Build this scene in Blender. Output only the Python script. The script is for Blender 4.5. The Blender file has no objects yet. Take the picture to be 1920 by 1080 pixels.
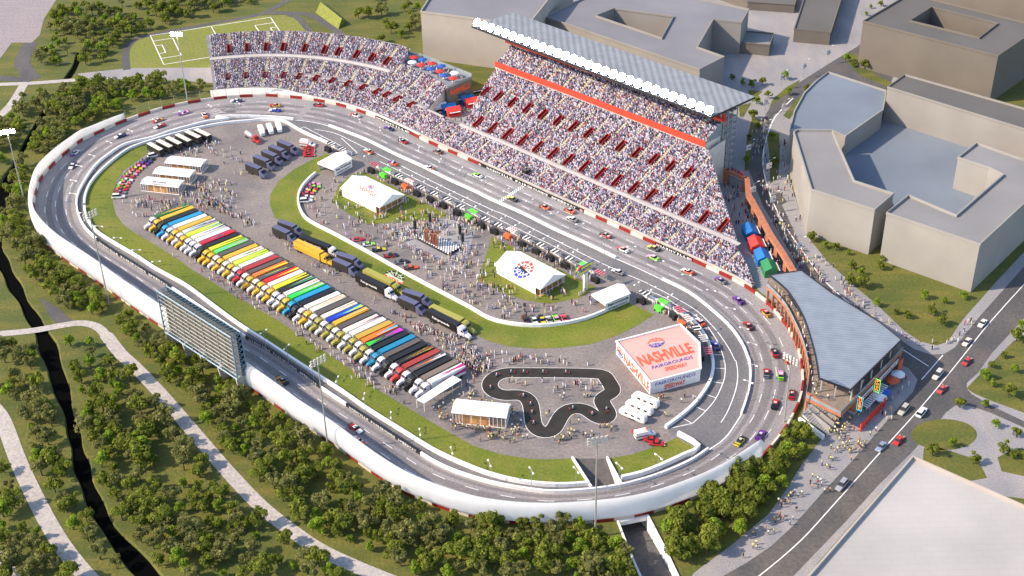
import bpy, math, random
import numpy as np
from mathutils import Vector, Matrix
from mathutils.geometry import tessellate_polygon
random.seed(7); RNG = np.random.default_rng(11)
SC = bpy.context.scene; COL = SC.collection
# ------------------------------------------------------------------ survey camera
F = 2530.0; H = 250.0
_dn = Vector((90.0, 3860.0, F)).normalized(); _up = -_dn
_Y = (Vector((0, 0, 1)) - _up*_up.z).normalized(); _X = _Y.cross(_up)
def P(x, y=None, z=0.0):
    """where the sight line through a photograph pixel meets height z (metres)"""
    if y is None: x, y = x
    c = Vector((x-960.0, y-540.0, F))
    d = Vector((_X.dot(c), _Y.dot(c), _up.dot(c)))
    t = (z-H)/d.z
    return Vector((d.x*t, d.y*t, z))
def PJ(w):
    w = Vector(w)-Vector((0, 0, H))
    c = _X*w.x+_Y*w.y+_up*w.z
    return 960+F*c.x/c.z, 540+F*c.y/c.z
def q(x0, y0, k, pts): return [(x0+k*a, y0+k*b) for a, b in pts]
def PP(pts, z=0.0): return [P(a, b, z) for a, b in pts]
# ------------------------------------------------------------------ materials
MATS = {}
def lin(c):
    return tuple(((v/255)/12.92 if v/255 <= .04045 else ((v/255+.055)/1.055)**2.4) for v in c)
def mat(name, col, rough=.7, metal=0., var=.12, scale=1.5, emit=0., alpha=1., col2=None, bump=0., detail=4.):
    if name in MATS: return MATS[name]
    m = bpy.data.materials.new(name); m.use_nodes = True; nt = m.node_tree; N = nt.nodes; L = nt.links
    b = N['Principled BSDF']; b.inputs['Roughness'].default_value = rough; b.inputs['Metallic'].default_value = metal
    if alpha < 1: b.inputs['Alpha'].default_value = alpha
    if emit:
        b.inputs['Emission Color'].default_value = (*col, 1); b.inputs['Emission Strength'].default_value = emit
    if var > 0:
        tc = N.new('ShaderNodeTexCoord'); n = N.new('ShaderNodeTexNoise'); n.inputs['Scale'].default_value = scale; n.inputs['Detail'].default_value = detail
        L.new(tc.outputs['Object'], n.inputs['Vector'])
        r = N.new('ShaderNodeMix'); r.data_type = 'RGBA'
        a = col; c2 = col2 if col2 else tuple(min(1, v*(1+var)) for v in col)
        if not col2: a = tuple(v*(1-var) for v in col)
        mr = N.new('ShaderNodeMapRange'); mr.inputs[1].default_value = .33; mr.inputs[2].default_value = .67
        L.new(n.outputs['Fac'], mr.inputs[0]); L.new(mr.outputs[0], r.inputs[0])
        r.inputs[6].default_value = (*a, 1); r.inputs[7].default_value = (*c2, 1)
        L.new(r.outputs[2], b.inputs['Base Color'])
        if bump:
            bp = N.new('ShaderNodeBump'); bp.inputs['Strength'].default_value = bump; L.new(n.outputs['Fac'], bp.inputs['Height']); L.new(bp.outputs[0], b.inputs['Normal'])
    else: b.inputs['Base Color'].default_value = (*col, 1)
    MATS[name] = m; return m
def translucent(m, f=.4):
    nt = m.node_tree; N = nt.nodes; L = nt.links; b = N['Principled BSDF']; t = N.new('ShaderNodeBsdfTranslucent'); x = N.new('ShaderNodeMixShader'); x.inputs[0].default_value = f
    if b.inputs['Base Color'].links: L.new(b.inputs['Base Color'].links[0].from_socket, t.inputs[0])
    else: t.inputs[0].default_value = b.inputs['Base Color'].default_value
    L.new(b.outputs[0], x.inputs[1]); L.new(t.outputs[0], x.inputs[2]); L.new(x.outputs[0], [n for n in N if n.type == 'OUTPUT_MATERIAL'][0].inputs[0]); return m
def ground_mat(name, c1, c2, c3, s1, s2, s3, stretch=(1, 1, 1), rough=.9, bump=0.):
    """two large noises and one fine noise, in world metres"""
    m = bpy.data.materials.new(name); m.use_nodes = True; nt = m.node_tree; N = nt.nodes; L = nt.links
    b = N['Principled BSDF']; b.inputs['Roughness'].default_value = rough
    tc = N.new('ShaderNodeTexCoord'); mp = N.new('ShaderNodeMapping'); mp.inputs['Scale'].default_value = stretch
    L.new(tc.outputs['Object'], mp.inputs[0])
    def nz(s, lo, hi, src):
        n = N.new('ShaderNodeTexNoise'); n.inputs['Scale'].default_value = s; n.inputs['Detail'].default_value = 6; L.new(src, n.inputs['Vector'])
        r = N.new('ShaderNodeMapRange'); r.inputs[1].default_value = lo; r.inputs[2].default_value = hi; L.new(n.outputs['Fac'], r.inputs[0]); return r.outputs[0]
    def mx(f, a, c):
        r = N.new('ShaderNodeMix'); r.data_type = 'RGBA'; L.new(f, r.inputs[0])
        for i, v in ((6, a), (7, c)):
            if isinstance(v, tuple): r.inputs[i].default_value = (*v, 1)
            else: L.new(v, r.inputs[i])
        return r.outputs[2]
    k = mx(nz(s1, .35, .65, tc.outputs['Object']), c1, c2)
    k = mx(nz(s2, .45, .75, mp.outputs[0]), k, c3)
    dk = N.new('ShaderNodeMix'); dk.data_type = 'RGBA'; dk.blend_type = 'MULTIPLY'; dk.inputs[0].default_value = .55
    n = N.new('ShaderNodeTexNoise'); n.inputs['Scale'].default_value = s3; n.inputs['Detail'].default_value = 3; L.new(tc.outputs['Object'], n.inputs['Vector'])
    r = N.new('ShaderNodeMapRange'); r.inputs[1].default_value = .3; r.inputs[2].default_value = .7; r.inputs[3].default_value = .55; r.inputs[4].default_value = 1.3
    L.new(n.outputs['Fac'], r.inputs[0]); L.new(k, dk.inputs[6]); L.new(r.outputs[0], dk.inputs[7]); L.new(dk.outputs[2], b.inputs['Base Color'])
    if bump:
        bp = N.new('ShaderNodeBump'); bp.inputs['Strength'].default_value = bump; bp.inputs['Distance'].default_value = .3
        L.new(n.outputs['Fac'], bp.inputs['Height']); L.new(bp.outputs[0], b.inputs['Normal'])
    MATS[name] = m; return m
def C(r, g, b, **k):
    """painted colour given as the sRGB seen on the thing, toned to an albedo"""
    n = 'paint_%d_%d_%d' % (r, g, b) + ('_g' if k else '')
    return mat(n, tuple(.05*0+v*.85 for v in lin((r, g, b))), k.get('rough', .45), 0, .06, .6)
GR_FOREST = ground_mat('forest_floor', (.112, .120, .018), (.072, .095, .014), (.165, .142, .026), .05, .14, 1.1, (.35, 1.3, 1), bump=.6)
GR_LAWN = ground_mat('lawn', (.150, .180, .010), (.095, .138, .008), (.19, .18, .028), .035, .09, 1.2, (1, 1, 1), bump=.2)
GR_PITCH = ground_mat('pitch', (.20, .22, .035), (.165, .19, .03), (.22, .215, .045), .03, .06, .8)
ASPH = ground_mat('asphalt_infield', (.225, .195, .182), (.155, .142, .145), (.26, .225, .205), .03, .08, 1.1)
ASPHT = ground_mat('asphalt_track', (.285, .268, .275), (.225, .214, .228), (.30, .272, .27), .04, .10, 1.5, (1, .3, 1))
ASPHP = ground_mat('asphalt_pit', (.165, .160, .165), (.125, .125, .135), (.19, .18, .18), .05, .12, 1.2, (1, .4, 1))
ROADM = ground_mat('asphalt_road', (.100, .095, .095), (.075, .074, .078), (.13, .115, .105), .04, .10, 1.0, (1, .5, 1))
PAVE = ground_mat('paving', (.30, .29, .30), (.245, .245, .26), (.35, .32, .31), .05, .15, 2.2, (1, .3, 1))
PATHM = ground_mat('path_concrete', (.44, .405, .38), (.40, .37, .35), (.48, .44, .41), .06, .2, 1.0)
LOTM = ground_mat('pale_lot', (.30, .26, .27), (.27, .24, .25), (.33, .28, .28), .03, .3, 1.0, (.3, 1.5, 1))
WATER = mat('creek_water', (.001, .001, .001), .9, 0, 0); WATER.node_tree.nodes['Principled BSDF'].inputs['Specular IOR Level'].default_value = .05
WHITE = mat('white_paint', (.80, .80, .80), .5, 0, .05, .4)
TENT = mat('tent_fabric', (.82, .82, .82), .6, 0, .04, .5)
CONC = mat('concrete', (.50, .47, .44), .85, 0, .12, .5)
CONCL = mat('pale_concrete', (.62, .58, .53), .85, 0, .1, .5)
BLACK = mat('black_paint', (.012, .012, .013), .5, 0, .1, 1)
DARK = mat('dark_metal', (.035, .037, .042), .5, .3, .1, 1)
STEEL = mat('galvanised_steel', (.42, .42, .41), .5, .4, .1, .8)
GLASSD = mat('dark_glass', (.012, .014, .018), .12, 0, 0)
REDM = mat('red_paint', (.26, .016, .010), .5, 0, .1, .5)
REDF = mat('orange_red_fascia', (.70, .060, .030), .5, 0, .05, .5)
CORAL = mat('coral_paint', (.80, .105, .038), .6, 0, .05, .5)
WOOD = mat('timber', (.42, .22, .085), .7, 0, .2, .8)
TERRA = mat('terracotta_cladding', (.40, .155, .085), .7, 0, .15, .5)
DECKM = ground_mat('deck_boards', (.26, .20, .165), (.21, .17, .14), (.30, .24, .20), .2, .5, 3)
BEIGE = mat('beige_stair', (.52, .47, .33), .8, 0, .1, .7)
RUBBER = mat('tyre_rubber', (.012, .012, .012), .9, 0, .1, 3)
CHROME = mat('chrome', (.55, .55, .55), .25, .9, 0)
LAMPON = mat('lit_floodlight', (1., .97, .92), .3, 0, 0, emit=70)
LAMPOFF = mat('floodlight_glass', (.62, .60, .56), .3, .2, 0)
LINEM = mat('line_paint', (.78, .78, .78), .7, 0, .1, .6)
SLATE = mat('slate_trailer', (.085, .09, .15), .5, 0, .08, .5)
def roof_mat(name, a, b, ang, scale):
    m = mat(name, a, .5, .1, .15, .25, col2=b); nt = m.node_tree; N = nt.nodes; L = nt.links
    tc = N.new('ShaderNodeTexCoord'); mp = N.new('ShaderNodeMapping'); mp.inputs['Rotation'].default_value = (0, 0, ang)
    w = N.new('ShaderNodeTexWave'); w.inputs['Scale'].default_value = scale; w.inputs['Distortion'].default_value = .3; w.inputs['Detail'].default_value = 2
    L.new(tc.outputs['Object'], mp.inputs[0]); L.new(mp.outputs[0], w.inputs['Vector'])
    bs = N['Principled BSDF']; src = bs.inputs['Base Color'].links[0].from_socket
    r = N.new('ShaderNodeMapRange'); r.inputs[3].default_value = .78; r.inputs[4].default_value = 1.12; L.new(w.outputs['Fac'], r.inputs[0])
    x = N.new('ShaderNodeMix'); x.data_type = 'RGBA'; x.blend_type = 'MULTIPLY'; x.inputs[0].default_value = 1
    L.new(src, x.inputs[6]); L.new(r.outputs[0], x.inputs[7]); L.new(x.outputs[2], bs.inputs['Base Color']); return m
ROOFG = roof_mat('standing_seam_roof', (.30, .31, .33), (.25, .26, .28), 0, .12)
ROOFB = roof_mat('blue_grey_roof', (.27, .31, .36), (.22, .26, .31), 1.5, .35)
# ------------------------------------------------------------------ mesh builder
class MB:
    def __init__(s): s.v = []; s.f = []; s.m = []; s.mats = []; s.smooth = False
    def mi(s, m):
        if m not in s.mats: s.mats.append(m)
        return s.mats.index(m)
    def add(s, vs, fs, m):
        o = len(s.v); s.v += [tuple(v) for v in vs]; i = s.mi(m)
        for f in fs: s.f.append(tuple(o+k for k in f)); s.m.append(i)
        return s
    def quad(s, a, b, c, d, m): return s.add([a, b, c, d], [(0, 1, 2, 3)], m)
    def box(s, cx, cy, cz, sx, sy, sz, m, rz=0., top=None):
        """centre x,y and BOTTOM z; top = (scale x, scale y) of the top face"""
        ca, sa = math.cos(rz), math.sin(rz); t = top or (1, 1); vs = []
        for z, kx, ky in ((cz, 1, 1), (cz+sz, t[0], t[1])):
            for ux, uy in ((-1, -1), (1, -1), (1, 1), (-1, 1)):
                x = ux*sx/2*kx; y = uy*sy/2*ky
                vs.append((cx+x*ca-y*sa, cy+x*sa+y*ca, z))
        return s.add(vs, [(3, 2, 1, 0), (4, 5, 6, 7), (0, 1, 5, 4), (1, 2, 6, 5), (2, 3, 7, 6), (3, 0, 4, 7)], m)
    def bar(s, a, b, r, m, n=4, r2=None):
        a = Vector(a); b = Vector(b); d = (b-a).normalized(); u = d.orthogonal().normalized(); w = d.cross(u); r2 = r if r2 is None else r2
        vs = [a+(u*math.cos(t)+w*math.sin(t))*r for t in [2*math.pi*(k+.5)/n for k in range(n)]]+[b+(u*math.cos(t)+w*math.sin(t))*r2 for t in [2*math.pi*(k+.5)/n for k in range(n)]]
        fs = [(k, (k+1) % n, n+(k+1) % n, n+k) for k in range(n)]+[tuple(range(n-1, -1, -1)), tuple(range(n, 2*n))]
        return s.add(vs, fs, m)
    def prism(s, pts, z0, z1, m, mtop=None, cap=True):
        """vertical walls under a polygon (world xy points) with a top"""
        n = len(pts); A = sum(pts[i][0]*pts[(i+1) % n][1]-pts[(i+1) % n][0]*pts[i][1] for i in range(n))
        pts = list(pts) if A > 0 else list(pts)[::-1]
        vs = [(p[0], p[1], z0) for p in pts]+[(p[0], p[1], z1) for p in pts]
        s.add(vs, [(k, (k+1) % n, n+(k+1) % n, n+k) for k in range(n)], m)
        if cap: s.sheet(pts, z1, mtop or m)
        return s
    def sheet(s, pts, z, m, holes=()):
        loops = [[Vector((p[0], p[1], 0)) for p in pts]]+[[Vector((p[0], p[1], 0)) for p in h] for h in holes]
        tr = tessellate_polygon(loops); fl = [v for l in loops for v in l]
        fs = []
        for a, b, c in tr:
            k = (fl[b]-fl[a]).cross(fl[c]-fl[a]).z
            fs.append((a, b, c) if k > 0 else (c, b, a))
        return s.add([(v.x, v.y, z) for v in fl], fs, m)
    def wall(s, pts, h, t, m, z0=0., closed=False, mf=None):
        """a wall of height h and thickness t following world points (xy)"""
        n = len(pts); L = []; Rr = []
        for i, p in enumerate(pts):
            a = pts[i-1] if (i or closed) else p; b = pts[(i+1) % n] if (i < n-1 or closed) else p
            d = Vector((b[0]-a[0], b[1]-a[1])).normalized(); nn = Vector((-d.y, d.x))*t/2
            L.append((p[0]+nn.x, p[1]+nn.y)); Rr.append((p[0]-nn.x, p[1]-nn.y))
        for i in range(n if closed else n-1):
            j = (i+1) % n; mm = mf(i) if mf else m
            vs = [(*L[i], z0), (*L[j], z0), (*Rr[j], z0), (*Rr[i], z0), (*L[i], z0+h), (*L[j], z0+h), (*Rr[j], z0+h), (*Rr[i], z0+h)]
            fs = [(4, 7, 6, 5), (0, 4, 5, 1), (2, 6, 7, 3)]
            if not closed and i == 0: fs.append((3, 7, 4, 0))
            if not closed and i == n-2: fs.append((1, 5, 6, 2))
            s.add(vs, fs, mm)
        return s
    def ribbon(s, pts, w, z, m):
        n = len(pts); vs = []
        for i, p in enumerate(pts):
            a = pts[max(i-1, 0)]; b = pts[min(i+1, n-1)]; d = Vector((b[0]-a[0], b[1]-a[1])).normalized()
            ww = w[i] if isinstance(w, (list, tuple)) else w
            vs += [(p[0]-d.y*ww/2, p[1]+d.x*ww/2, z), (p[0]+d.y*ww/2, p[1]-d.x*ww/2, z)]
        return s.add(vs, [(2*i, 2*i+1, 2*i+3, 2*i+2) for i in range(n-1)], m)
    def mesh(s, name, org=(0, 0, 0)):
        me = bpy.data.meshes.new(name); o = org
        me.from_pydata([(v[0]-o[0], v[1]-o[1], v[2]-o[2]) for v in s.v], [], s.f)
        for m in s.mats: me.materials.append(m)
        me.polygons.foreach_set('material_index', s.m)
        if s.smooth: me.polygons.foreach_set('use_smooth', [True]*len(s.f))
        me.update(); return me
    def build(s, name, parent=None, label=None, loc=None, local=False):
        """world-coordinate geometry; its origin goes to the parent's place or to loc"""
        org = (0, 0, 0) if local else (tuple(parent.matrix_basis.translation) if parent and not parent.parent else tuple(loc or (0, 0, 0)))
        if parent and parent.parent and not local: org = tuple(parent['wo'])
        ob = bpy.data.objects.new(name, s.mesh(name, org)); COL.objects.link(ob)
        if parent: ob.parent = parent; ob['wo'] = org
        elif loc: ob.location = loc
        if label: ob['label'] = label
        return ob
def tag(o, label, cat, group=None):
    o['label'] = label; o['category'] = cat
    if group: o['group'] = group
    return o
def thing(name, label, cat, loc=(0, 0, 0), rz=0., group=None):
    o = bpy.data.objects.new(name, None); COL.objects.link(o); o.location = loc; o.rotation_euler = (0, 0, rz); o.empty_display_size = .5
    return tag(o, label, cat, group)
def struct(o): o['kind'] = 'structure'; return o
def dup(o, loc=None, rz=None, label=None, group=None, meshes=None, parent=None):
    c = o.copy(); COL.objects.link(c); c.parent = parent
    if meshes and o.type == 'MESH' and o.name.split('.')[0] in meshes: c.data = meshes[o.name.split('.')[0]]
    if loc is not None: c.location = loc
    if rz is not None: c.rotation_euler = (0, 0, rz)
    if label: c['label'] = label
    if group: c['group'] = group
    for ch in list(o.children): dup(ch, meshes=meshes, parent=c)
    return c
def recolour(me, table):
    k = me.copy()
    for i, m in enumerate(k.materials):
        if m.name in table: k.materials[i] = table[m.name]
    return k
def cr(pts, n=6, closed=False):
    """Catmull-Rom through points"""
    P_ = [Vector((p[0], p[1])) for p in pts]; out = []; N = len(P_)
    for i in range(N if closed else N-1):
        g = lambda k: P_[k % N] if closed else P_[min(max(k, 0), N-1)]
        p0, p1, p2, p3 = g(i-1), g(i), g(i+1), g(i+2)
        for j in range(n):
            t = j/n
            out.append(.5*((2*p1)+(p2-p0)*t+(2*p0-5*p1+4*p2-p3)*t*t+(3*p1-p0-3*p2+p3)*t*t*t))
    if not closed: out.append(P_[-1])
    return out
def resample(pts, step):
    out = [Vector(pts[0][:2])]; acc = 0
    for a, b in zip(pts[:-1], pts[1:]):
        a = Vector(a[:2]); b = Vector(b[:2]); L = (b-a).length
        while L > 0 and acc+L >= step:
            a = a+(b-a).normalized()*(step-acc); out.append(a.copy()); L = (b-a).length; acc = 0
        acc += L
    out.append(Vector(pts[-1][:2])); return out
# ------------------------------------------------------------------ lettering
_gl = {}
def glyphs(text, off=.03):
    k = (text, off)
    if k not in _gl:
        cu = bpy.data.curves.new('t', 'FONT'); cu.body = text; cu.size = 1; cu.offset = off; cu.resolution_u = 2
        ob = bpy.data.objects.new('t', cu); COL.objects.link(ob); bpy.context.view_layer.update()
        me = ob.evaluated_get(bpy.context.evaluated_depsgraph_get()).to_mesh()
        vs = [(v.co.x, v.co.y) for v in me.vertices]; fs = [tuple(p.vertices) for p in me.polygons]
        bpy.data.objects.remove(ob); bpy.data.curves.remove(cu)
        x0 = min(v[0] for v in vs); x1 = max(v[0] for v in vs); y0 = min(v[1] for v in vs); y1 = max(v[1] for v in vs)
        _gl[k] = ([((x-x0)/(x1-x0), (y-y0)/(y1-y0)) for x, y in vs], fs, (x1-x0)/(y1-y0))
    return _gl[k]
def text(mb, s, o, X, Y, m, off=.03):
    """s fills the parallelogram at o spanned by X (full width) and Y (full height)"""
    vs, fs, _ = glyphs(s, off); o = Vector(o); X = Vector(X); Y = Vector(Y)
    mb.add([o+X*a+Y*b for a, b in vs], fs, m)
def text_path(mb, s, pts, hh, z, m, lift=.06, side=1, frac=(0, 1), z_axis=True):
    """letters standing on the side of a wall that follows pts"""
    L = [0]
    for a, b in zip(pts[:-1], pts[1:]): L.append(L[-1]+(Vector(b[:2])-Vector(a[:2])).length)
    def at(t):
        t = max(0, min(L[-1]-1e-6, t))
        for i in range(len(pts)-1):
            if L[i+1] >= t:
                a = Vector(pts[i][:2]); b = Vector(pts[i+1][:2]); return a+(b-a)*((t-L[i])/(L[i+1]-L[i])), (b-a).normalized()
    t0 = L[-1]*frac[0]; t1 = L[-1]*frac[1]; n = len(s); w = (t1-t0)/n
    for i, ch in enumerate(s):
        if ch == ' ': continue
        p, d = at(t0+w*(i+.1)); nn = Vector((d.y, -d.x))*side
        k = .35 if ch == 'I' else .8
        o = Vector((p.x+nn.x*lift, p.y+nn.y*lift, z))+Vector((d.x, d.y, 0))*w*(.8-k)/2
        text(mb, ch, o, Vector((d.x, d.y, 0))*w*k, (0, 0, hh), m)
def globe_logo(mb, o, X, Y, z0=None, top=None, bot=None, line=None, car=None):
    """round emblem: red upper half, blue lower half, pale grid, dark car band; o centre, X/Y radius vectors"""
    o = Vector(o); X = Vector(X); Y = Vector(Y); nrm = X.cross(Y).normalized(); top = top or REDL; bot = bot or BLUEL; line = line or WHITE; car = car or BLACK
    def pt(r, t, k=0): return o+X*r*math.cos(t)+Y*r*math.sin(t)+nrm*k
    n = 16
    for m, a0 in ((top, 0.1), (bot, math.pi+.1)):
        mb.add([pt(1, a0+(math.pi-.2)*i/n) for i in range(n+1)], [tuple(range(n+1))], m)
    for a in (.5, .95, 1.57, 2.19, 2.64):
        for sg in (1, -1):
            d = X*math.cos(a)+Y*math.sin(a)*sg; e = (X*-math.sin(a)+Y*math.cos(a)*sg)*.035
            k = nrm*.012; mb.quad(o+d*.28-e+k, o+d*1-e+k, o+d*1+e+k, o+d*.28+e+k, line)
    for r in (.62,):
        for h0 in (0.1, math.pi+.1):
            for i in range(n):
                t0 = h0+(math.pi-.2)*i/n; t1 = h0+(math.pi-.2)*(i+1)/n
                mb.quad(pt(r, t0, .018), pt(r, t1, .018), pt(r+.07, t1, .018), pt(r+.07, t0, .018), line)
    k = nrm*.024
    mb.add([o+X*a+Y*b+k for a, b in ((-.95, -.02), (-.75, .18), (-.45, .26), (-.1, .12), (.3, .02), (.7, -.04), (.95, -.2), (.7, -.34), (.3, -.22), (-.2, -.12), (-.6, -.14))], [tuple(range(10, -1, -1))], car)
    for c in ((-.66, .06), (.66, -.2)):
        mb.add([o+X*(c[0]+.1*math.cos(t))+Y*(c[1]+.1*math.sin(t))+nrm*.03 for t in [2*math.pi*i/8 for i in range(8)]], [tuple(range(8))], line)
REDL = mat('emblem_red', (.70, .06, .04), .5, 0, 0); BLUEL = mat('emblem_blue', (.03, .05, .35), .5, 0, 0)
SP = lambda x0, y0, k, pts, z=0., n=5, closed=False: cr(PP(q(x0, y0, k, pts), z), n, closed)
# ================================================================== THE SETTING
ZR1, ZR2, ZR6, ZR7 = (0, 0, .25), (400, 0, .25), (440, 200, .25), (860, 260, .3021)
ZA, ZB, ZC, ZD = (40, 400, 1/6), (440, 720, 1/6), (740, 820, 1/6), (1040, 800, .2083)
ZE, ZG, ZH = (1360, 700, 1/6), (1180, 500, 1/6), (1180, 660, 1/6)
ZS2, ZS3, ZS4, ZS5, ZS6, ZS7, ZS8 = (440, 440, .25), (880, 460, .25), (1320, 480, .25), (0, 740, .3148), (540, 640, .25), (960, 640, .25), (1400, 700, .3518)
ZR5, ZR8, ZR3, ZR4, ZS1 = (0, 240, .25), (1340, 260, .3021), (860, 0, .3021), (1400, 0, .2708), (0, 480, .25)
O_UP = q(*ZR1, [(620, 1055), (720, 1010), (870, 940), (1030, 880), (1200, 825), (1375, 785), (1550, 755), (1730, 735), (1910, 725)])+q(*ZR2, [(400, 722), (490, 728), (660, 742), (820, 768), (970, 800), (1110, 845), (1230, 890), (1490, 1010), (1610, 1070)])+q(*ZR7, [(130, 165), (460, 315), (780, 460), (990, 555), (1200, 650), (1460, 765), (1620, 840), (1750, 905), (1900, 1010)])+q(*ZS4, [(580, 480), (640, 560), (690, 660), (725, 780), (737, 880), (740, 960), (725, 1060)])+[(1493, 767), (1470, 809), (1430, 857)]
O_LO = [(1398, 882), (1350, 912), (1300, 935), (1232, 959), (1169, 973), (1092, 981), (1020, 984), (950, 980), (882, 969), (818, 949), (760, 925), (710, 895), (665, 863), (620, 830), (560, 792), (502, 750), (250, 577), (188, 532), (153, 508), (123, 488), (97, 467), (77, 445), (67, 425), (63, 395), (67, 365), (75, 340), (90, 320), (112, 298), (140, 275)]
O = cr(PP(O_UP+O_LO), 6, True); NUP = len(O_UP)*6
C1 = q(*ZR2, [(600, 900), (400, 885), (200, 880), (0, 885)])+q(*ZR1, [(1720, 900), (1560, 920), (1400, 960), (1260, 1000), (1150, 1040)])+[(237, 272), (207, 290), (180, 312), (160, 340), (147, 365), (144, 384), (147, 403), (157, 425), (173, 443), (200, 465), (240, 490), (287, 520), (310, 534), (457, 632), (500, 655), (575, 707.5), (603, 730), (648, 760)]+q(*ZC, [(270, 180), (430, 280), (600, 365), (800, 440), (1050, 515), (1300, 570), (1600, 615)])+q(*ZD, [(0, 600), (340, 580), (600, 540), (760, 500), (920, 450), (1100, 380), (1260, 300), (1380, 215)])
C2 = [(617, 237)]+q(*ZR6, [(850, 200), (1000, 260), (1200, 360), (1400, 450), (1600, 550), (1800, 640)])+q(*ZR7, [(200, 382), (400, 470), (600, 570), (800, 660), (975, 745)])
C3 = q(*ZG, [(370, 150), (620, 270), (800, 390), (980, 540), (1110, 660), (1200, 770), (1290, 920), (1340, 1060)])+q(*ZH, [(1350, 120), (1362, 250), (1350, 400), (1310, 560), (1260, 700)])
I_PX = C1+q(*ZH, [(1030, 1010), (1110, 930), (1180, 830)])+C3[::-1]+q(*ZR7, [(1100, 800)])+C2[::-1]+q(*ZR2, [(740, 917)])
I = cr(PP(I_PX), 5, True)
RAMP = PP([(1073, 860), (1138, 860), (1166, 911), (1109, 916)])
RAMP2 = PP([(1158, 978), (1214, 967), (1247, 1030), (1280, 1100), (1209, 1100), (1176, 1025)])
CREEK = cr(PP([(150, 98), (140, 125), (116, 162), (100, 188), (80, 215), (50, 265), (28, 312), (8, 352), (-6, 400), (-6, 450), (5, 490), (25, 530), (50, 575), (78, 622), (97, 672), (120, 745), (138, 808), (150, 862), (167, 916), (204, 990), (281, 1080), (345, 1150)]), 4)
cw = lambda i: 4.7+1.6*math.sin(i*.37)*math.cos(i*.11)+.9*math.sin(i*1.3)
def banks(pts, k=1.):
    L, R_ = [], []
    for i, p in enumerate(pts):
        a = pts[max(i-1, 0)]; b = pts[min(i+1, len(pts)-1)]; d = (b-a).normalized(); w = cw(i)/2*k*(.55 if i < 24 else 1)
        L.append((p.x-d.y*w, p.y+d.x*w)); R_.append((p.x+d.y*w, p.y-d.x*w))
    return L, R_
cL, cR = banks(CREEK); creek_poly = cL+cR[::-1]
g = MB(); g.sheet([(-1500, 60), (1500, 60), (1500, 1800), (-1500, 1800)], 0, GR_FOREST, [creek_poly, [p[:2] for p in RAMP], [p[:2] for p in RAMP2]])
struct(g.build('ground'))
g = MB(); bl, br_ = banks(CREEK, .8)
for (a, b) in ((cL, bl), (br_, cR)):
    for i in range(len(a)-1):
        g.quad((*a[i], 0 if a is cL else -.9), (*a[i+1], 0 if a is cL else -.9), (*b[i+1], -.9 if a is cL else 0), (*b[i], -.9 if a is cL else 0), GR_FOREST)
struct(g.build('creek_bank'))
g = MB(); g.sheet(bl+br_[::-1], -.7, WATER); struct(g.build('creek_water'))
# tunnel under the track: ramp floors, side walls, dark passage
g = MB(); R = [Vector((p.x, p.y, 0)) for p in RAMP]
g.quad((R[0].x, R[0].y, .01), (R[3].x, R[3].y, -4.6), (R[2].x, R[2].y, -4.6), (R[1].x, R[1].y, .01), ROADM)
R2 = RAMP2
g.quad((R2[0].x, R2[0].y, -4.6), (R2[5].x, R2[5].y, -3.6), (R2[2].x, R2[2].y, -3.6), (R2[1].x, R2[1].y, -4.6), ROADM)
g.quad((R2[5].x, R2[5].y, -3.6), (R2[4].x, R2[4].y, -2.2), (R2[3].x, R2[3].y, -2.2), (R2[2].x, R2[2].y, -3.6), ROADM)
g.quad((R2[0].x, R2[0].y, -4.6), (R2[1].x, R2[1].y, -4.6), (R[2].x, R[2].y, -4.6), (R[3].x, R[3].y, -4.6), ROADM)
struct(g.build('ramp_road'))
t = thing('vehicle_tunnel', 'white concrete tunnel portal with sloping wing walls passing under the race track', 'tunnel', tuple(P(1185, 975)))
g = MB()
def vwall(a, b, za, zb, ta, tb, m=WHITE, th=.5):
    a = Vector(a); b = Vector(b); d = (b-a); d.z = 0; d.normalize(); n = Vector((-d.y, d.x, 0))*th/2
    vs = []
    for p, z0, z1 in ((a, za, ta), (b, zb, tb)):
        for s_ in (1, -1): vs += [(p.x+n.x*s_, p.y+n.y*s_, z0), (p.x+n.x*s_, p.y+n.y*s_, z1)]
    g.add(vs, [(0, 1, 5, 4), (2, 6, 7, 3), (1, 3, 7, 5), (0, 2, 3, 1), (4, 5, 7, 6)], m)
vwall(R[0], R[3], -.5, -5, .9, .9); vwall(R[1], R[2], -.5, -5, .9, .9); g.build('ramp_wall', t)
g = MB()
for a, b, z0, z1 in ((R2[0], R2[5], -5, -4), (R2[5], R2[4], -4, -2.5), (R2[1], R2[2], -5, -4), (R2[2], R2[3], -4, -2.5)): vwall(a, b, z0, z1, .5, .5)
g.build('wing_wall', t)
g = MB(); vwall(R2[0], R2[1], -1.3, -1.3, .1, .1, WHITE, .8); g.build('lintel', t)
g = MB(); vwall(R2[0], R[3], -5, -5, -.1, -.1, CONC, .4); vwall(R2[1], R[2], -5, -5, -.1, -.1, CONC, .4); vwall(R[3], R[2], -1.2, -1.2, .0, .0, CONC, .5); g.build('passage_wall', t)
g = MB(); g.quad(R2[0]+Vector((0, 0, -.25)), R2[1]+Vector((0, 0, -.25)), R[2]+Vector((0, 0, -.25)), R[3]+Vector((0, 0, -.25)), CONC); g.build('passage_ceiling', t)
def sh(name, m, z, pts, holes=()):
    g = MB(); g.sheet(pts, z, m, holes); return struct(g.build(name))
sh('infield_pavement', ASPH, .02, O, [[p[:2] for p in RAMP]])
# track surface between the inner line and the outer wall
sh('race_track', ASPHT, .05, O, [I])
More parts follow.
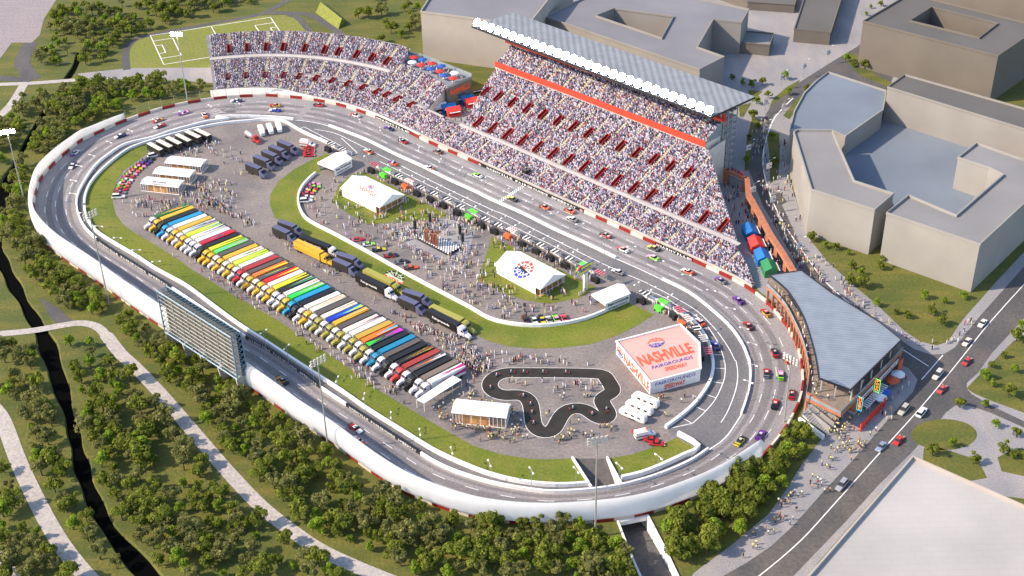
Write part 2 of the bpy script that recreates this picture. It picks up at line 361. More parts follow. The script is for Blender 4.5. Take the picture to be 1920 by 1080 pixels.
# pit road and its apron
W_PX = q(*ZR5, [(635, 580), (640, 520), (670, 440), (720, 370), (800, 290), (900, 210), (1000, 150)])+q(*ZR1, [(1180, 1050), (1300, 1015), (1500, 965), (1700, 930), (1920, 910)])+q(*ZR6, [(170, 105), (330, 110), (390, 125), (500, 190), (700, 280)])
W2_PX = [(159, 390), (160, 400), (167, 418), (178, 433), (195, 446), (223, 463), (257, 483), (290, 505), (323, 523), (357, 543), (440, 605), (502, 645), (550, 677), (640, 735), (690, 770), (773, 822), (807, 843), (840, 860), (882, 878), (923, 893), (973, 905), (1023, 911), (1060, 912), (1105, 909)]
W3_PX = [(1165, 900), (1207, 890), (1248, 873), (1280, 858), (1311, 841), (1271, 816)]
PIT_PX = q(*ZG, [(120, 300), (300, 400), (480, 480), (680, 600), (780, 700), (860, 820), (920, 960)])+q(*ZH, [(910, 0), (940, 120), (935, 250), (880, 400), (750, 580), (600, 720), (410, 860)])
pitpoly = PP([(537, 229), (622, 273), (760, 337), (860, 384), (960, 432), (1060, 482), (1150, 520), (1205, 548)])+PP(PIT_PX)[1:]+PP([(1290, 850), (1327, 845)]+q(*ZH, [(1030, 1010), (1110, 930), (1180, 830)])+C3[::-1]+q(*ZR7, [(1100, 800)])+C2[::-1]+[(590, 228), (550, 225)])
sh('pit_road', ASPHP, .045, pitpoly)
apron = cr(PP(C1[:-7]), 4); apw = cr(PP((W_PX[:12][::-1]+W2_PX)), 4)
sh('apron', ASPHP, .043, PP(C1[:5])+apron[16:]+[v for v in apw[::-1]])
# grass
G1 = PP([(277, 287), (250, 307), (232, 320), (220, 338), (212, 360), (211, 380), (217, 402), (230, 420), (250, 435), (292, 460), (325, 480), (362, 507), (440, 555), (515, 597), (590, 647), (665, 697), (715, 735), (790, 780), (840, 810), (890, 837), (940, 852), (990, 860), (1020, 861.5), (1071, 860), (1103, 908)])
wl = cr(PP([(277, 264)]+W_PX[:7][::-1]+W2_PX), 3)
sh('infield_grass', GR_LAWN, .06, G1+[v for v in wl[::-1]])
sh('infield_grass', GR_LAWN, .06, PP([(1140, 860), (1186, 852), (1227, 838), (1269, 821), (1304, 840), (1280, 857), (1248, 872), (1207, 889), (1167, 899)]))
W4_PX = [(606, 318), (592, 327), (580, 337), (565, 355), (559, 375), (562, 392), (572, 410), (595, 425), (627, 441), (690, 475), (765, 517), (840, 557), (880, 578), (917, 599), (955, 609), (1005, 613), (1055, 609), (1100, 599), (1135, 585), (1177, 567)]
w4 = cr(PP(W4_PX), 4)
sh('infield_grass', GR_LAWN, .06, w4+PP([(1227, 590), (1192, 612), (1155, 630), (1105, 646), (1055, 652), (1005, 654), (955, 650), (917, 640), (880, 622), (820, 590), (740, 540), (640, 480), (570, 446), (525, 417), (515, 407), (506, 385), (507, 365), (522, 340), (552, 317), (590, 297), (612, 288), (628, 296)]))
DI1 = PP([(625, 372), (635, 347), (660, 327), (680, 321), (845, 405), (790, 414), (692, 421), (652, 400), (627, 382)])
DI2 = PP([(922, 444), (1118, 539), (1087, 559), (1029, 570), (981, 562), (938, 547), (896, 526)])
sh('lawn_island', GR_LAWN, .06, DI1); sh('lawn_island', GR_LAWN, .06, DI2)
sh('stage_plaza', PAVE, .055, PP([(717, 435), (790, 417), (845, 408), (893, 425), (868, 512)]))
# kart track
KT = cr(PP([(965, 699), (1120, 701), (1136, 710), (1148, 727), (1149, 736), (1132, 744), (1127, 752), (1136, 766), (1142, 779), (1132, 788), (1115, 781), (1100, 769), (1080, 765), (1060, 771), (1047, 788), (1040, 803), (1028, 812), (1013, 810), (1001, 798), (998, 778), (995, 758), (988, 746), (972, 740), (950, 742), (930, 738), (918, 726), (922, 711), (940, 701)]), 5, True)
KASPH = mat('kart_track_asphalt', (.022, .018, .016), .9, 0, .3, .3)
KT = resample(KT+[KT[0]], 1.0)[:-1]
for _ in range(4): KT = [(KT[i-1]+KT[i]*2+KT[(i+1) % len(KT)])/4 for i in range(len(KT))]
_KN = np.array([(p.x, p.y) for p in KT])
def koff(w, sg):
    out = []
    for i, p in enumerate(KT):
        d = (KT[(i+1) % len(KT)]-KT[i-1]).normalized(); o = p+Vector((-d.y, d.x))*w*sg
        if float(np.min(np.hypot(_KN[:, 0]-o.x, _KN[:, 1]-o.y))) > w*.985: out.append(o)
    return out
def karea(l): return abs(sum(l[i-1].x*l[i].y-l[i].x*l[i-1].y for i in range(len(l))))
g = MB()
for w, z, m in ((2.6, .07, LINEM), (2.42, .09, KASPH)):
    a_, b_ = koff(w, 1), koff(w, -1)
    if karea(a_) < karea(b_): a_, b_ = b_, a_
    g.sheet(a_, z, m, [b_])
struct(g.build('kart_track'))
# painted lines
g = MB()
g.ribbon(resample(I+[I[0]], 2), .35, .08, LINEM)
L1 = q(*ZR6, [(600, 170), (750, 200), (900, 270), (1040, 340), (1200, 420), (1400, 520), (1600, 620), (1920, 770)])+q(*ZR7, [(300, 480), (600, 630), (900, 780), (1200, 910)])+q(*ZG, [(200, 190), (400, 290), (600, 400), (760, 500), (880, 610), (980, 720), (1060, 830), (1130, 940), (1190, 1060)])+q(*ZH, [(1200, 100), (1218, 220), (1215, 330), (1190, 450), (1140, 590), (1090, 700), (1030, 795)])
g.ribbon(cr(PP(L1), 4), .28, .08, LINEM)
L2 = q(*ZG, [(200, 265), (400, 350), (560, 450), (740, 550), (860, 650), (940, 760), (1000, 860), (1050, 990), (1070, 1080)])+q(*ZH, [(1075, 120), (1078, 220), (1060, 330), (975, 520), (860, 665), (710, 805)])
L2w = cr(PP(L2), 4); g.ribbon(L2w, .28, .08, LINEM)
for a, b in ((L2[-1], (1258, 803)), ((640, 259), (670, 287)), ((670, 287), (657, 291)), ((570, 238), (605, 256)), ((605, 256), (640, 274)), ((570, 238), (560, 243)), ((605, 256), (596, 262)), ((1103, 504), (1120, 517)), ((1120, 517), (1112, 524))): g.ribbon(PP([a, b]), .28, .085, LINEM)
for a, b in [((940, 840), (1040, 838)), ((950, 995), (1045, 995)), ((800, 705), (885, 690)), ((960, 185), (1078, 190), 1), ((940, 340), (1058, 357), 1), ((865, 480), (975, 518), 1), ((755, 625), (860, 665), 1), ((605, 748), (708, 806), 1), ((940, 30), (1045, 30), 1)] if 0 else []: pass
for k in [((890, 840), (990, 838)), ((945, 993), (1045, 993)), ((790, 705), (880, 690)), ((700, 560), (760, 545))]: g.ribbon(PP(q(*ZG, list(k))), .28, .085, LINEM)
for k in [((960, 183), (1078, 190)), ((940, 338), (1058, 355)), ((865, 480), (975, 518)), ((755, 622), (860, 665)), ((605, 748), (708, 806))]: g.ribbon(PP(q(*ZH, list(k))), .28, .085, LINEM)
g.ribbon(PP([(712, 303), (760, 326), (860, 375), (960, 424), (1060, 472), (1103, 494)]), .28, .08, LINEM)
struct(g.build('track_lines'))
On = np.array([(p.x, p.y) for p in resample(O+[O[0]], 1)]); Ir = resample(I+[I[0]], 1.0)
def outer_gap(p): return float(np.min(np.hypot(On[:, 0]-p.x, On[:, 1]-p.y)))
nI = len(Ir)-1
def track_pt(i, fr):
    p = Ir[i % nI]; d = (Ir[(i+3) % nI]-Ir[(i-3) % nI]).normalized(); w = outer_gap(p)
    nn = Vector((d.y, -d.x)); c = Vector((-40, 400))
    if nn.dot(p-c) < 0: nn = -nn
    return p+nn*w*fr
TYRE = mat('tyre_groove', (.07, .065, .07), .8, 0, .3, .12, alpha=.20)
for f_, w_ in ((.37, 2.4), (.62, 2.0), (.15, 1.2)):
    g = MB(); g.ribbon([track_pt(i, f_+.03*math.sin(i*.013)) for i in range(0, nI+1, 4)], w_, .062+f_*.01, TYRE); struct(g.build('tyre_marks'))
g = MB()
for fr, ph in ((.26, 0), (.5, 3), (.74, 6)):
    i = ph
    while i < nI-4:
        g.ribbon([track_pt(i+k, fr) for k in (0, 2, 4)], .2, .085, LINEM); i += 10
a, b = P(935.5, 379), P(984, 347.6); d = (b-a).normalized(); n_ = Vector((-d.y, d.x, 0)); nq = 28; st = (b-a).length/nq
for i in range(nq):
    for j in range(4): g.quad(*[(a+d*st*(i+u)+n_*(.45*(j+v)-.9)+Vector((0, 0, .082))) for u, v in ((0, 0), (1, 0), (1, 1), (0, 1))][:4], LINEM if (i+j) % 2 else BLACK)
struct(g.build('lane_dashes'))
# ------------------------------------------------------------------ roads, paths, plazas outside
sh('lot', LOTM, .03, PP([(-200, -60), (120, -60), (105, 0), (82, 36), (75, 65), (60, 80), (22, 80), (0, 110), (-200, 250)]))
sh('pitch_lawn', GR_PITCH, .03, PP([(240, 129), (236, 100), (242, 84), (262, 72), (300, 62), (400, 45), (470, 30), (540, 28), (566, 40), (580, 75), (500, 130), (400, 128), (350, 127), (300, 130)]))
g = MB()
a, b, c = P(307, 121), P(282, 67), P(507, 32.5); d = a+(c-b)
def pl(p, q_): g.ribbon([p, q_], .45, .06, LINEM)
def fld(u, v): return b+(c-b)*u+(a-b)*v
for l in ([(0, 0), (1, 0)], [(1, 0), (1, 1)], [(1, 1), (0, 1)], [(0, 1), (0, 0)], [(.5, 0), (.5, 1)]):
    pl(fld(*l[0]), fld(*l[1]))
for s_ in (0, 1):
    k = lambda u: u if s_ == 0 else 1-u
    for w_, dp in ((.6, .16), (.27, .055)):
        v0, v1 = .5-w_/2, .5+w_/2
        pl(fld(k(0), v0), fld(k(dp), v0)); pl(fld(k(dp), v0), fld(k(dp), v1)); pl(fld(k(dp), v1), fld(k(0), v1))
for i in range(20):
    t0, t1 = math.tau*i/20, math.tau*(i+1)/20; pl(fld(.5+.09*math.cos(t0), .5+.14*math.sin(t0)), fld(.5+.09*math.cos(t1), .5+.14*math.sin(t1)))
struct(g.build('pitch_lines'))
sh('plaza', PAVE, .04, PP([(146, 138), (240, 128), (350, 127), (405, 127), (440, 130), (430, 158), (345, 152), (250, 148), (150, 150)]))
g = MB()
for fi_, (pts, w, m) in enumerate((([(57, 80), (42, 112), (46, 127), (62, 150)], 7, ROADM), ([(238, 131), (236, 100), (244, 82), (265, 70), (330, 57), (400, 44), (480, 29), (505, 20), (540, 0), (560, -12)], 3.4, ROADM), ([(500, 24), (575, 27), (610, 45), (645, 68), (680, 90)], 4, ROADM), ([(540, 28), (560, 35), (583, 62)], 3.4, ROADM), ([(-20, 159), (60, 156), (142, 150)], 3.4, PATHM), ([(-20, 232), (18, 200), (45, 158)], 4, PATHM),
    ([(-30, 145), (60, 150)], 5, ROADM), ([(-40, 628), (0, 626), (62, 620), (112, 611), (150, 606), (180, 612), (200, 630), (225, 662), (257, 692), (307, 745), (362, 809), (425, 882), (488, 948), (551, 998), (604, 1033), (680, 1068), (760, 1100)], [3.2]*6+[4.2]*100, PATHM),
    ([(-16, 760), (6, 790), (35, 866), (72, 945), (107, 1008), (145, 1060), (190, 1110)], 4.6, PATHM), ([(-20, 1010), (0, 1040), (20, 1075), (40, 1110)], 3.5, PATHM))):
    g.ribbon(cr(PP(pts), 5), w if not isinstance(w, list) else [w[min(i//5, len(w)-1)] for i in range(len(pts)*5)], .05+.004*fi_, m)
struct(g.build('footpath'))
sh('service_yard', ROADM, .04, PP([(75, 557), (110, 578), (140, 606), (112, 612), (92, 592)]))
sh('plaza', PAVE, .035, PP([(1280, 1110), (1300, 1075), (1373, 1021), (1405, 994), (1440, 965), (1470, 925), (1505, 869), (1541, 823), (1502, 788), (1508, 760), (1500, 700), (1440, 530), (1330, 480), (1200, 250), (1080, 130), (990, 70), (1040, -60), (1800, -60), (1720, 20), (1680, 160), (1500, 240), (1479, 335), (1514, 438), (1551, 490), (1597, 532), (1645, 572), (1695, 620), (1725, 640), (1755, 648), (1777, 641), (1800, 606), (1838, 560), (1960, 430), (2200, 430), (2200, 1300), (1280, 1300)]))
sh('concourse_paving', PAVE, .034, PP([(1330, 440), (1362, 494), (1400, 522), (1428, 550), (1452, 566), (1470, 540), (1500, 500), (1400, 330), (1340, 320)]))
sh('street', ROADM, .05, PP([(1280, 1130), (1330, 1095), (1400, 1055), (1446, 1024), (1488, 985), (1541, 925), (1597, 865), (1646, 809), (1692, 756), (1712, 735), (1720, 712), (1705, 692), (1688, 683), (1680, 668), (1600, 600), (1500, 505), (1470, 455), (1430, 385), (1415, 345), (1404, 320), (1403, 262), (1427, 230), (1443, 203), (1465, 176), (1503, 152), (1550, 122), (1608, 87), (1660, 40), (1720, -30), (1760, -60), (1780, -60), (1700, 60), (1664, 178), (1560, 138), (1530, 158), (1480, 200), (1452, 215), (1438, 245), (1431, 290), (1432, 320), (1444, 366), (1462, 361), (1476, 379), (1466, 384), (1509, 477), (1551, 532), (1588, 562), (1650, 605), (1695, 642), (1715, 655), (1745, 665), (1770, 664), (1790, 652), (1838, 592), (1920, 500), (1980, 435), (2100, 440), (1920, 597), (1860, 662), (1833, 700), (1813, 718), (1812, 728), (1822, 739), (1857, 760), (1920, 790), (2100, 860), (2100, 890), (1920, 802), (1857, 774), (1822, 762), (1794, 758), (1773, 774), (1752, 802), (1710, 848), (1646, 911), (1583, 981), (1488, 1080), (1450, 1130)]))
g = MB()
g.ribbon(cr(PP([(1380, 1108), (1426, 1078), (1500, 1015), (1560, 950), (1640, 860), (1730, 760), (1800, 675), (1860, 600), (1960, 490)]), 4), .3, .07, LINEM)
g.ribbon(cr(PP([(1487, 184), (1468, 203), (1450, 225), (1437, 260), (1431, 290), (1432, 320), (1444, 366), (1470, 420), (1509, 477), (1551, 532), (1620, 590), (1660, 620)]), 5), .45, .07, LINEM)
for a, b in (((1684, 650), (1741, 687)), ((1768, 666), (1728, 712))): g.ribbon(PP([a, b]), .3, .07, LINEM)
struct(g.build('street_lines'))
for name, m, z, pts in (('verge_grass', GR_LAWN2 if 0 else GR_FOREST, .06, [(1512, 441), (1551, 490), (1597, 532), (1645, 572), (1695, 620), (1725, 640), (1755, 647), (1777, 640), (1800, 605), (1817, 586), (1930, 458), (1930, 440), (1850, 490), (1640, 440)]),
    ('verge_grass', GR_FOREST, .06, [(1437, 245), (1461, 250), (1462, 300), (1458, 335), (1444, 345), (1443, 295)]), ('verge_grass', GR_FOREST, .06, [(1402, 169), (1430, 171), (1410, 191)]), ('verge_grass', GR_FOREST, .06, [(1385, 198), (1409, 193), (1394, 220), (1387, 219)]), ('verge_grass', GR_FOREST, .06, [(1412, 215), (1428, 230), (1412, 255), (1403, 320), (1396, 320), (1400, 262)]),
    ('verge_grass', GR_FOREST, .06, [(1468, 217), (1490, 190), (1530, 158), (1540, 165), (1508, 185), (1480, 224)]), ('verge_grass', GR_FOREST, .06, [(1441, 203), (1470, 180), (1497, 157), (1500, 150), (1475, 163), (1450, 185)]), ('verge_grass', GR_FOREST, .06, [(1578, 105), (1604, 100), (1640, 140), (1674, 156), (1668, 165), (1610, 140)]),
    ('lawn_disc', GR_FOREST, .06, [(1770+62*math.cos(t)+0, 812+29*math.sin(t)+3) for t in [math.tau*i/28 for i in range(28)]]), ('lawn', GR_FOREST, .06, [(1732, 840), (1748, 835), (1800, 852), (1833, 862), (1851, 896), (1820, 902), (1760, 882), (1730, 865)]), ('lawn', GR_FOREST, .06, [(1870, 858), (1905, 840), (1990, 850), (1990, 910), (1920, 893), (1878, 884)]),
    ('lawn', GR_FOREST, .06, [(1812, 728), (1850, 690), (1900, 640), (1990, 600), (1990, 800), (1922, 775), (1860, 752), (1826, 738)]), ('lawn', GR_FOREST, .06, [(1880, 930), (1990, 945), (1990, 1000)]), ('grass_bank', GR_FOREST, .045, [(1426, 862), (1470, 812), (1497, 770), (1505, 786), (1542, 822), (1505, 869), (1470, 925), (1440, 965), (1405, 994), (1373, 1021), (1300, 1075), (1290, 1040), (1260, 970)]),
    ('road_verge', GR_FOREST, .06, [(1531, 1058), (1650, 923), (1654, 918), (1650, 926), (1534, 1060)])):
    if name == 'grass_bank': continue
    sh(name, m, z, PP(pts))
g = MB(); b0, b1, b2, b3 = PP([(592, 24), (612, 7), (650, 40), (634, 55)])
zz = Vector((0, 0, 3.4)); g.add([b0, b1, b2, b3, (b0+b1)/2+zz, (b2+b3)/2+zz], [(0, 1, 4), (1, 2, 5, 4), (2, 3, 5), (3, 0, 4, 5)], GR_PITCH); struct(g.build('grass_mound'))
# ------------------------------------------------------------------ walls round the track
t = thing('outer_barrier', 'low outer track wall with alternating red and white blocks and black lettered banners', 'barrier', tuple(P(901, 315)))
ob = resample(O+[O[0]], 5.6); ob = ob[:-1]
def near_i(px): p = P(*px); return min(range(len(ob)), key=lambda i: (ob[i]-Vector((p.x, p.y))).length)
bans = [(near_i(a), near_i(b)) for a, b in (((705, 222), (768, 251)), ((901, 315), (1093, 399)), ((1225, 456), (1299, 489)))]
def isban(i): return any(a <= i < b for a, b in bans)
MCREAM = mat('cream_barrier', (.62, .56, .48), .7, 0, .1, .5)
g = MB(); g.wall(ob, 1.15, .6, REDM, .02, True, lambda i: BLACK if isban(i) else (REDM if i % 2 else MCREAM)); g.build('barrier_wall', t)
for (a, b), s_ in zip(bans, ('NASHVILLE', 'NASHVILLE FAIRGROUNDS SPEEDWAY', 'NASHVILLE')):
    pts = [ob[i] for i in range(a, b+1)]; ws_ = s_.split(); tot = len(s_); st0 = 0
    for w_ in ws_:
        g = MB(); text_path(g, w_, pts, .85, .22, WHITE, .36, 1, (.09+.84*st0/tot, .09+.84*(st0+len(w_))/tot)); g.build('banner_word', t); st0 += len(w_)+1
    for e, k in ((pts[0], pts[1]), (pts[-1], pts[-2])):
        g = MB(); d = (k-e).normalized(); dd = d if e is pts[0] else -d; nn = Vector((dd.y, -dd.x)); o = e+d*1.3+nn*.42
        globe_logo(g, (o.x, o.y, .66), Vector((dd.x, dd.y, 0))*.85, (0, 0, .5), car=MCREAM); g.build('banner_emblem', t)
def curb(name, label, px, h=.8, th=.55, bn=(), m=WHITE, txt=None, side=1, grp=None):
    pts = resample(cr(PP(px), 4), 3.0); base = pts[len(pts)//2]
    t = thing(name, label, 'wall', (base.x, base.y, 0), group=grp)
    ni = lambda p: min(range(len(pts)), key=lambda i: (pts[i]-P(*p).to_2d()).length)
    bb = [tuple(sorted((ni(a), ni(b)))) for a, b in bn]
    g = MB(); g.wall(pts, h, th, m, .02, False, lambda i: BLACK if any(a <= i < b for a, b in bb) else m); g.build('wall_body', t)
    for a, b in bb:
        s_ = 'NASHVILLE FAIRGROUNDS SPEEDWAY'; st0 = 0
        for w_ in s_.split(): g = MB(); text_path(g, w_, pts[a:b+1], h*.72, h*.16, WHITE, th/2+.05, side, (.05+.9*st0/30, .05+.9*(st0+len(w_))/30)); g.build('wall_word', t); st0 += len(w_)+1
    return t
curb('trackside_wall', 'low white inner kerb wall of the left turn and back straight with three black lettered strips', C1, 1.15, .6, (((180, 450), (322, 545)), ((457, 632), (597, 727)), ((650, 762), (785, 850))))
curb('trackside_wall', 'straight white wall between pit road and front straight', C2, .9, .7)
curb('trackside_wall', 'curved white wall between pit road and the right turn', C3, .9, .6)
curb('infield_wall', 'white wall between the upper left apron and the infield paddock', W_PX, 1.1, .7)
curb('infield_wall', 'long white wall between the apron and the lower infield grass', W2_PX, 1.2, .8)
curb('infield_wall', 'short angled white wall around the grass patch right of the ramp', W3_PX, 1.5, .9)
curb('infield_wall', 'white wall curving along the crescent of grass in the middle of the infield', W4_PX[1:-1], 1.2, .7)
curb('pit_wall', 'white curved pit wall ending beside the three caravans', PIT_PX, 1.2, .9)
curb('pit_wall', 'long straight white pit wall under the pit canopies', [(622, 275), (660, 290)], 1.1, .5)
curb('pit_wall', 'straight white wall behind the row of pit boxes', [(706, 314), (760, 340), (860, 389), (960, 437), (1060, 487), (1118, 515)], .9, .4)
# tall white sound wall
ow = resample(O+[O[0]], 2.0)[:-1]; nO = len(ow)
ni = lambda px: min(range(nO), key=lambda i: (ow[i]-P(*px).to_2d()).length)
i0, i1 = ni((1428, 859)), ni((238, 228)); run = [(i0+k) % nO for k in range((i1-i0) % nO+1)]
prof = [(.45, 1.0), (.62, 1.9), (.78, 3.1), (.82, 4.5), (.72, 5.7), (.45, 6.6), (.0, 7.15), (-.5, 7.35)]
def hsc(k):
    n = len(run); a = k/n; e = min(1, k/2.)
    b_ = .95 if a < .2 else (.95+(a-.2)*1.0 if a < .45 else (1.2 if a < .75 else max(.45, 1.2-(a-.75)/.25*.78)))
    return b_*(.93+.07*e)
SHELL = translucent(mat('white_sound_panel', (.88, .88, .88), .9, 0, .03, .3), .62)
g = MB(); g.smooth = True; vs = []; np_ = len(prof)
for k, i in enumerate(run):
    p = ow[i]; d = (ow[(i+1) % nO]-ow[i-1]).normalized(); nn = Vector((d.y, -d.x))
    if nn.dot(p-Vector((-40, 400))) < 0: nn = -nn
    h_ = hsc(k)
    for (o_, z) in prof: vs.append((p.x+nn.x*o_*h_, p.y+nn.y*o_*h_, 1.25+(z-1.0)*h_))
    for (o_, z) in prof[::-1]: vs.append((p.x+nn.x*(o_-.28)*h_, p.y+nn.y*(o_-.28)*h_, 1.25+(z-1.08)*h_))
m_ = 2*np_
fs = []
for k in range(len(run)-1):
    for j in range(m_):
        a = k*m_+j; b = k*m_+(j+1) % m_; fs.append((a, b, b+m_, a+m_))
fs += [tuple(range(m_))[::-1], tuple((len(run)-1)*m_+j for j in range(m_))]
g.add(vs, fs, SHELL)
o = g.build('sound_wall', loc=tuple(P(1020, 984))); tag(o, 'tall curved white sound wall bulging around the left and lower outside of the track', 'wall')
# ================================================================== GRANDSTANDS
U = cr(PP(O_UP), 6); U = resample(U, 1.0)
for _ in range(60): U = [U[0]]+[(U[i-1]+U[i]*2+U[i+1])/4 for i in range(1, len(U)-1)]+[U[-1]]
US = [0.]
for a, b in zip(U[:-1], U[1:]): US.append(US[-1]+(b-a).length)
S_OFF = 0.0
def fr(s):
    s = max(0, min(US[-1]-1e-5, s)); lo, hi = 0, len(US)-1
    while hi-lo > 1:
        m = (lo+hi)//2
        if US[m] <= s: lo = m
        else: hi = m
    t = (s-US[lo])/(US[hi]-US[lo]); p = U[lo].lerp(U[hi], t)
    d = (U[min(hi+2, len(U)-1)]-U[max(lo-2, 0)]).normalized(); return p, d, Vector((-d.y, d.x))
_dc = {}
def sw(s, d, z):
    """stand coordinates: s metres along the outer wall, d metres behind it"""
    s -= 9.55; k = round(s, 2)
    if k not in _dc: _dc[k] = fr(s)
    p, t, n = _dc[k]
    return Vector((p.x+n.x*d, p.y+n.y*d, z))
def prf(d):
    if d < 1: return 1.5
    if d < 12.5: return 1.5+.27*(d-1)
    if d < 14.5: return 4.6
    if d <= 43.6: return 4.8+.42*(d-14.5)
    return 19.3+.56*(d-44)
_UN = np.array([(p.x, p.y) for p in U])
def inv(px, py):
    """stand coordinates (s, d) of the seat surface seen at a photograph pixel"""
    z = 34.0
    while z > 0:
        w = P(px, py, z); dd_ = np.hypot(_UN[:, 0]-w.x, _UN[:, 1]-w.y); i = int(np.argmin(dd_)); d = float(dd_[i])
        if prf(d) >= z: return US[i]+9.55, d
        z -= .1
    return 100., 10.
def mkstand(mb, s0, s1, d0, d1, m, ms, step=3.0, ds=None, bot=0.0, lift=0.):
    """sloping slab between d0(s) and d1(s) with vertical skirts"""
    n = max(2, int((s1-s0)/step)+1); rows = []
    K = 12
    for i in range(n):
        s = s0+(s1-s0)*i/(n-1); a, b = d0(s), d1(s); r = []
        for j in range(K+1):
            d = a+(b-a)*j/K; r.append(sw(s, d, prf(d)+lift))
        rows.append(r)
    vs = [v for r in rows for v in r]; W_ = K+1
    fs = [(i*W_+j, (i+1)*W_+j, (i+1)*W_+j+1, i*W_+j+1) for i in range(n-1) for j in range(K)]
    mb.add(vs, fs, m)
    def skirt(line):
        v = [p for p in line]+[Vector((p.x, p.y, bot)) for p in line]; k = len(line)
        mb.add(v, [(i, i+1, k+i+1, k+i) for i in range(k-1)], ms)
    skirt([r[-1] for r in rows]); skirt([r[0] for r in rows]); skirt(rows[0]); skirt(rows[-1])
AISLE = 8.15
SEATM = mat('seat_concrete', (.20, .19, .21), .85, 0, .2, .7)
def lerp_tab(t):
    def f(s):
        if s <= t[0][0]: return t[0][1]
        for (a, x), (b, y) in zip(t[:-1], t[1:]):
            if s <= b: return x+(y-x)*(s-a)/(b-a)
        return t[-1][1]
    return f
Ld1 = lerp_tab([(62, 38.0), (138, 38.5), (138.5, 29.5), (152, 29), (160, 27.8), (165.4, 26.8), (166.4, 14.4), (177, 12.8), (190, 12.4)])
Ld0 = lerp_tab([(71, 4.8), (98, 4.0), (108, 2.0), (116, 1.2)])
Mlo0 = lambda s: 1.2
Mlo1 = lerp_tab([(177, 12.5), (325, 12.5), (328, 11.0), (341.8, 2.2)])
SL = lerp_tab([(12.5, 188.5), (28.6, 181.1), (43.3, 176.7), (56, 173)])     # left edge by depth
SR = lerp_tab([(2.5, 342), (13, 326), (14.6, 324.4), (43.8, 289.5), (56, 287)])
def mid0(s): return max(14.6, 14.6+(188-s)*(28.7/11.5)) if s < 188 else 14.6
def mid1(s): return 43.4 if s < 290 else max(14.7, 43.4-(s-290)*(28.8/34.5))
# --- curved stand
base = sw(100, 12, 0)
cs = thing('curved_grandstand', 'curved uncovered grandstand full of people on the upper left turn', 'grandstand', tuple(base))
g = MB(); mkstand(g, 71.5, 188, Ld0, Ld1, SEATM, CONC); g.build('seating_bowl', cs)
g = MB(); g2 = MB()
for i in range(30):
    s_ = 70+118*i/29; s2 = 70+118*(i+1)/29
    if i < 29 and s2 < 178: g2.quad(sw(s_, .5, .02), sw(s2, .5, .02), sw(s2, Ld0(s2), prf(Ld0(s2))), sw(s_, Ld0(s_), prf(Ld0(s_))), CONCL)
g2.build('apron_slab', cs)
CONCW = mat('walkway_concrete', (.42, .39, .38), .85, 0, .1, .5)
g = MB()
def strip(mb, s0, s1, da, db, m, lift=.08, step=3):
    n = max(2, int((s1-s0)/step)+1)
    for i in range(n-1):
        a = s0+(s1-s0)*i/(n-1); b = s0+(s1-s0)*(i+1)/(n-1)
        mb.quad(sw(a, da, prf(da)+lift), sw(b, da, prf(da)+lift), sw(b, db, prf(db)+lift), sw(a, db, prf(db)+lift), m)
strip(g, 71.6, 138, 23.2, 24.6, CONCW, .25); g.build('gangway', cs); g = MB(); strip(g, 100, 176, 12.6, 14.4, CONCW, .1); g.build('gangway', cs)
mg = thing('main_grandstand', 'great covered grandstand packed with spectators along the front straight', 'grandstand', tuple(sw(240, 20, 0)))
g = MB(); mkstand(g, 177, 342, Mlo0, Mlo1, SEATM, CONC); mkstand(g, 177, 324, mid0, mid1, SEATM, CONCL); g.build('seating_bowl', mg)
g = MB(); strip(g, 187, 326, 12.6, 14.5, CONCW, .1); g.build('gangway', mg)
g = MB()
# upper club tier
g = MB(); mkstand(g, 176, 287.5, lambda s: 43.9, lambda s: 53.0, SEATM, CONCL, bot=12); g.build('upper_tier', mg)
g = MB()
for i in range(40):
    a, b = 176+111.5*i/40, 176+111.5*(i+1)/40
    va = [sw(a, 43.5, 17.5), sw(a, 43.5, 19.9), sw(a, 43.9, 19.9), sw(b, 43.5, 17.5), sw(b, 43.5, 19.9), sw(b, 43.9, 19.9)]
    g.add(va, [(0, 3, 4, 1), (1, 4, 5, 2)], REDF)
g.build('balcony_fascia', mg)
g = MB()
for i in range(40):
    a, b = 174.5+114.5*i/40, 174.5+114.5*(i+1)/40
    g.add([sw(a, 51.2, 25.6), sw(a, 51.2, 26.6), sw(a, 51.8, 26.6), sw(b, 51.2, 25.6), sw(b, 51.2, 26.6), sw(b, 51.8, 26.6), sw(a, 53.6, 24.4), sw(b, 53.6, 24.4), sw(a, 53.6, 27.6), sw(b, 53.6, 27.6)], [(0, 3, 4, 1), (1, 4, 5, 2), (6, 7, 9, 8)], REDF)
g.build('suite_fascia', mg)
g = MB()
for i in range(15):
    s_ = 177+110*i/14; g.bar(sw(s_, 53.2, 12), sw(s_, 53.2, 29.5), .3, STEEL)
    g.bar(sw(s_, 53.2, 29.3), sw(s_, 45.5, 30.6), .25, STEEL)
g.build('roof_frame', mg)
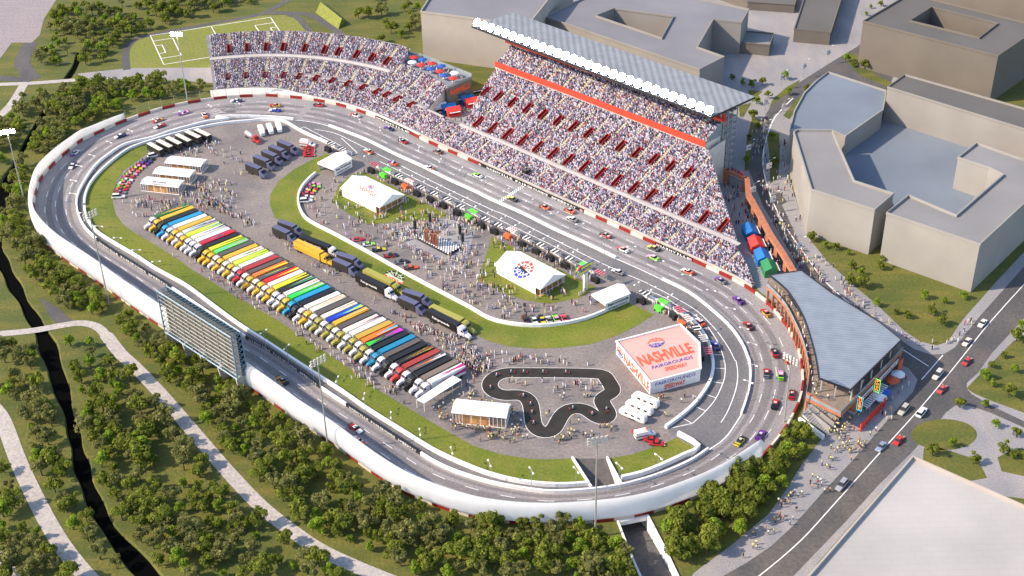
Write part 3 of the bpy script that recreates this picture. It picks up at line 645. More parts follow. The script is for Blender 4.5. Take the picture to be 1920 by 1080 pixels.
# stair tower at the right end
tw = [P(1349, 335), P(1374, 318)]; tu = (tw[1]-tw[0]); twl = tu.length; tu.normalize(); tn = Vector((-tu.y, tu.x, 0))
YEL = mat('yellow_stair', (.55, .50, .18), .6, 0, .1, .6); PGL = mat('pale_glazing', (.30, .36, .38), .15, .2, .1, .5)
g = MB()
for i in range(4):
    for j in range(3):
        p = tw[0]+tu*(twl*i/3)+tn*(j*4.0); g.bar(p, p+Vector((0, 0, 27)), .22, STEEL)
for k in range(1, 10):
    z = k*2.9
    for j in (0, 1, 2): a = tw[0]+tn*(4.0*j); g.bar(a+Vector((0, 0, z)), a+tu*twl+Vector((0, 0, z)), .13, STEEL)
    for i in (0, 3): a = tw[0]+tu*(twl*i/3); g.bar(a+Vector((0, 0, z)), a+tn*8+Vector((0, 0, z)), .13, STEEL)
g.build('tower_frame', mg)
g = MB()
for k in range(9):
    z = k*2.9; a = tw[0]+tu*.6+tn*(1 if k % 2 else 4.2)+Vector((0, 0, z)); b = tw[0]+tu*(twl*.55)+tn*(1 if k % 2 else 4.2)+Vector((0, 0, z+2.9)); 
    if k % 2: a.z, b.z = b.z, a.z
    w_ = tn*2.2; g.add([a, b, b+w_, a+w_, a-Vector((0, 0, .25)), b-Vector((0, 0, .25))], [(0, 1, 2, 3), (0, 4, 5, 1)], YEL)
    p = tw[0]+Vector((0, 0, z+2.9)); g.quad(p+tu*(twl*.56), p+tu*twl*.98, p+tu*twl*.98+tn*7.6, p+tu*(twl*.56)+tn*7.6, CONC)
g.build('stair', mg)
# wall closing the right end
g = MB(); a = sw(289.8, 43.4, 0); b = sw(289.8, 53.5, 0)
for (p, z1), (q_, z2) in zip([(sw(289.8, 40.5, 0), 15.2), (sw(289.5, 43.8, 0), 17.0)], [(sw(289.5, 43.8, 0), 17.0), (sw(289.2, 54, 0), 17.5)]): g.quad(p, q_, q_+Vector((0, 0, z2)), p+Vector((0, 0, z1)), CONCL)
g.build('end_wall', mg)
g = MB(); g.quad(sw(287.7, 44, 19), sw(287.7, 53.2, 19), sw(287.7, 53.2, 25), sw(287.7, 44, 20.6), PGL); g.build('end_glazing', mg)
# roof: straight slab
RT = [P(884, 48, 31.0), P(1333, 219, 31.0), P(1416, 181, 29.0), P(963, 24, 29.0)]
g = MB(); th_ = Vector((0, 0, .9)); lo = [v-th_ for v in RT]
g.add(RT, [(0, 1, 2, 3)], ROOFG); g.add(RT+lo, [(4, 7, 6, 5), (0, 4, 5, 1), (1, 5, 6, 2), (2, 6, 7, 3), (3, 7, 4, 0)], DARK)
roof = g.build('roof', mg)
fd = (RT[1]-RT[0]); n_l = 30; inn = (RT[3]-RT[0]).normalized()
proto = None
for i in range(n_l):
    p = RT[0]+fd*((i+.6)/n_l)+inn*.9
    if proto is None:
        g = MB(); fw = -Vector((inn.x, inn.y, 0)).normalized(); fx = Vector((-fw.y, fw.x, 0))
        g.box(0, 0, 0, .5, .5, .8, DARK); 
        cc = Vector((0, 0, 1.9)); nrm = (fw*.75+Vector((0, 0, .55))).normalized(); u = fx; v = nrm.cross(u)
        ring = [cc+u*1.85*math.cos(t)+v*1.7*math.sin(t) for t in [math.tau*k/14 for k in range(14)]]  # lens drawn oversize so the glowing disc takes in the lamp's glare
        back = [r_-nrm*.6 for r_ in [cc+(r-cc)*.6 for r in ring]]
        g.add(ring+back, [(k, (k+1) % 14, 14+(k+1) % 14, 14+k) for k in range(14)]+[tuple(range(14, 28))[::-1]], DARK)
        g.add([r+nrm*.02 for r in ring], [tuple(range(14))], LAMPON)
        proto = g.mesh('floodlight')
    o = bpy.data.objects.new('floodlight', proto); COL.objects.link(o); o.parent = roof; o.location = p-Vector(mg.location)
# vomitories and aisles as parts
CR1 = mat('vomitory_red', (.28, .013, .010), .5, 0, .08, .5); CR2 = mat('vomitory_floor', (.12, .02, .02), .8, 0, .1, .5)
def vomitory(parent, s, d0, d1, w=.68):
    g = MB(); h = 1.3
    zf = prf(d0)-.9
    for sg in (-w, w):
        for ww, mm in ((0, CR1),):
            a0, a1 = sw(s+sg, d0, prf(d0)-1), sw(s+sg, d1, prf(d1)-1); e = sw(s+sg+(.22 if sg > 0 else -.22), d0, 0)-sw(s+sg, d0, 0)
            t0 = Vector((0, 0, 1+h)); tq = Vector((0, 0, 1+h*.75))
            g.add([a0, a1, a1+tq, a0+t0, a0+e, a1+e, a1+e+tq, a0+e+t0], [(0, 1, 2, 3), (4, 5, 6, 7), (3, 2, 6, 7), (0, 4, 7, 3), (1, 5, 6, 2)], CR1)
    a, b = sw(s-w, d1, prf(d1)-1), sw(s+w, d1, prf(d1)-1); tq = Vector((0, 0, 1+h*.75)); g.quad(a, b, b+tq, a+tq, CR1)
    g.quad(sw(s-w, d0, prf(d0)+.12), sw(s+w, d0, prf(d0)+.12), sw(s+w, d1, prf(d1)+.12), sw(s-w, d1, prf(d1)+.12), CR2)
    return g.build('vomitory', parent)
def aisle(parent, s, d0, d1, w=1.1):
    w *= .85
    g = MB(); n = max(2, int((d1-d0)/.9))
    for i in range(n):
        a = d0+(d1-d0)*i/n; b = d0+(d1-d0)*(i+.62)/n; z = prf((a+b)/2)+.35
        g.add([sw(s-w/2, a, z), sw(s+w/2, a, z), sw(s+w/2, b, z), sw(s-w/2, b, z), sw(s-w/2, a, z-.4), sw(s+w/2, a, z-.4)], [(0, 1, 2, 3), (4, 5, 1, 0)], BEIGE)
    return g.build('aisle', parent)
VOM = []; AIS = []
for k in range(-1, 17):
    s = 194+AISLE*k; dm = mid1(s)
    if 188 < s < 323:
        vomitory(mg, s, 15.0, 20.2); VOM.append((s, 14.8, 20.6))
        top = min(43, dm-.4)
        if top > 21.5: aisle(mg, s-1.9*0, 20.6, top, 1.1); AIS.append((s, 20.6, top))
    s2 = 192.1+AISLE*k*.998
    if 180 < s2 < 296 and mid1(s2) > 34: vomitory(mg, s2, 29.0, 33.6); VOM.append((s2, 28.6, 34.2))
    if s < 336: 
        t_ = min(12.3, Mlo1(s+4)-.3)
        if t_ > 3: aisle(mg, s+4.0, 1.6, t_, 1.1); AIS.append((s+4, 1.6, t_))
    if 177 < s-2 < 287: aisle(mg, s-2.5, 44.4, 52.4, 1.2); AIS.append((s-2.5, 44.4, 52.4))
V2PX = [(115, 588), (250, 583), (388, 578), (525, 573), (643, 570), (765, 585), (888, 603), (1013, 620), (1140, 637), (1262, 655), (1340, 674), (1435, 707), (1530, 752)]
V1PX = [(117, 372), (253, 362), (390, 360), (526, 358), (685, 355), (832, 372), (953, 390), (1080, 405), (1203, 422), (1330, 437)]
for x, y in q(*ZR2, V2PX):
    s = inv(x, y)[0]
    vomitory(cs, s, 10.4, 14.2, .6); VOM.append((s, 10, 14.6))
    if s < 128: aisle(cs, s, Ld0(s)+.3, 10, 1.1); AIS.append((s, 0, 10))
    e_ = 23 if s < 137 else Ld1(s)-.4
    aisle(cs, s, 14.8, e_, 1.1); AIS.append((s, 14.6, e_))
for x, y in q(*ZR2, V1PX):
    s = inv(x, y)[0]
    vomitory(cs, s, 26.4, 30.4, .6); VOM.append((s, 26, 30.8)); aisle(cs, s, 31, 37.7, 1.1); AIS.append((s, 31, 38))
for s in (143, 152, 161, 170, 179):
    aisle(cs, s, 1.6, 12, 1.0); AIS.append((s, 1.5, 12))
# ------------------------------------------------------------------ spectators (far too many to count)
CROWD_C = [(238, 238, 248), (214, 206, 226), (190, 182, 210), (145, 136, 172), (105, 100, 138), (62, 60, 92), (40, 38, 54), (170, 60, 70), (205, 115, 115), (226, 200, 190), (90, 108, 158), (232, 222, 165)]
CW = [.15, .13, .13, .14, .12, .10, .07, .055, .04, .02, .07, .01]
CROWDM = [mat('clothing_%d' % i, tuple(v*.62 for v in lin(c)), .8, 0, 0) for i, c in enumerate(CROWD_C)]
SKINM = mat('skin', (.45, .26, .18), .7, 0, 0); HAIRM = mat('hair', (.05, .03, .02), .8, 0, 0)
def crowd_mesh(name, pts, hts, yaw, seated):
    """many small figures as one mesh: tapered torso and head each"""
    n = len(pts); pts = np.array(pts, dtype=float)
    # template: torso (8 verts) + head (5 verts)
    h = 1.0 if seated else 1.0
    if seated: T = [(-.24, -.2, 0), (.24, -.2, 0), (.24, .16, 0), (-.24, .16, 0), (-.21, -.12, .72), (.21, -.12, .72), (.21, .1, .72), (-.21, .1, .72), (-.12, -.12, .72), (.12, -.12, .72), (.12, .12, .72), (-.12, .12, .72), (0, 0, 1.02)]
    else: T = [(-.13, -.09, 0), (.13, -.09, 0), (.13, .09, 0), (-.13, .09, 0), (-.23, -.13, 1.42), (.23, -.13, 1.42), (.23, .13, 1.42), (-.23, .13, 1.42), (-.11, -.11, 1.45), (.11, -.11, 1.45), (.11, .11, 1.45), (-.11, .11, 1.45), (0, 0, 1.78)]
    T = np.array(T)
    Fq = [(0, 1, 5, 4), (1, 2, 6, 5), (2, 3, 7, 6), (3, 0, 4, 7), (4, 5, 6, 7)]; Ft = [(8, 9, 12), (9, 10, 12), (10, 11, 12), (11, 8, 12)]
    yaw = np.array(yaw); c, s_ = np.cos(yaw)[:, None], np.sin(yaw)[:, None]; sc = np.array(hts)[:, None]
    V = np.stack([T[None, :, 0]*c-T[None, :, 1]*s_, T[None, :, 0]*s_+T[None, :, 1]*c, T[None, :, 2]*sc+0*c], -1)+pts[:, None, :]
    nv = 13; off = (np.arange(n)*nv)[:, None]
    q_ = (np.array(Fq).reshape(1, -1)+off).reshape(n, -1); t_ = (np.array(Ft).reshape(1, -1)+off).reshape(n, -1)
    loops = np.concatenate([q_, t_], 1).ravel()
    lt = np.tile([4]*5+[3]*4, n); ls = np.concatenate([[0], np.cumsum(lt)[:-1]])
    me = bpy.data.meshes.new(name); me.vertices.add(n*nv); me.vertices.foreach_set('co', V.ravel())
    me.loops.add(len(loops)); me.loops.foreach_set('vertex_index', loops.astype(np.int32))
    me.polygons.add(len(lt)); me.polygons.foreach_set('loop_start', ls.astype(np.int32))
    try: me.polygons.foreach_set('loop_total', lt.astype(np.int32))
    except Exception: pass
    ci = RNG.choice(len(CROWDM), n, p=np.array(CW)/sum(CW)); hd = np.where(RNG.random(n) < .45, 12, 13); hd = np.where(RNG.random(n) < .25, 0, hd)
    mi = np.concatenate([np.repeat(ci[:, None], 5, 1), np.repeat(hd[:, None], 4, 1)], 1).ravel()
    for m in CROWDM+[SKINM, HAIRM]: me.materials.append(m)
    me.polygons.foreach_set('material_index', mi.astype(np.int32)); me.update(calc_edges=True); me.validate()
    return me
pts, yw = [], []
def blocked(s, d):
    for (a, x, y) in AIS:
        if abs(a-s) < .68 and x <= d <= y: return random.random() < (.9 if math.sin(a*3.7+d*.55) > -.35 else .25)
    for (a, x, y) in VOM:
        if abs(a-s) < 1.15 and x-.3 <= d <= y: return True
    return False
AIS_ALL, VOM_ALL = AIS, VOM
def fill(s0, s1, da, db, ds=.84, step=.62):
    global AIS, VOM
    d = da
    while d < db:
        AIS = [t_ for t_ in AIS_ALL if t_[1] <= d <= t_[2]]; VOM = [t_ for t_ in VOM_ALL if t_[1]-.4 <= d <= t_[2]+.1]
        s = s0+random.random()*.4
        while s < s1:
            s += step*(.85+.3*random.random())
            if random.random() < .035 or blocked(s, d): continue
            yield s, d
        d += ds
for s, d in fill(72, 186, 2.0, 37.6):
    if d < Ld0(s)+.4 or d > Ld1(s)-.4 or 12.4 < d < 14.8 and s > 100 or (s < 137 and 22.9 < d < 24.8): continue
    if s > 176 and d > 12.2: continue
    pts.append(tuple(sw(s, d, prf(d)+.05))); yw.append(random.uniform(-.5, .5)+2.4)
for s, d in fill(177.5, 341, 1.6, 43.2):
    if 12.3 < d < 14.9: continue
    if d < 12.4 and (d > Mlo1(s)-.3): continue
    if d > 14.5 and (d < mid0(s)+.4 or d > mid1(s)-.5): continue
    pts.append(tuple(sw(s, d, prf(d)+.05))); yw.append(random.uniform(-.5, .5)+2.4)
for s, d in fill(176.6, 287, 44.6, 52.8):
    pts.append(tuple(sw(s, d, prf(d)+.05))); yw.append(random.uniform(-.5, .5)+2.4)
AIS, VOM = AIS_ALL, VOM_ALL
me = crowd_mesh('seated_spectators', pts, [random.uniform(.9, 1.15) for _ in pts], yw, True)
o = bpy.data.objects.new('seated_spectators', me); COL.objects.link(o); o['kind'] = 'stuff'; tag(o, 'thousands of seated spectators in pale, navy and red clothes filling the stands', 'crowd')
print('spectators', len(pts))
# camera platform among the seats
w = P(987, 321, 3.6); t = thing('camera_platform', 'small black camera platform among the spectators in the lower rows', 'platform', tuple(w))
g = MB(); g.box(w.x, w.y, w.z-.4, 2.6, 2.2, 1.3, BLACK, .7); g.build('platform_box', t)
g = MB(); g.bar((w.x, w.y, w.z+.9), (w.x+.3, w.y, w.z+2.2), .12, BLACK); g.box(w.x+.3, w.y, w.z+2.1, .9, .5, .5, BLACK, .4); g.build('camera', t)
# ================================================================== TERRACE between the stands
TZ = 9.6
tp = PP([(745, 100), (785, 103), (884, 142), (884, 147), (838, 166), (812, 150), (770, 131), (738, 127)], TZ)
t = thing('upper_terrace', 'raised corner terrace with umbrellas beside the curved stand and lettered side wall', 'terrace', (tp[4].x, tp[4].y, 0))
OLIVE = mat('olive_render_wall', (.16, .15, .12), .8, 0, .1, .3)
g = MB(); g.prism(tp, 0, TZ, OLIVE, mat('terrace_paving', (.24, .26, .30), .8, 0, .15, .5)); g.build('terrace_block', t)
g = MB(); g.wall([tp[i] for i in (0, 1, 2, 3, 4)], 1.1, .12, PGL, TZ, False); g.build('parapet', t)
a, b = tp[4], tp[3]; X = (b-a); nn = Vector((X.y, -X.x, 0)).normalized()*.12
g = MB(); text(g, 'NASHVILLE', a+X*.12+nn+Vector((0, 0, -3.9)), X*.8, (0, 0, 2.5), CORAL, .05)
globe_logo(g, a+X*.5+nn+Vector((0, 0, -.75)), X.normalized()*1.7, (0, 0, .5), CORAL, CORAL, CORAL, CORAL, CORAL) if 0 else None
text(g, 'FAIRGROUNDS', a+X*.4+nn+Vector((0, 0, -5.6)), X*.32, (0, 0, .9), BLUEL, .02)
text(g, 'SPEEDWAY', a+X*.45+nn+Vector((0, 0, -7.0)), X*.3, (0, 0, .9), CORAL, .02); g.build('wall_lettering', t)
UMB = {'red': mat('umbrella_red', (.62, .04, .03), .7, 0, .1, 1), 'blue': mat('umbrella_blue', (.02, .10, .42), .7, 0, .1, 1), 'white': mat('umbrella_white', (.80, .82, .86), .7, 0, .05, 1), 'orange': mat('umbrella_orange', (.62, .11, .04), .7, 0, .1, 1)}
def umbrella(px, py, z, colr, label, r=2.0, grp=None):
    w = P(px, py, z+2.5); o = thing('umbrella', label, 'umbrella', (w.x, w.y, z), random.random(), grp)
    g = MB(); n = 8; ring = [(r*math.cos(t), r*math.sin(t), 2.3) for t in [math.tau*k/n for k in range(n)]]; low = [(x, y, 2.1) for x, y, _ in ring]
    g.add(ring+[(0, 0, 3.0)], [(k, (k+1) % n, n) for k in range(n)], UMB[colr]); g.add(ring+low, [(k, n+k, n+(k+1) % n, (k+1) % n) for k in range(n)], UMB[colr]); g.build('canopy', o, local=True)
    g = MB(); g.bar((0, 0, 0), (0, 0, 2.9), .06, STEEL, 6); g.build('pole', o, local=True)
    g = MB(); g.box(0, 0, .7, 1.1, 1.1, .06, WHITE); g.bar((0, 0, 0), (0, 0, .7), .12, STEEL, 6); g.build('table', o, local=True)
for i, (x, y, c, l) in enumerate([(775.6, 106, 'red', 'red umbrella at the far left corner of the raised terrace'), (792.6, 110.5, 'blue', 'blue umbrella at the back of the terrace right of the far red one'), (772.6, 115.5, 'white', 'white umbrella at the left end of the raised terrace'), (809.6, 117.5, 'red', 'red umbrella on the terrace behind the white railing, between two blue ones'), (789.3, 120.5, 'red', 'red umbrella near the terrace front row, right of the left white one'), (827.5, 122.6, 'blue', 'blue umbrella beside the back railing halfway along the terrace'), (807.4, 127.3, 'blue', 'blue umbrella in the middle of the terrace'), (825, 132.3, 'red', 'red umbrella in the middle of the terrace between two blue ones'), (852, 135.3, 'white', 'white umbrella towards the right end of the raised terrace'), (832, 139.7, 'blue', 'blue umbrella near the front edge of the terrace'), (849.5, 145.5, 'red', 'red umbrella nearest the lettered wall corner of the terrace')]):
    umbrella(x, y, TZ, c, l, 2.0, 'umbrellas on the raised terrace')
# lower food court
fp = PP([(800, 214), (838, 185), (884, 162), (905, 165), (862, 236), (905, 262), (940, 276), (915, 262), (870, 240)], 0)
sh('food_court_paving', PAVE, 4.0-3.94, PP([(780, 240), (838, 190), (884, 182), (930, 160), (900, 200), (870, 250), (850, 262)]))
STALL = {'white': WHITE, 'blue': mat('stall_blue', (.01, .15, .45), .5, 0, .05, 1), 'red': mat('stall_red', (.75, .05, .04), .5, 0, .05, 1), 'green': mat('stall_green', (.02, .20, .07), .5, 0, .05, 1), 'gold': mat('stall_gold', (.30, .19, .03), .5, 0, .05, 1), 'darkred': mat('stall_dark_red', (.35, .01, .01), .5, 0, .05, 1)}
def stall(px, py, colr, rz, label, z=0., sx=5.5, sy=3.6, h=2.8, front=None, grp='food stalls between the stands'):
    w = P(px, py, z+1.5); o = thing('food_stall', label, 'stall', (w.x, w.y, z), rz, grp); m = STALL[colr]
    g = MB(); g.box(0, 0, 0, sx, sy, h, m); g.build('stall_body', o, local=True)
    g = MB(); rx, ry = sx/2+.25, sy/2+.25
    g.add([(-rx, -ry, h), (rx, -ry, h), (rx, ry, h), (-rx, ry, h), (-rx, 0, h+1.3), (rx, 0, h+1.3)], [(0, 1, 5, 4), (2, 3, 4, 5), (0, 4, 3), (1, 2, 5)], m); g.build('roof', o, local=True)
    g = MB(); g.box(0, -ry-.02, 1.0, sx*.8, .1, 1.3, STALL['darkred'] if colr == 'red' else BLACK); g.build('serving_hatch', o, local=True)
    g = MB(); g.box(0, -ry-.35, 2.35, sx*.86, .75, .12, WHITE); g.build('awning', o, local=True)
for a in [(824, 203, 'white', .35, 'white gabled food stall left of the blue one at the foot of the stand'), (841, 204, 'blue', .35, 'blue gabled food stall between the white and the red one'), (850, 210, 'red', .35, 'red gabled food stall in front of the blue one beside the steps'), (863, 185, 'green', .42, 'green food stall under the NASHVILLE wall lettering'), (876, 188, 'blue', .42, 'blue food stall right of the green one'), (884, 193, 'red', .42, 'red food stall tucked against the main grandstand'), (892, 170, 'gold', .42, 'brownish gold food stall behind the others at the corner of the wall')]: stall(*a)
dr = P(1416, 460)-P(1405, 435); ang = math.atan2(dr.y, dr.x)
for a in [(1406, 436, 'blue', 'blue concession tent nearest the entrance gate'), (1417, 460, 'red', 'red concession tent between the two blue ones'), (1429, 484, 'blue', 'blue concession tent between the red one and the green one'), (1442, 505, 'green', 'green concession tent nearest the curved roof building')]:
    stall(a[0], a[1], a[2], ang+math.pi, a[3], 0, 6.2, 4.4, 2.8, grp='concession tents behind the grandstand')
# ================================================================== BUILDINGS
def wallm(n, c): return mat(n, c, .85, 0, .07, .08)
def massing(label, px, h, cw, cr_, par=.9, holes=(), name='building', z0=0., top_z=None):
    pts = PP(px, h); base = sum(pts, Vector())/len(pts)
    t = thing(name, label, 'building', (base.x, base.y, 0)); xy = [(p.x, p.y) for p in pts]
    A = sum(xy[i][0]*xy[(i+1) % len(xy)][1]-xy[(i+1) % len(xy)][0]*xy[i][1] for i in range(len(xy)))
    if A < 0: xy = xy[::-1]
    hs = [[(p.x, p.y) for p in PP(hh, h)] for hh in holes]
    g = MB(); g.prism(xy, z0, h, cw, cap=False)
    for hh in hs: g.prism(hh, z0+1, h, cw, cap=False)
    g.build('wall', t); g = MB(); g.sheet(xy, h-.02, cr_, hs); g.build('roof', t)
    g = MB(); g.wall(xy, par, .5, cw, h, True)
    for hh in hs: g.wall(hh, par, .5, cw, h, True)
    g.build('parapet', t); return t
BW1 = wallm('plaster_warm_white', (.40, .355, .315)); BW2 = wallm('plaster_dimmed', (.155, .135, .115)); BW3 = wallm('plaster_stone', (.27, .25, .23)); BW4 = wallm('plaster_light', (.30, .285, .265))  # upper right blocks' plaster: the corner darkening is put into the wall colour
def roofm(n, c):
    m = mat(n, c, .85, 0, .10, .035); nt = m.node_tree; N = nt.nodes; L = nt.links; tc = N.new('ShaderNodeTexCoord'); br = N.new('ShaderNodeTexBrick'); br.inputs['Scale'].default_value = .12; br.inputs['Mortar Size'].default_value = .012; br.inputs['Color1'].default_value = (1, 1, 1, 1); br.inputs['Color2'].default_value = (.975, .975, .98, 1); br.inputs['Mortar'].default_value = (.93, .93, .93, 1)
    L.new(tc.outputs['Object'], br.inputs[0]); b = N['Principled BSDF']; src = b.inputs['Base Color'].links[0].from_socket; x = N.new('ShaderNodeMix'); x.data_type = 'RGBA'; x.blend_type = 'MULTIPLY'; x.inputs[0].default_value = 1; L.new(src, x.inputs[6]); L.new(br.outputs[0], x.inputs[7]); L.new(x.outputs[2], b.inputs['Base Color']); return m
BR1 = roofm('flat_roof_grey', (.20, .20, .22)); BR2 = roofm('flat_roof_dimmed', (.115, .108, .102)); BR3 = roofm('flat_roof_blue', (.165, .20, .245)); BR4 = roofm('flat_roof_pale', (.26, .25, .25)); BR5 = roofm('flat_roof_mid', (.225, .222, .225))  # darkest roof: the upper right corner's darkening is put into its colour
massing('large plain white hall behind the curved stand and terrace', [(789, 24), (990, 50), (1034, -6), (1075, -60), (852, -75)], 22, BW1, BR1)
massing('white building with a sunken courtyard just behind the grandstand canopy', [(1020, 33), (1312, 133), (1358, 109), (1307, 91), (1337, 39), (1390, 44), (1404, 20), (1250, -14), (1105, -6)], 15, BW3, BR1, holes=[[(1117, 32), (1151.5, 18), (1263, 33), (1241, 74)]])
massing('small low pale box building beside the paved square', [(1380, 58), (1451, 64), (1443, 86), (1378, 80)], 5, BW2, BR5, .6)
massing('long low building at the top edge behind the paved square', [(1489, 56), (1557, 62), (1577, -2), (1590, -40), (1525, -45), (1507, 0)], 6, BW2, BR2, .6)
massing('low dark deck building cut by the top edge of the picture', [(1340, -18), (1402, 4), (1490, 10), (1496, -12), (1440, -60), (1350, -60)], 4, BW2, BR2, .5)
massing('big dimmed block with a courtyard at the upper right', [(1618, 42), (1871, 107), (1952, 52), (1744, 0), (1700, -8), (1687, 1)], 21, BW2, BR2, .8, [[(1706, 41), (1747, 15), (1871, 46), (1836, 73)]])
massing('tall tan block behind the courtyard block at the top right corner', [(1765, -80), (2010, -20), (2060, -90), (1830, -140)], 30, BW2, BR2)
massing('building with a quarter round roof beside the curving street', [(1481, 246), (1489, 211), (1508, 176), (1530, 154), (1553, 137), (1661, 172), (1655, 208), (1585, 257), (1562, 247)], 14, BW4, BR3, .7)
massing('long pale bar building behind the quarter round roof', [(1664, 165), (1930, 247), (2060, 290), (2080, 255), (1925, 207), (1696, 142)], 20, BW3, BR2, .7)
massing('low blue roofed podium between the pale blocks', [(1575, 268), (1655, 212), (1800, 262), (1870, 300), (1800, 420), (1690, 400), (1660, 395), (1600, 355)], 6, BW4, BR3, .5)
massing('wedge shaped white block standing on the lawn beside the curving pavement', [(1488, 250), (1521, 358), (1640, 396), (1675, 366), (1601, 342), (1565, 260), (1560, 247), (1496, 246)], 17.5, BW4, BR5)
massing('white block with a notched corner courtyard next to the boulevard', [(1662, 402), (1837, 461), (1965, 342), (1965, 312), (1911, 299), (1831, 271), (1796, 298), (1854, 317), (1881, 330), (1804, 397), (1793, 407), (1767, 396), (1703, 369)], 18.2, BW4, BR5)
massing('huge pale flat roof building cut by the bottom right corner', [(1711, 860), (2010, 993), (2010, 1300), (1400, 1230), (1520, 1080)], 12, BW1, roofm('pale_flat_roof', (.40, .385, .375)), 1.0)
# ================================================================== CLUB HOUSE with curved deck
DZ = 7.2; RZ = 11.6
dk = PP([(1437, 536), (1444, 520), (1500, 512), (1560, 553), (1650, 608), (1684, 632), (1693, 655), (1576, 777), (1511, 745)], DZ)
arc = cr(PP([(1511, 745), (1517, 705), (1514, 675), (1505, 640), (1492, 610), (1475, 577), (1455, 552), (1437, 536)], DZ), 3)
dpoly = [(p.x, p.y) for p in dk[:-1]]+[(p.x, p.y) for p in arc[:-1]]
t = club = thing('club_house', 'club building with curved grey roof, timber deck and terracotta columns beside the turn', 'building', (P(1570, 640).x, P(1570, 640).y, 0))
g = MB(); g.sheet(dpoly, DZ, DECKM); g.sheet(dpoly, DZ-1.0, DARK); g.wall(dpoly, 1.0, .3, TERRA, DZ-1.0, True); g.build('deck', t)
inner = [(p[0]*.93+P(1570, 640).x*.07, p[1]*.93+P(1570, 640).y*.07) for p in dpoly]
pit_ = PP([(1578, 790), (1608, 765), (1700, 668), (1700, 655), (1600, 700)], 0)
g = MB(); hall = PP([(1452, 558), (1500, 540), (1640, 640), (1668, 690), (1612, 740), (1572, 745), (1535, 742), (1532, 700), (1515, 645), (1490, 600)], 0); g.prism([(p.x, p.y) for p in hall], 0, DZ-1.0, BLACK, cap=False); g.build('recessed_black_wall', t)  # plain black walls filling the dark openings behind the columns
arr = resample(arc, 3.0)
for p in arr[1:-1]:
    g = MB(); g.box(p.x+.5, p.y+.3, 0, .7, .7, DZ-1.0, TERRA); g.build('column', t)
g = MB(); g.wall(arr, 1.0, .08, PGL, DZ+.05); g.wall([(p.x, p.y) for p in PP([(1511, 745), (1576, 777), (1693, 655)], DZ)], 1.0, .08, PGL, DZ+.05); g.build('glass_railing', t)
rp = PP([(1442.5, 516), (1502.5, 507.5), (1560, 550), (1650, 605), (1690, 637.5), (1595, 731), (1535, 709)], RZ); ra = cr(PP([(1535, 709), (1530, 675), (1520, 635), (1505, 592), (1480, 550), (1460, 530), (1442.5, 516)], RZ), 3)
rpoly = [(p.x, p.y) for p in rp[:-1]]+[(p.x, p.y) for p in ra[:-1]]
g = MB(); g.prism(rpoly, RZ-.5, RZ, DARK, ROOFB); g.sheet(rpoly, RZ-.5, CONC); g.build('roof', t)
g = MB(); g.wall(rpoly, .25, .35, DARK, RZ, True); g.build('roof_edge', t)
ups = PP([(1470, 528), (1510, 520), (1640, 612), (1672, 640), (1592, 712), (1548, 695), (1535, 650), (1505, 580)], RZ); 
g = MB(); g.prism([(p.x*.9+P(1570, 640).x*.1, p.y*.9+P(1570, 640).y*.1) for p in ups], DZ, RZ-.5, GLASSD, cap=False); g.build('upper_glass_wall', t)
for a in [(1540, 716), (1568, 727), (1600, 734), (1620, 714), (1640, 694), (1660, 672), (1678, 652), (1552, 700)]:
    p = P(*a, RZ); p = p.lerp(P(1570, 640, RZ), .06); g = MB(); g.box(p.x, p.y, DZ, .35, .35, RZ-DZ-.5, CONC); g.build('column', t)
# parapet planter on the deck corner, corner pier and shop front
a, b = P(1511, 745, DZ), P(1576, 777, DZ); g = MB()
dn_ = (b-a).normalized(); nn = Vector((-dn_.y, dn_.x, 0)); g.add([a, b, b+nn*.8, a+nn*.8, a+Vector((0, 0, 1.6)), b+Vector((0, 0, .4)), b+nn*.8+Vector((0, 0, .4)), a+nn*.8+Vector((0, 0, 1.6))], [(0, 1, 5, 4), (1, 2, 6, 5), (2, 3, 7, 6), (3, 0, 4, 7), (4, 5, 6, 7)], TERRA); g.build('raised_corner', t)
p = P(1606, 772); e = (P(1693, 655)-P(1576, 777)).normalized(); en = Vector((e.y, -e.x, 0)); ang = math.atan2(e.y, e.x)
g = MB(); q1 = p; g.box(q1.x-1, q1.y+2, 0, 5.0, 4.2, DZ-1, TERRA, ang); g.box(q1.x-1, q1.y+2, 0, 5.3, 4.5, .8, CONCL, ang); g.build('corner_pier', t)
def facade(f, off=0.0): 
    a_ = P(1576, 777, DZ); b_ = P(1693, 655, DZ); return a_.lerp(b_, f)+en*off
for f in (.52, .97):
    w = facade(f, -.6); g = MB(); g.box(w.x, w.y, 0, 1.2, 1.2, DZ-1, TERRA, ang); g.build('pier', t)
def vsign(label, f, s, lit, frame, h=4.6):
    w = facade(f, .9); o = thing('blade_sign', label, 'sign', (w.x, w.y, 2.4), ang)
    g = MB(); g.box(0, 0, 0, .25, 1.5, h, BLACK); g.build('sign_box', o, local=True)
    g = MB()
    for k, (y, z, sy, sz) in enumerate(((0, 0, 1.6, .12), (0, h-.12, 1.6, .12), (-.78, 0, .12, h), (.78, 0, .12, h))): g.box(-.16, y, z, .08, sy, sz, frame)
    g.build('neon_frame', o, local=True)
    g = MB(); n = len(s)
    for i, ch in enumerate(s): text(g, ch, (-.15, .45, h-(i+1)*(h-.3)/n), (0, -.9, 0), (0, 0, (h-.5)/n*.86), lit, .05)
    g.build('sign_lettering', o, local=True)
ORL = mat('sign_orange_letter', (1, .22, .05), .5, 0, 0, emit=1.2); GRN = mat('neon_green', (.2, .9, .1), .5, 0, 0, emit=1.0); TEA = mat('neon_teal', (.05, .6, .75), .5, 0, 0, emit=.9)
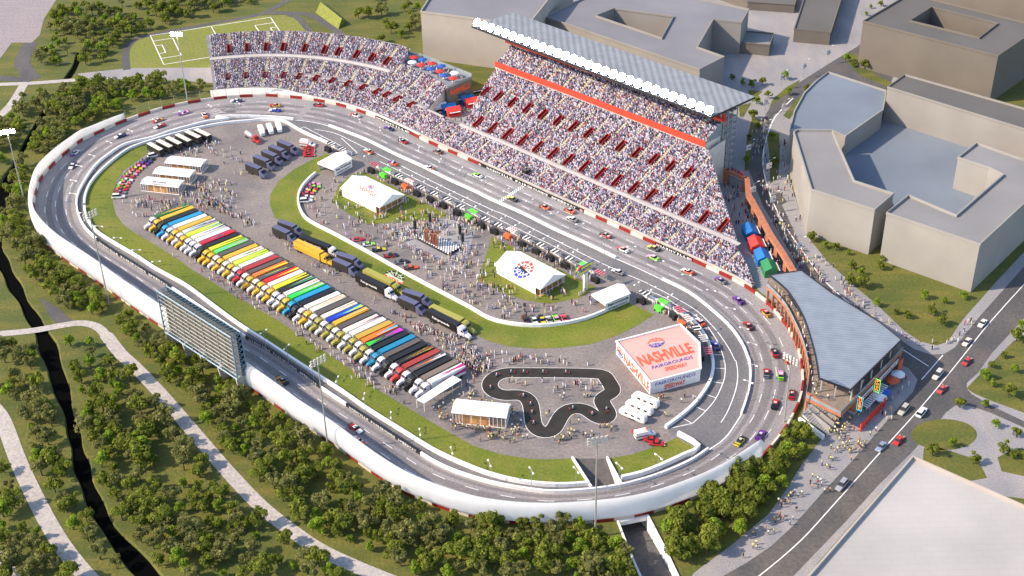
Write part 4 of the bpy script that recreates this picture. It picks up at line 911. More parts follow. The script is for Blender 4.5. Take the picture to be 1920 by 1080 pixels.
vsign('vertical black sign with orange letters and teal frame by the corner pier', .27, 'MUSIC', ORL, TEA, 5.0); vsign('vertical black sign with orange letters and green frame between the shops', .55, 'FOOD', ORL, GRN, 4.6)
w = facade(.93, 1.2); o = thing('banner_panel', 'orange hanging banner at the street end of the shop front', 'banner', (w.x, w.y, 1.6), ang); g = MB(); g.box(0, 0, 0, 2.6, .15, 4.2, UMB['orange']); g.build('banner_cloth', o, local=True); g = MB(); g.box(0, 0, 4.2, 2.9, .2, .15, DARK); g.build('banner_bar', o, local=True)
for f0, f1, lb in ((.30, .50, 'white lettered shop board over the patio nearest the big red word'), (.58, .92, 'white lettered shop board over the patio nearest the street')):
    a, b = facade(f0, .35), facade(f1, .35); o = thing('shop_sign', lb, 'sign', (a.x, a.y, 4.3)); L_ = (b-a).length; d = (b-a).normalized()
    g = MB(); c = (a+b)/2; g.box(c.x, c.y, 4.3, L_, .3, 1.4, WHITE, ang); g.build('sign_board', o)
    g = MB(); text(g, 'NASHVILLE', Vector((a.x, a.y, 4.6))+en*.2+d*L_*.15, d*L_*.7, (0, 0, .8), REDM, .04); g.build('sign_lettering', o)
for f, lb in ((.40, 'white slatted pergola over the patio left of the green framed sign'), (.57, 'small white slatted pergola right of the green framed sign')):
    w = facade(f, 1.5); o = thing('pergola', lb, 'pergola', (w.x, w.y, 0), ang, 'slatted pergolas on the patio')
    for i in range(7): g = MB(); g.box(-3+i, 0, 2.8, .35, 2.2, .18, WHITE); g.build('slat', o, local=True)
    g = MB(); [g.box(sx*3, 1.0, 0, .15, .15, 2.8, WHITE) for sx in (-1, 1)]; g.box(0, -1.0, 2.6, 6.6, .15, .2, WHITE); g.box(0, 1.0, 2.6, 6.6, .15, .2, WHITE); g.build('frame', o, local=True)
for x, y, c, l in [(1684, 700, 'white', 'white umbrella on the street patio nearest the orange banner'), (1674, 711, 'orange', 'orange umbrella on the street patio'), (1658, 733, 'blue', 'blue umbrella on the street patio'), (1650, 743, 'white', 'white umbrella on the street patio nearest the big red word')]: umbrella(x, y, 0, c, l, 2.2, 'umbrellas on the street patio')
# broad steps under the deck
st_ = PP([(1502, 786), (1545, 822), (1600, 760), (1575, 735), (1520, 745), (1510, 757)], 0)
t = thing('broad_steps', 'broad pale steps running down from under the timber deck to the pavement', 'steps', tuple(P(1545, 790)))
a, b, c, d = P(1502, 786), P(1546, 822), P(1606, 765), P(1520, 735); g = MB(); n = 13
ux = (b-a).normalized(); L_ = (b-a).length; uy = (c-b); Ly = uy.length; uy = uy.normalized()
for i in range(n):
    x0 = i*L_/n; p0 = a+ux*x0; hgt = .16*(n-i)
    g.prism([(v.x, v.y) for v in (p0, a+ux*(x0+L_/n), a+ux*(x0+L_/n)+uy*Ly*.8, p0+uy*Ly*.8)], 0, hgt, CONCL, PAVE)
g.build('tread', t)
for i in range(4):
    g = MB(); o0 = a+uy*Ly*(.16+.13*i); o1 = o0+ux*L_*.98; g.wall([o0, o1], 2.25, .22, STEEL, .1); m_ = g.build('cheek_rail', t)
t = thing('retaining_wall', 'white sloped wall with a dark hedge between the grass bank and the steps', 'wall', tuple(P(1520, 805)))
g = MB(); g.wall(PP([(1498, 790), (1544, 824)]), 1.5, .8, WHITE); g.build('wall_body', t); g = MB(); g.wall(PP([(1502, 788), (1546, 821)]), 1.3, .9, mat('hedge', (.02, .05, .012), .9, 0, .5, 3)); g.build('hedge', t)
t = thing('standing_letters', 'big red standing letters reading NASHVILLE on the pavement beside the boulevard', 'sign', tuple(P(1630, 780)))
a, b = P(1613, 810), P(1662, 758); d = (b-a); n = 9
for i, ch in enumerate('NASHVILLE'):
    g = MB(); o = a+d*(i/n); X = d/n*.7; up = Vector((0, 0, 2.8)); back = Vector((-d.y, d.x, 0)).normalized()*.35
    vs, fs, _ = glyphs(ch, .06)
    fr_ = [o+X*u+up*v for u, v in vs]; g.add(fr_, fs, REDF); g.add([v+back for v in fr_], [f[::-1] for f in fs], REDF)
    ed = {}
    for f in fs:
        for k in range(len(f)):
            e_ = (f[k], f[(k+1) % len(f)]); ed[e_] = 1
    for (u, v) in ed:
        if (v, u) not in ed: g.quad(fr_[v], fr_[u], fr_[u]+back, fr_[v]+back, REDF)
    g.build('letter', t)
# gate
t = thing('entrance_gate', 'terracotta portal with the word GATE on top and barred gates below', 'gate', tuple(P(1380, 330)))
GH = 6.0
a, b = P(1363, 317, GH), P(1400, 333, GH); a0 = Vector((a.x, a.y, 0)); b0 = Vector((b.x, b.y, 0)); d = (b0-a0); L_ = d.length; d.normalize(); an = math.atan2(d.y, d.x); n_ = Vector((-d.y, d.x, 0)); c = (a0+b0)/2
g = MB(); g.box(c.x, c.y, GH-1.2, L_, 1.4, 1.2, TERRA, an); g.build('beam', t)
for p in (a0, b0): g = MB(); g.box(p.x, p.y, 0, 1.6, 1.6, GH, TERRA, an); g.build('post', t)
g = MB()
for i in range(13): p = a0+d*(1+(L_-2)*i/12); g.bar((p.x, p.y, 0), (p.x, p.y, 3.6), .07, DARK)
for z in (.3, 3.6): g.bar(a0+Vector((0, 0, z)), b0+Vector((0, 0, z)), .08, DARK)
g.build('barred_gate', t)
g = MB(); text(g, 'GATE', b0+Vector((0, 0, GH+.1))-d*1.2+n_*.0, -d*(L_-3), (0, 0, 1.5), REDM, .05); text(g, 'S', a0+Vector((0, 0, GH+.1)), d*.01, (0, 0, .01), REDM) if 0 else None
g.build('gate_lettering', t)
t = thing('screen_wall', 'long terracotta frame wall with dark openings running from the gate to the curved roof', 'wall', tuple(P(1440, 430)))
fw = [P(x, y, GH) for x, y in [(1401, 335), (1404, 364), (1420, 392), (1446, 440), (1470, 476), (1489, 508)]]
g = MB(); g.wall(fw, 1.3, 2.0, TERRA, GH-1.3); g.build('beam', t)
for p in resample([v.to_2d() for v in fw], 9.5)[1:]: g = MB(); g.box(p.x, p.y, 0, 1.5, 1.5, GH-1.3, TERRA, -.9); g.build('pier', t)
g = MB(); g.wall([v for v in fw[1:]], GH-1.8, .25, GLASSD, .3); g.build('dark_panel', t)
# ================================================================== SCOREBOARD FRAME on the back straight
SBM = mat('pale_green_steel', (.30, .34, .31), .5, .2, .1, .5); SBB = mat('blue_grey_steel', (.18, .27, .34), .5, .2, .1, .5); SBP = mat('panel_backing', (.13, .12, .115), .7, 0, .12, .4)
lgA, lgB = P(318, 650), P(450, 738)
def solve_z(base, py):
    lo_, hi_ = 0., 60.
    for _ in range(40):
        m_ = (lo_+hi_)/2
        if PJ((base.x, base.y, m_))[1] > py: lo_ = m_
        else: hi_ = m_
    return lo_
zt = solve_z(lgB, 633); zb = solve_z(lgB, 712)
A_ = lgB+(lgA-lgB)*1.03; B_ = lgB; ex = (B_-A_); SL_ = ex.length; ex.normalize(); ey = Vector((-ex.y, ex.x, 0)); ey = ey if ey.y > 0 else -ey
t = sb = thing('scoreboard_frame', 'giant steel lattice scoreboard seen from behind on the lower left straight', 'scoreboard', tuple((A_+B_)/2))
DP = 3.6
pt = lambda x, y, z: A_+ex*x+ey*y+Vector((0, 0, z))
g = MB(); g.add([pt(0, DP*.5, zb), pt(SL_, DP*.5, zb), pt(SL_, DP*.5, zt), pt(0, DP*.5, zt)], [(0, 1, 2, 3)], SBP); g.add([pt(0, DP, zb), pt(SL_, DP, zb), pt(SL_, DP, zt), pt(0, DP, zt)], [(3, 2, 1, 0)], GLASSD); g.build('screen_panel', t)
g = MB(); nr = 10; nc = 10
for i in range(nr+1): z = zb+(zt-zb)*i/nr; g.bar(pt(0, 0, z), pt(SL_, 0, z), .10 if i not in (0, nr) else .24, SBM)
for j in range(nc+1): x = SL_*j/nc; g.bar(pt(x, 0, zb), pt(x, 0, zt), .16 if j % 2 == 0 else .07, SBM)
g.build('front_lattice', t)
n = 22
for z, m_ in ((zt, SBB), (zb, SBB)):
    g = MB()
    g.bar(pt(0, 0, z), pt(SL_, 0, z), .25, m_); g.bar(pt(0, DP, z), pt(SL_, DP, z), .25, m_)
    for i in range(n):
        x0, x1 = SL_*i/n, SL_*(i+1)/n; g.bar(pt(x0, 0, z), pt((x0+x1)/2, DP, z), .11, SBM if z == zt else SBB); g.bar(pt((x0+x1)/2, DP, z), pt(x1, 0, z), .11, SBM if z == zt else SBB); g.bar(pt(x0, 0, z), pt(x0, DP, z), .09, SBB)
    g.build('chord_truss', t)
for x in (0, SL_):
    g = MB(); k = 8
    g.bar(pt(x, 0, zb), pt(x, 0, zt), .25, SBB); g.bar(pt(x, DP, zb), pt(x, DP, zt), .25, SBB)
    for i in range(k):
        z0, z1 = zb+(zt-zb)*i/k, zb+(zt-zb)*(i+1)/k; g.bar(pt(x, 0, z0), pt(x, DP, z1), .12, SBB); g.bar(pt(x, 0, z1), pt(x, DP, z1), .12, SBB); g.bar(pt(x, DP, z0), pt(x, 0, z1), .09, SBB)
    g.build('end_truss', t)
for i in range(5):
    x = SL_*(i+.06)/4.15; g = MB(); g.add([pt(x, -.3, zb), pt(x, DP+.3, zb), pt(x, DP-.4, 0), pt(x, .3, 0), pt(x+.6, -.3, zb), pt(x+.6, DP+.3, zb), pt(x+.6, DP-.4, 0), pt(x+.6, .3, 0)], [(0, 1, 2, 3), (7, 6, 5, 4), (0, 3, 7, 4), (1, 5, 6, 2), (0, 4, 5, 1)], CONC); g.build('leg', t)
# ================================================================== LIGHT MASTS
def mast(label, bx, by, h, rz, lit, big=True):
    b = P(bx, by); o = thing('light_mast', label, 'light mast', tuple(b), rz, 'tall floodlight masts round the track')
    g = MB(); g.bar((0, 0, 0), (0, 0, h), .28, STEEL, 8, .16); g.build('pole', o, local=True)
    for r_ in range(3 if not lit else 2):
        g = MB(); z = h-.4-r_*.9; g.bar((-2.5, 0, z), (2.5, 0, z), .08, STEEL); arm = g.build('crossarm', o, local=True)
        for i in range(5):
            g = MB(); g.box(-2.3+i*1.15, -.3, z-.1, .7, .4, .5, LAMPON if lit else LAMPOFF, 0, (.8, .8)); l = g.build('floodlight', arm, local=True)
for a in [('lit floodlight mast in the trees at the left edge', 48, 386, 32, .3, 1), ('lit floodlight mast in front of the pitch beside the curved stand', 352, 191, 32, -.2, 1), ('unlit floodlight mast standing in the trees left of the lettered kerb', 205, 571, 36, .9, 0), ('unlit floodlight mast in the trees below the middle of the white sound wall', 616, 846, 33.3, .75, 0), ('unlit floodlight mast left of the tunnel portal', 1116, 1006, 34, .2, 0), ('unlit floodlight mast on the grass bank inside the lower right turn', 1470, 791, 24, -.9, 0)]: mast(*a)
# small double headed lamps round the inner kerb
LP = [(163, 432), (192, 457), (227, 479), (262, 502), (299, 524), (499, 657), (542, 686), (589, 717), (636, 747), (686, 779), (736, 815), (790, 847), (849, 882), (919, 906), (997, 920), (1080, 919), (1160, 911), (1233, 894), (1297, 863), (1407, 680), (1408, 720), (1400, 752), (1392, 651), (1367, 613), (1331, 579), (1285, 550), (1235, 523), (1183, 496), (1133, 476), (1087, 453), (1040, 432), (994, 408), (950, 388), (908, 367), (866, 348), (827, 332), (787, 310), (752, 291), (715, 272), (677, 257), (451, 222), (398, 228), (345, 240), (295, 255), (250, 275), (211, 297), (179, 322), (155, 342), (145, 370), (144, 395)]
lp0 = thing('trackside_lamp', 'slim pale two armed lamp post beside the inner track wall', 'lamp post', (0, 0, 0), 0, 'lamp posts round the inner track wall')
g = MB(); g.bar((0, 0, 0), (0, 0, 7.6), .09, STEEL, 5, .06); g.bar((-1.1, 0, 7.4), (1.1, 0, 7.4), .06, STEEL); g.build('post', lp0, local=True)
for sx in (-1, 1): g = MB(); g.box(sx*1.3, 0, 7.2, .8, .45, .25, WHITE, 0, (.7, .7)); g.build('lamp_head', lp0, local=True)
for i, (x, y) in enumerate(LP):
    p = P(x, y); cdir = math.atan2(p.y-400, p.x+40)
    o = lp0 if i == 0 else dup(lp0, tuple(p), cdir)
    o.location = p; o.rotation_euler.z = cdir
pl0 = thing('pit_lamp', 'grey two armed lamp post rising between the pit canopies', 'lamp post', (0, 0, 0), 0, 'lamp posts along the pit wall')
g = MB(); g.bar((0, 0, 0), (0, 0, 6.6), .1, STEEL, 5); g.bar((-1, 0, 6.5), (1, 0, 6.5), .06, STEEL); g.build('post', pl0, local=True)
for sx in (-1, 1): g = MB(); g.box(sx*1.1, 0, 6.3, .8, .5, .3, WHITE, 0, (.7, .7)); g.build('lamp_head', pl0, local=True)
for i, (x, y) in enumerate([(690, 318), (734, 334), (757, 344), (779, 355), (801, 366), (825, 378), (849, 390), (874, 401), (897, 413), (920, 425), (945, 436), (971, 449), (998, 462), (1024, 474), (1051, 488), (1079, 500), (1137, 534), (1193, 562), (1224, 571), (1255, 585), (1300, 625)]):
    p = P(x, y); o = pl0 if i == 0 else dup(pl0, tuple(p), .9); o.location = p; o.rotation_euler.z = .8
bl0 = thing('street_lamp', 'tall lamp post with a white banner along the curving street', 'street lamp', (0, 0, 0), 0, 'lamp posts with white banners along the street')
g = MB(); g.bar((0, 0, 0), (0, 0, 7.8), .1, STEEL, 5); g.bar((0, 0, 7.8), (2.2, 0, 8.4), .07, STEEL); g.build('post', bl0, local=True); g = MB(); g.box(2.3, 0, 8.3, .9, .35, .15, WHITE); g.build('lamp_head', bl0, local=True)
g = MB(); g.box(.65, 0, 4.4, 1.1, .06, 2.4, WHITE); g.box(-.65, 0, 4.4, 1.1, .06, 2.4, WHITE); g.box(.65, -.05, 5.2, .7, .03, .5, REDM); g.build('banner', bl0, local=True)
for i, (x, y) in enumerate([(1551, 120), (1506, 146), (1464, 167), (1434, 213), (1468, 222), (1433, 262), (1402, 300), (1440, 335), (1410, 380), (1447, 398), (1496, 486)]):
    p = P(x, y); o = bl0 if i == 0 else dup(bl0, tuple(p), .5); o.location = p; o.rotation_euler.z = .5
# ================================================================== TENTS
WOODL = mat('orange_timber', (.62, .34, .14), .7, 0, .15, .6)
GL = mat('clear_tent_panel', (.20, .21, .23), .15, 0, .1, .5, alpha=.38)
FOOT = []
def tent(label, A, B, Cc, eave=3.0, ridge=5.2, ridge_ab=True, walls='white', over=.5, name='tent', logo=None, grp=None):
    """footprint A-B near long side, B-C right side (pixels on the ground)"""
    A, B, Cc = P(*A), P(*B), P(*Cc); u = (B-A); L_ = u.length; u.normalize(); v = Vector((-u.y, u.x, 0)); v = v if (Cc-B).dot(v) > 0 else -v; Wd = (Cc-B).dot(v)
    o = thing(name, label, 'tent', tuple(A), 0, grp); FOOT.append(((A+u*L_/2+v*Wd/2).to_2d(), math.atan2(u.y, u.x), L_/2+.4, Wd/2+.4)); pt = lambda x, y, z: A+u*x+v*y+Vector((0, 0, z)); e = over
    g = MB()
    if ridge_ab: r0, r1 = pt(-e, Wd/2, ridge), pt(L_+e, Wd/2, ridge); c = [pt(-e, -e, eave), pt(L_+e, -e, eave), pt(L_+e, Wd+e, eave), pt(-e, Wd+e, eave)]; g.add(c+[r0, r1], [(0, 1, 5, 4), (2, 3, 4, 5), (0, 4, 3), (1, 2, 5)], TENT)
    else: r0, r1 = pt(L_/2, -e, ridge), pt(L_/2, Wd+e, ridge); c = [pt(-e, -e, eave), pt(L_+e, -e, eave), pt(L_+e, Wd+e, eave), pt(-e, Wd+e, eave)]; g.add(c+[r0, r1], [(0, 4, 5, 3), (1, 2, 5, 4), (0, 1, 4), (2, 3, 5)], TENT)
    roof = g.build('roof', o)
    def side(p, q_, m, nm):
        g = MB(); g.quad(p, q_, q_+Vector((0, 0, eave-.05)), p+Vector((0, 0, eave-.05)), m); return g.build(nm, o)
    a, b, c_, d = pt(0, 0, 0), pt(L_, 0, 0), pt(L_, Wd, 0), pt(0, Wd, 0)
    if walls == 'white':
        side(a, pt(L_*.9, 0, 0), TENT, 'side_wall'); side(d, c_, TENT, 'side_wall'); side(a, d, TENT, 'side_wall')
        g = MB(); g.quad(pt(0, 0, .1), pt(L_, 0, .1), pt(L_, Wd, .1), pt(0, Wd, .1), WOOD)
        for i in range(9): y = Wd*i/8; zt_ = eave+(ridge-eave)*(1-abs(i-4)/4)-.15; g.bar(pt(L_, y, 0), pt(L_, y, zt_), .1, WOOD if i % 2 else WHITE)
        for z in (.9, 2.6): g.bar(pt(L_, 0, z), pt(L_, Wd, z), .09, WHITE if z < 1 else WOOD)
        g.quad(pt(L_*.93, 0, 0), pt(L_*.93, Wd, 0), pt(L_*.93, Wd, eave), pt(L_*.93, 0, eave), WOOD); g.bar(pt(L_, 0, eave), pt(L_, Wd/2, ridge-.1), .12, WHITE); g.bar(pt(L_, Wd, eave), pt(L_, Wd/2, ridge-.1), .12, WHITE)
        g.build('timber_gable', o)
    elif walls == 'clear':
        side(a, pt(L_*.18, 0, 0), GL, 'side_wall'); side(pt(L_*.7, 0, 0), b, GL, 'side_wall'); side(b, c_, GL, 'side_wall'); side(d, a, GL, 'side_wall')
        g = MB(); g.quad(pt(.2, .2, .12), pt(L_-.2, .2, .12), pt(L_-.2, Wd-.2, .12), pt(.2, Wd-.2, .12), WOOD); g.quad(pt(L_*.18, .6, .15), pt(L_*.7, .6, .15), pt(L_*.7, .6, eave-.1), pt(L_*.18, .6, eave-.1), WOODL); g.build('floor', o)
        g = MB()
        for f_ in (0, .06, .12, .18, .35, .53, .7, .77, .85, .93, 1): g.bar(pt(L_*f_, -.05, 0), pt(L_*f_, -.05, eave), .07, WHITE)
        for i in range(6): g.bar(pt(L_+.05, Wd*i/5, 0), pt(L_+.05, Wd*i/5, eave), .09, WHITE)
        g.bar(pt(0, -.05, .1), pt(L_, -.05, .1), .12, WHITE); g.bar(pt(L_+.05, 0, .1), pt(L_+.05, Wd, .1), .12, WHITE); g.build('frame', o)
    elif walls == 'gate':
        side(a, b, TENT, 'side_wall'); side(d, c_, TENT, 'side_wall')
        g = MB(); g.add([pt(-.3, -e, eave), pt(-.3, Wd+e, eave), pt(-.3, Wd/2, ridge), pt(-.3, -e, eave-.8), pt(-.3, Wd+e, eave-.8)], [(0, 1, 2), (3, 4, 1, 0)], TENT); g.build('gable', o)
    if logo:
        logo(o, pt, L_, Wd, eave, ridge)
    return o
def lg1(o, pt, L_, W_, e, r):
    s_ = (r-e)/(W_/2+.5)
    def rp_(x, y): return pt(x, y, e+s_*(y+.5)+.05)
    def tx(s, x0, x1, y0, y1, m): g = MB(); text(g, s, rp_(x0, y0), rp_(x1, y0)-rp_(x0, y0), rp_(x0, y1)-rp_(x0, y0), m, .03); g.build('lettering', o)
    tx('NASHVILLE', L_*.30, L_*.76, W_*.19, W_*.34, CORAL); tx('FAIRGROUNDS', L_*.37, L_*.71, W_*.13, W_*.165, BLUEL); tx('SPEEDWAY', L_*.43, L_*.63, W_*.05, W_*.10, CORAL)
    g = MB(); c_ = rp_(L_*.52, W_*.42); globe_logo(g, c_, (rp_(L_*.52+1.7, W_*.42)-c_), (rp_(L_*.52, W_*.42+.9)-c_)); g.build('emblem', o)
def lg2(o, pt, L_, W_, e, r):
    s_ = (r-e)/(W_/2+.5); rp_ = lambda x, y: pt(x, y, e+s_*(y+.5)+.05)
    g = MB(); c_ = rp_(L_*.5, W_*.24); globe_logo(g, c_, rp_(L_*.5+3.6, W_*.24)-c_, rp_(L_*.5, W_*.24+3.3)-c_); g.build('emblem', o)
def lg3(o, pt, L_, W_, e, r):
    X = pt(1, 0, 0)-pt(0, 0, 0)
    for s, x0, k, z, h_ in (('Fairgrounds', .1, .85, 1.5, 1.3), ('NASHVILLE', .3, .4, 2.95, .35), ('SPEEDWAY', .12, .8, .5, .6)):
        g = MB(); text(g, s, pt(L_*x0, -.1, z), X*L_*k, (0, 0, h_), BLACK, .03); g.build('lettering', o)
def lg4(o, pt, L_, W_, e, r):
    s_ = (r-e)/(W_/2+.15); rp_ = lambda x, y: pt(x, y, e+s_*(y+.15)+.06)
    for s, x0, x1, y0, y1, m in (('Fairgrounds', .28, .64, .18, .38, BLACK), ('NASHVILLE', .36, .58, .43, .48, BLACK), ('SPEEDWAY', .28, .64, .03, .10, BLACK), ('_', .30, .62, .13, .15, REDM)):
        g = MB(); text(g, s, rp_(L_*x0, W_*y0), rp_(L_*x1, W_*y0)-rp_(L_*x0, W_*y0), rp_(L_*x0, W_*y1)-rp_(L_*x0, W_*y0), m, .04); g.build('lettering', o)
tent('large white gabled tent lettered NASHVILLE on the upper lawn', (642.5, 368), (713, 403), (756, 380), 3.4, 6.4, True, 'white', .6, logo=lg1)
tent('large white gabled tent with a round red and blue emblem on the lower lawn', (931, 513), (1013, 557), (1060, 533), 3.4, 6.4, True, 'white', .6, logo=lg2)
tent('white gateway tent lettered Fairgrounds beside the upper grass crescent', (627.5, 331), (660.5, 313), (637, 299), 3.6, 5.4, True, 'gate', .3, logo=lg3)
tent('white gateway tent lettered Fairgrounds at the right end of the grass crescent', (1135, 586), (1180, 567), (1156, 550), 3.6, 5.4, True, 'gate', .3, logo=lg3)
tent('clear sided marquee with black Fairgrounds lettering on its white roof', (266, 358), (336, 365.5), (349, 352), 3.2, 3.9, True, 'clear', .15, logo=lg4)
tent('plain white roofed marquee, the middle one of the three', (289, 339), (357, 346), (370, 332.5), 3.2, 3.9, True, 'clear', .15)
tent('plain white roofed marquee nearest the row of coaches', (311, 319), (378, 326), (391, 312.5), 3.2, 3.9, True, 'clear', .15)
tent('clear sided white marquee near the kart track and the end of the hauler row', (850, 793), (948, 803), (959, 779), 4.0, 5.2, True, 'clear', .4)
t = thing('awning', 'long white awning on thin posts beside the last hauler', 'awning', tuple(P(795, 760)))
aw = PP([(781, 749), (849, 704), (865, 712), (795, 756)], 3.2); g = MB(); g.add(aw+[v-Vector((0, 0, .15)) for v in aw], [(0, 3, 2, 1), (4, 5, 6, 7), (0, 1, 5, 4), (1, 2, 6, 5), (2, 3, 7, 6), (3, 0, 4, 7)], TENT); g.build('roof', t)
for i in range(5):
    for a, b in ((aw[0], aw[1]), (aw[3], aw[2])): p = a.lerp(b, i/4); g = MB(); g.bar((p.x, p.y, 0), (p.x, p.y, 3.1), .08, WHITE); g.build('post', t)
# ================================================================== LETTERED PAVILION
PH = 4.6; PK = mat('pink_roof', (.66, .36, .32), .8, 0, .04, .3)
pv = PP([(1155.7, 640.7), (1276, 609), (1311, 644), (1313.7, 692), (1219.6, 717)], PH)
t = thing('pavilion', 'five sided pavilion with pink roof lettered NASHVILLE FAIRGROUNDS SPEEDWAY', 'building', (pv[4].x, pv[4].y, 0))
g = MB(); g.prism([(p.x, p.y) for p in pv], 0, PH, WHITE, cap=False); g.build('wall', t)
ins = []; c_ = sum(pv, Vector())/5
g = MB(); g.sheet([(p.x, p.y) for p in pv], PH-.1, PK); g.build('roof', t); g = MB(); g.wall([(p.x, p.y) for p in pv], .45, .7, WHITE, PH-.1, True); g.build('roof_rim', t)
def rt(g, s, bl, br, tl, m, z=PH+.02, off=.05): a, b, c = P(*bl, z), P(*br, z), P(*tl, z); text(g, s, a, b-a, c-a, m, off)
g = MB(); rt(g, 'NASHVILLE', (1204, 687), (1303, 660), (1192, 668.5), CORAL, off=.03); rt(g, 'FAIRGROUNDS', (1223.5, 692), (1299.5, 671.5), (1221.5, 686.5), BLUEL, off=.005); rt(g, 'SPEEDWAY', (1248, 696), (1289, 686), (1246, 689), CORAL, off=.02)
c = P(1230, 642, PH+.03); globe_logo(g, c, P(1245, 638, PH+.03)-c, P(1226, 634, PH+.03)-c, top=CORAL, line=PK, car=CONC); g.build('roof_lettering', t)
def ft(g, s, A, B, f0, f1, z0, h_, m, off=.05):
    d = B-A; n_ = Vector((d.y, -d.x, 0)).normalized()*.06; text(g, s, Vector((A.x, A.y, z0))+Vector((d.x, d.y, 0))*f0+n_, Vector((d.x, d.y, 0))*(f1-f0), (0, 0, h_), m, off)
g = MB(); ft(g, 'FAIRGROUNDS', pv[4], pv[3], .10, .90, 2.7, 1.2, BLUEL, .005); ft(g, 'SPEEDWAY', pv[4], pv[3], .28, .70, .5, 1.8, CORAL, .035); ft(g, 'NASHVILLE', pv[0], pv[4], .24, .98, .5, 3.4, CORAL, .035)
d = (pv[4]-pv[0]).normalized(); n_ = Vector((d.y, -d.x, 0))*.06; globe_logo(g, pv[0].lerp(pv[4], .12)*1+Vector((0, 0, -PH/2))+n_, d*2.2, (0, 0, 1.9), top=CORAL); g.build('wall_lettering', t)
# emblem in the grass
c = P(740, 520, .09); t = thing('grass_emblem', 'round green and red emblem laid into the grass behind the yellow hauler', 'emblem', tuple(c)); g = MB()
DG = mat('emblem_dark_green', (.01, .03, .008), .8, 0, .1, 1); globe_logo(g, c, P(759, 527, .09)-c, P(745, 509, .09)-c, top=DG, bot=REDL, line=mat('emblem_pale', (.6, .68, .5), .8, 0, 0), car=mat('emblem_pale2', (.5, .6, .42), .8, 0, 0)); g.build('emblem_face', t)
# ================================================================== STAGE
t = thing('stage', 'open air stage with chequered platform, terracotta trimmed backdrop and dark speaker towers', 'stage', tuple(P(820, 455)))
ck = [P(783, 446, 1), P(807, 434, 1), P(864, 463, 1), P(840, 476, 1)]; g = MB(); nx, ny = 26, 10
for i in range(nx):
    for j in range(ny):
        f = lambda u, v: (ck[0].lerp(ck[3], u)).lerp(ck[1].lerp(ck[2], u), v)
        g.quad(f(i/nx, j/ny), f((i+1)/nx, j/ny), f((i+1)/nx, (j+1)/ny), f(i/nx, (j+1)/ny), WHITE if (i+j) % 2 else BLACK)
g.prism([(p.x, p.y) for p in (ck[0], ck[3], ck[2], ck[1])], 0, .98, DARK, cap=False); g.build('platform', t)
a, b = P(797, 455), P(821, 467); d = (b-a).normalized(); n_ = Vector((-d.y, d.x, 0)); L_ = (b-a).length; g = MB()
for i in range(4):
    x0, x1 = L_*i/4, L_*(i+1)/4; z1 = 5.2+(.8 if i % 2 else 0); p0, p1 = a+d*x0, a+d*x1
    if i != 1:
        g.add([p0, p1, p1+Vector((0, 0, z1)), p0+Vector((0, 0, z1)), p0+n_*2.5+Vector((0, 0, z1)), p1+n_*2.5+Vector((0, 0, z1))], [(0, 1, 2, 3), (3, 2, 5, 4)], mat('stage_brown', (.10, .04, .02), .7, 0, .2, 1))
    for u, w_ in ((p0, p0+Vector((0, 0, z1))), (p1, p1+Vector((0, 0, z1))), (p0+Vector((0, 0, z1)), p1+Vector((0, 0, z1))), (p0, p1+Vector((0, 0, z1)))): g.bar(u, w_, .16, mat('stage_orange', (.30, .09, .04), .6, 0, .1, 1))
g.build('backdrop', t)
for x, y in ((779, 438), (807, 425), (863, 448), (868, 462)):
    g = MB(); p = P(x, y); 
    for k in range(5): g.box(p.x, p.y, 2+k*.7, .9, .8, .6, DARK, .5)
    g.bar((p.x, p.y, 0), (p.x, p.y, 5.8), .12, DARK); g.build('speaker_tower', t)
# pylon sign by the pits
b = P(1097.5, 544); t = thing('pylon_sign', 'tall pale pylon with a yellow and blue arrow shaped sign beside the pits', 'sign', tuple(b))
g = MB(); g.box(b.x, b.y, 0, 1.5, .9, 7.0, CONCL, .7); g.build('pylon', t)
YL = mat('sign_yellow', (.75, .66, .04), .5, 0, .05, 1); BLS = mat('sign_blue', (.01, .10, .30), .5, 0, .05, 1)
ax = Vector((.72, .69, 0)); up = Vector((0, 0, 1)); c = Vector((b.x, b.y, 8.6)); fc = Vector((.69, -.72, 0))
def poly(g, pts_, off, m): g.add([c+ax*x+up*z+fc*off for x, z in pts_]+[c+ax*x+up*z-fc*.3 for x, z in pts_], [tuple(range(len(pts_)))]+[tuple(range(2*len(pts_)-1, len(pts_)-1, -1))]+[(i, len(pts_)+i, len(pts_)+(i+1) % len(pts_), (i+1) % len(pts_)) for i in range(len(pts_))], m)
g = MB(); poly(g, [(-4.2, -1.6), (2.2, -1.6), (4.2, 1.6), (-2.2, 1.6)], 0, BLS); poly(g, [(-3.8, -1.3), (2.0, -1.3), (3.7, 1.3), (-1.9, 1.3)], .05, YL); poly(g, [(-4.6, .6), (-3.0, 2.0), (-1.5, 2.0), (-3.2, .6)], .08, REDF); g.build('sign_panel', t)
g = MB(); text(g, 'SUNOCO', c+ax*-2.6+up*-.7+fc*.1, ax*5.0, up*1.4, BLS, .06); g.build('sign_lettering', t)
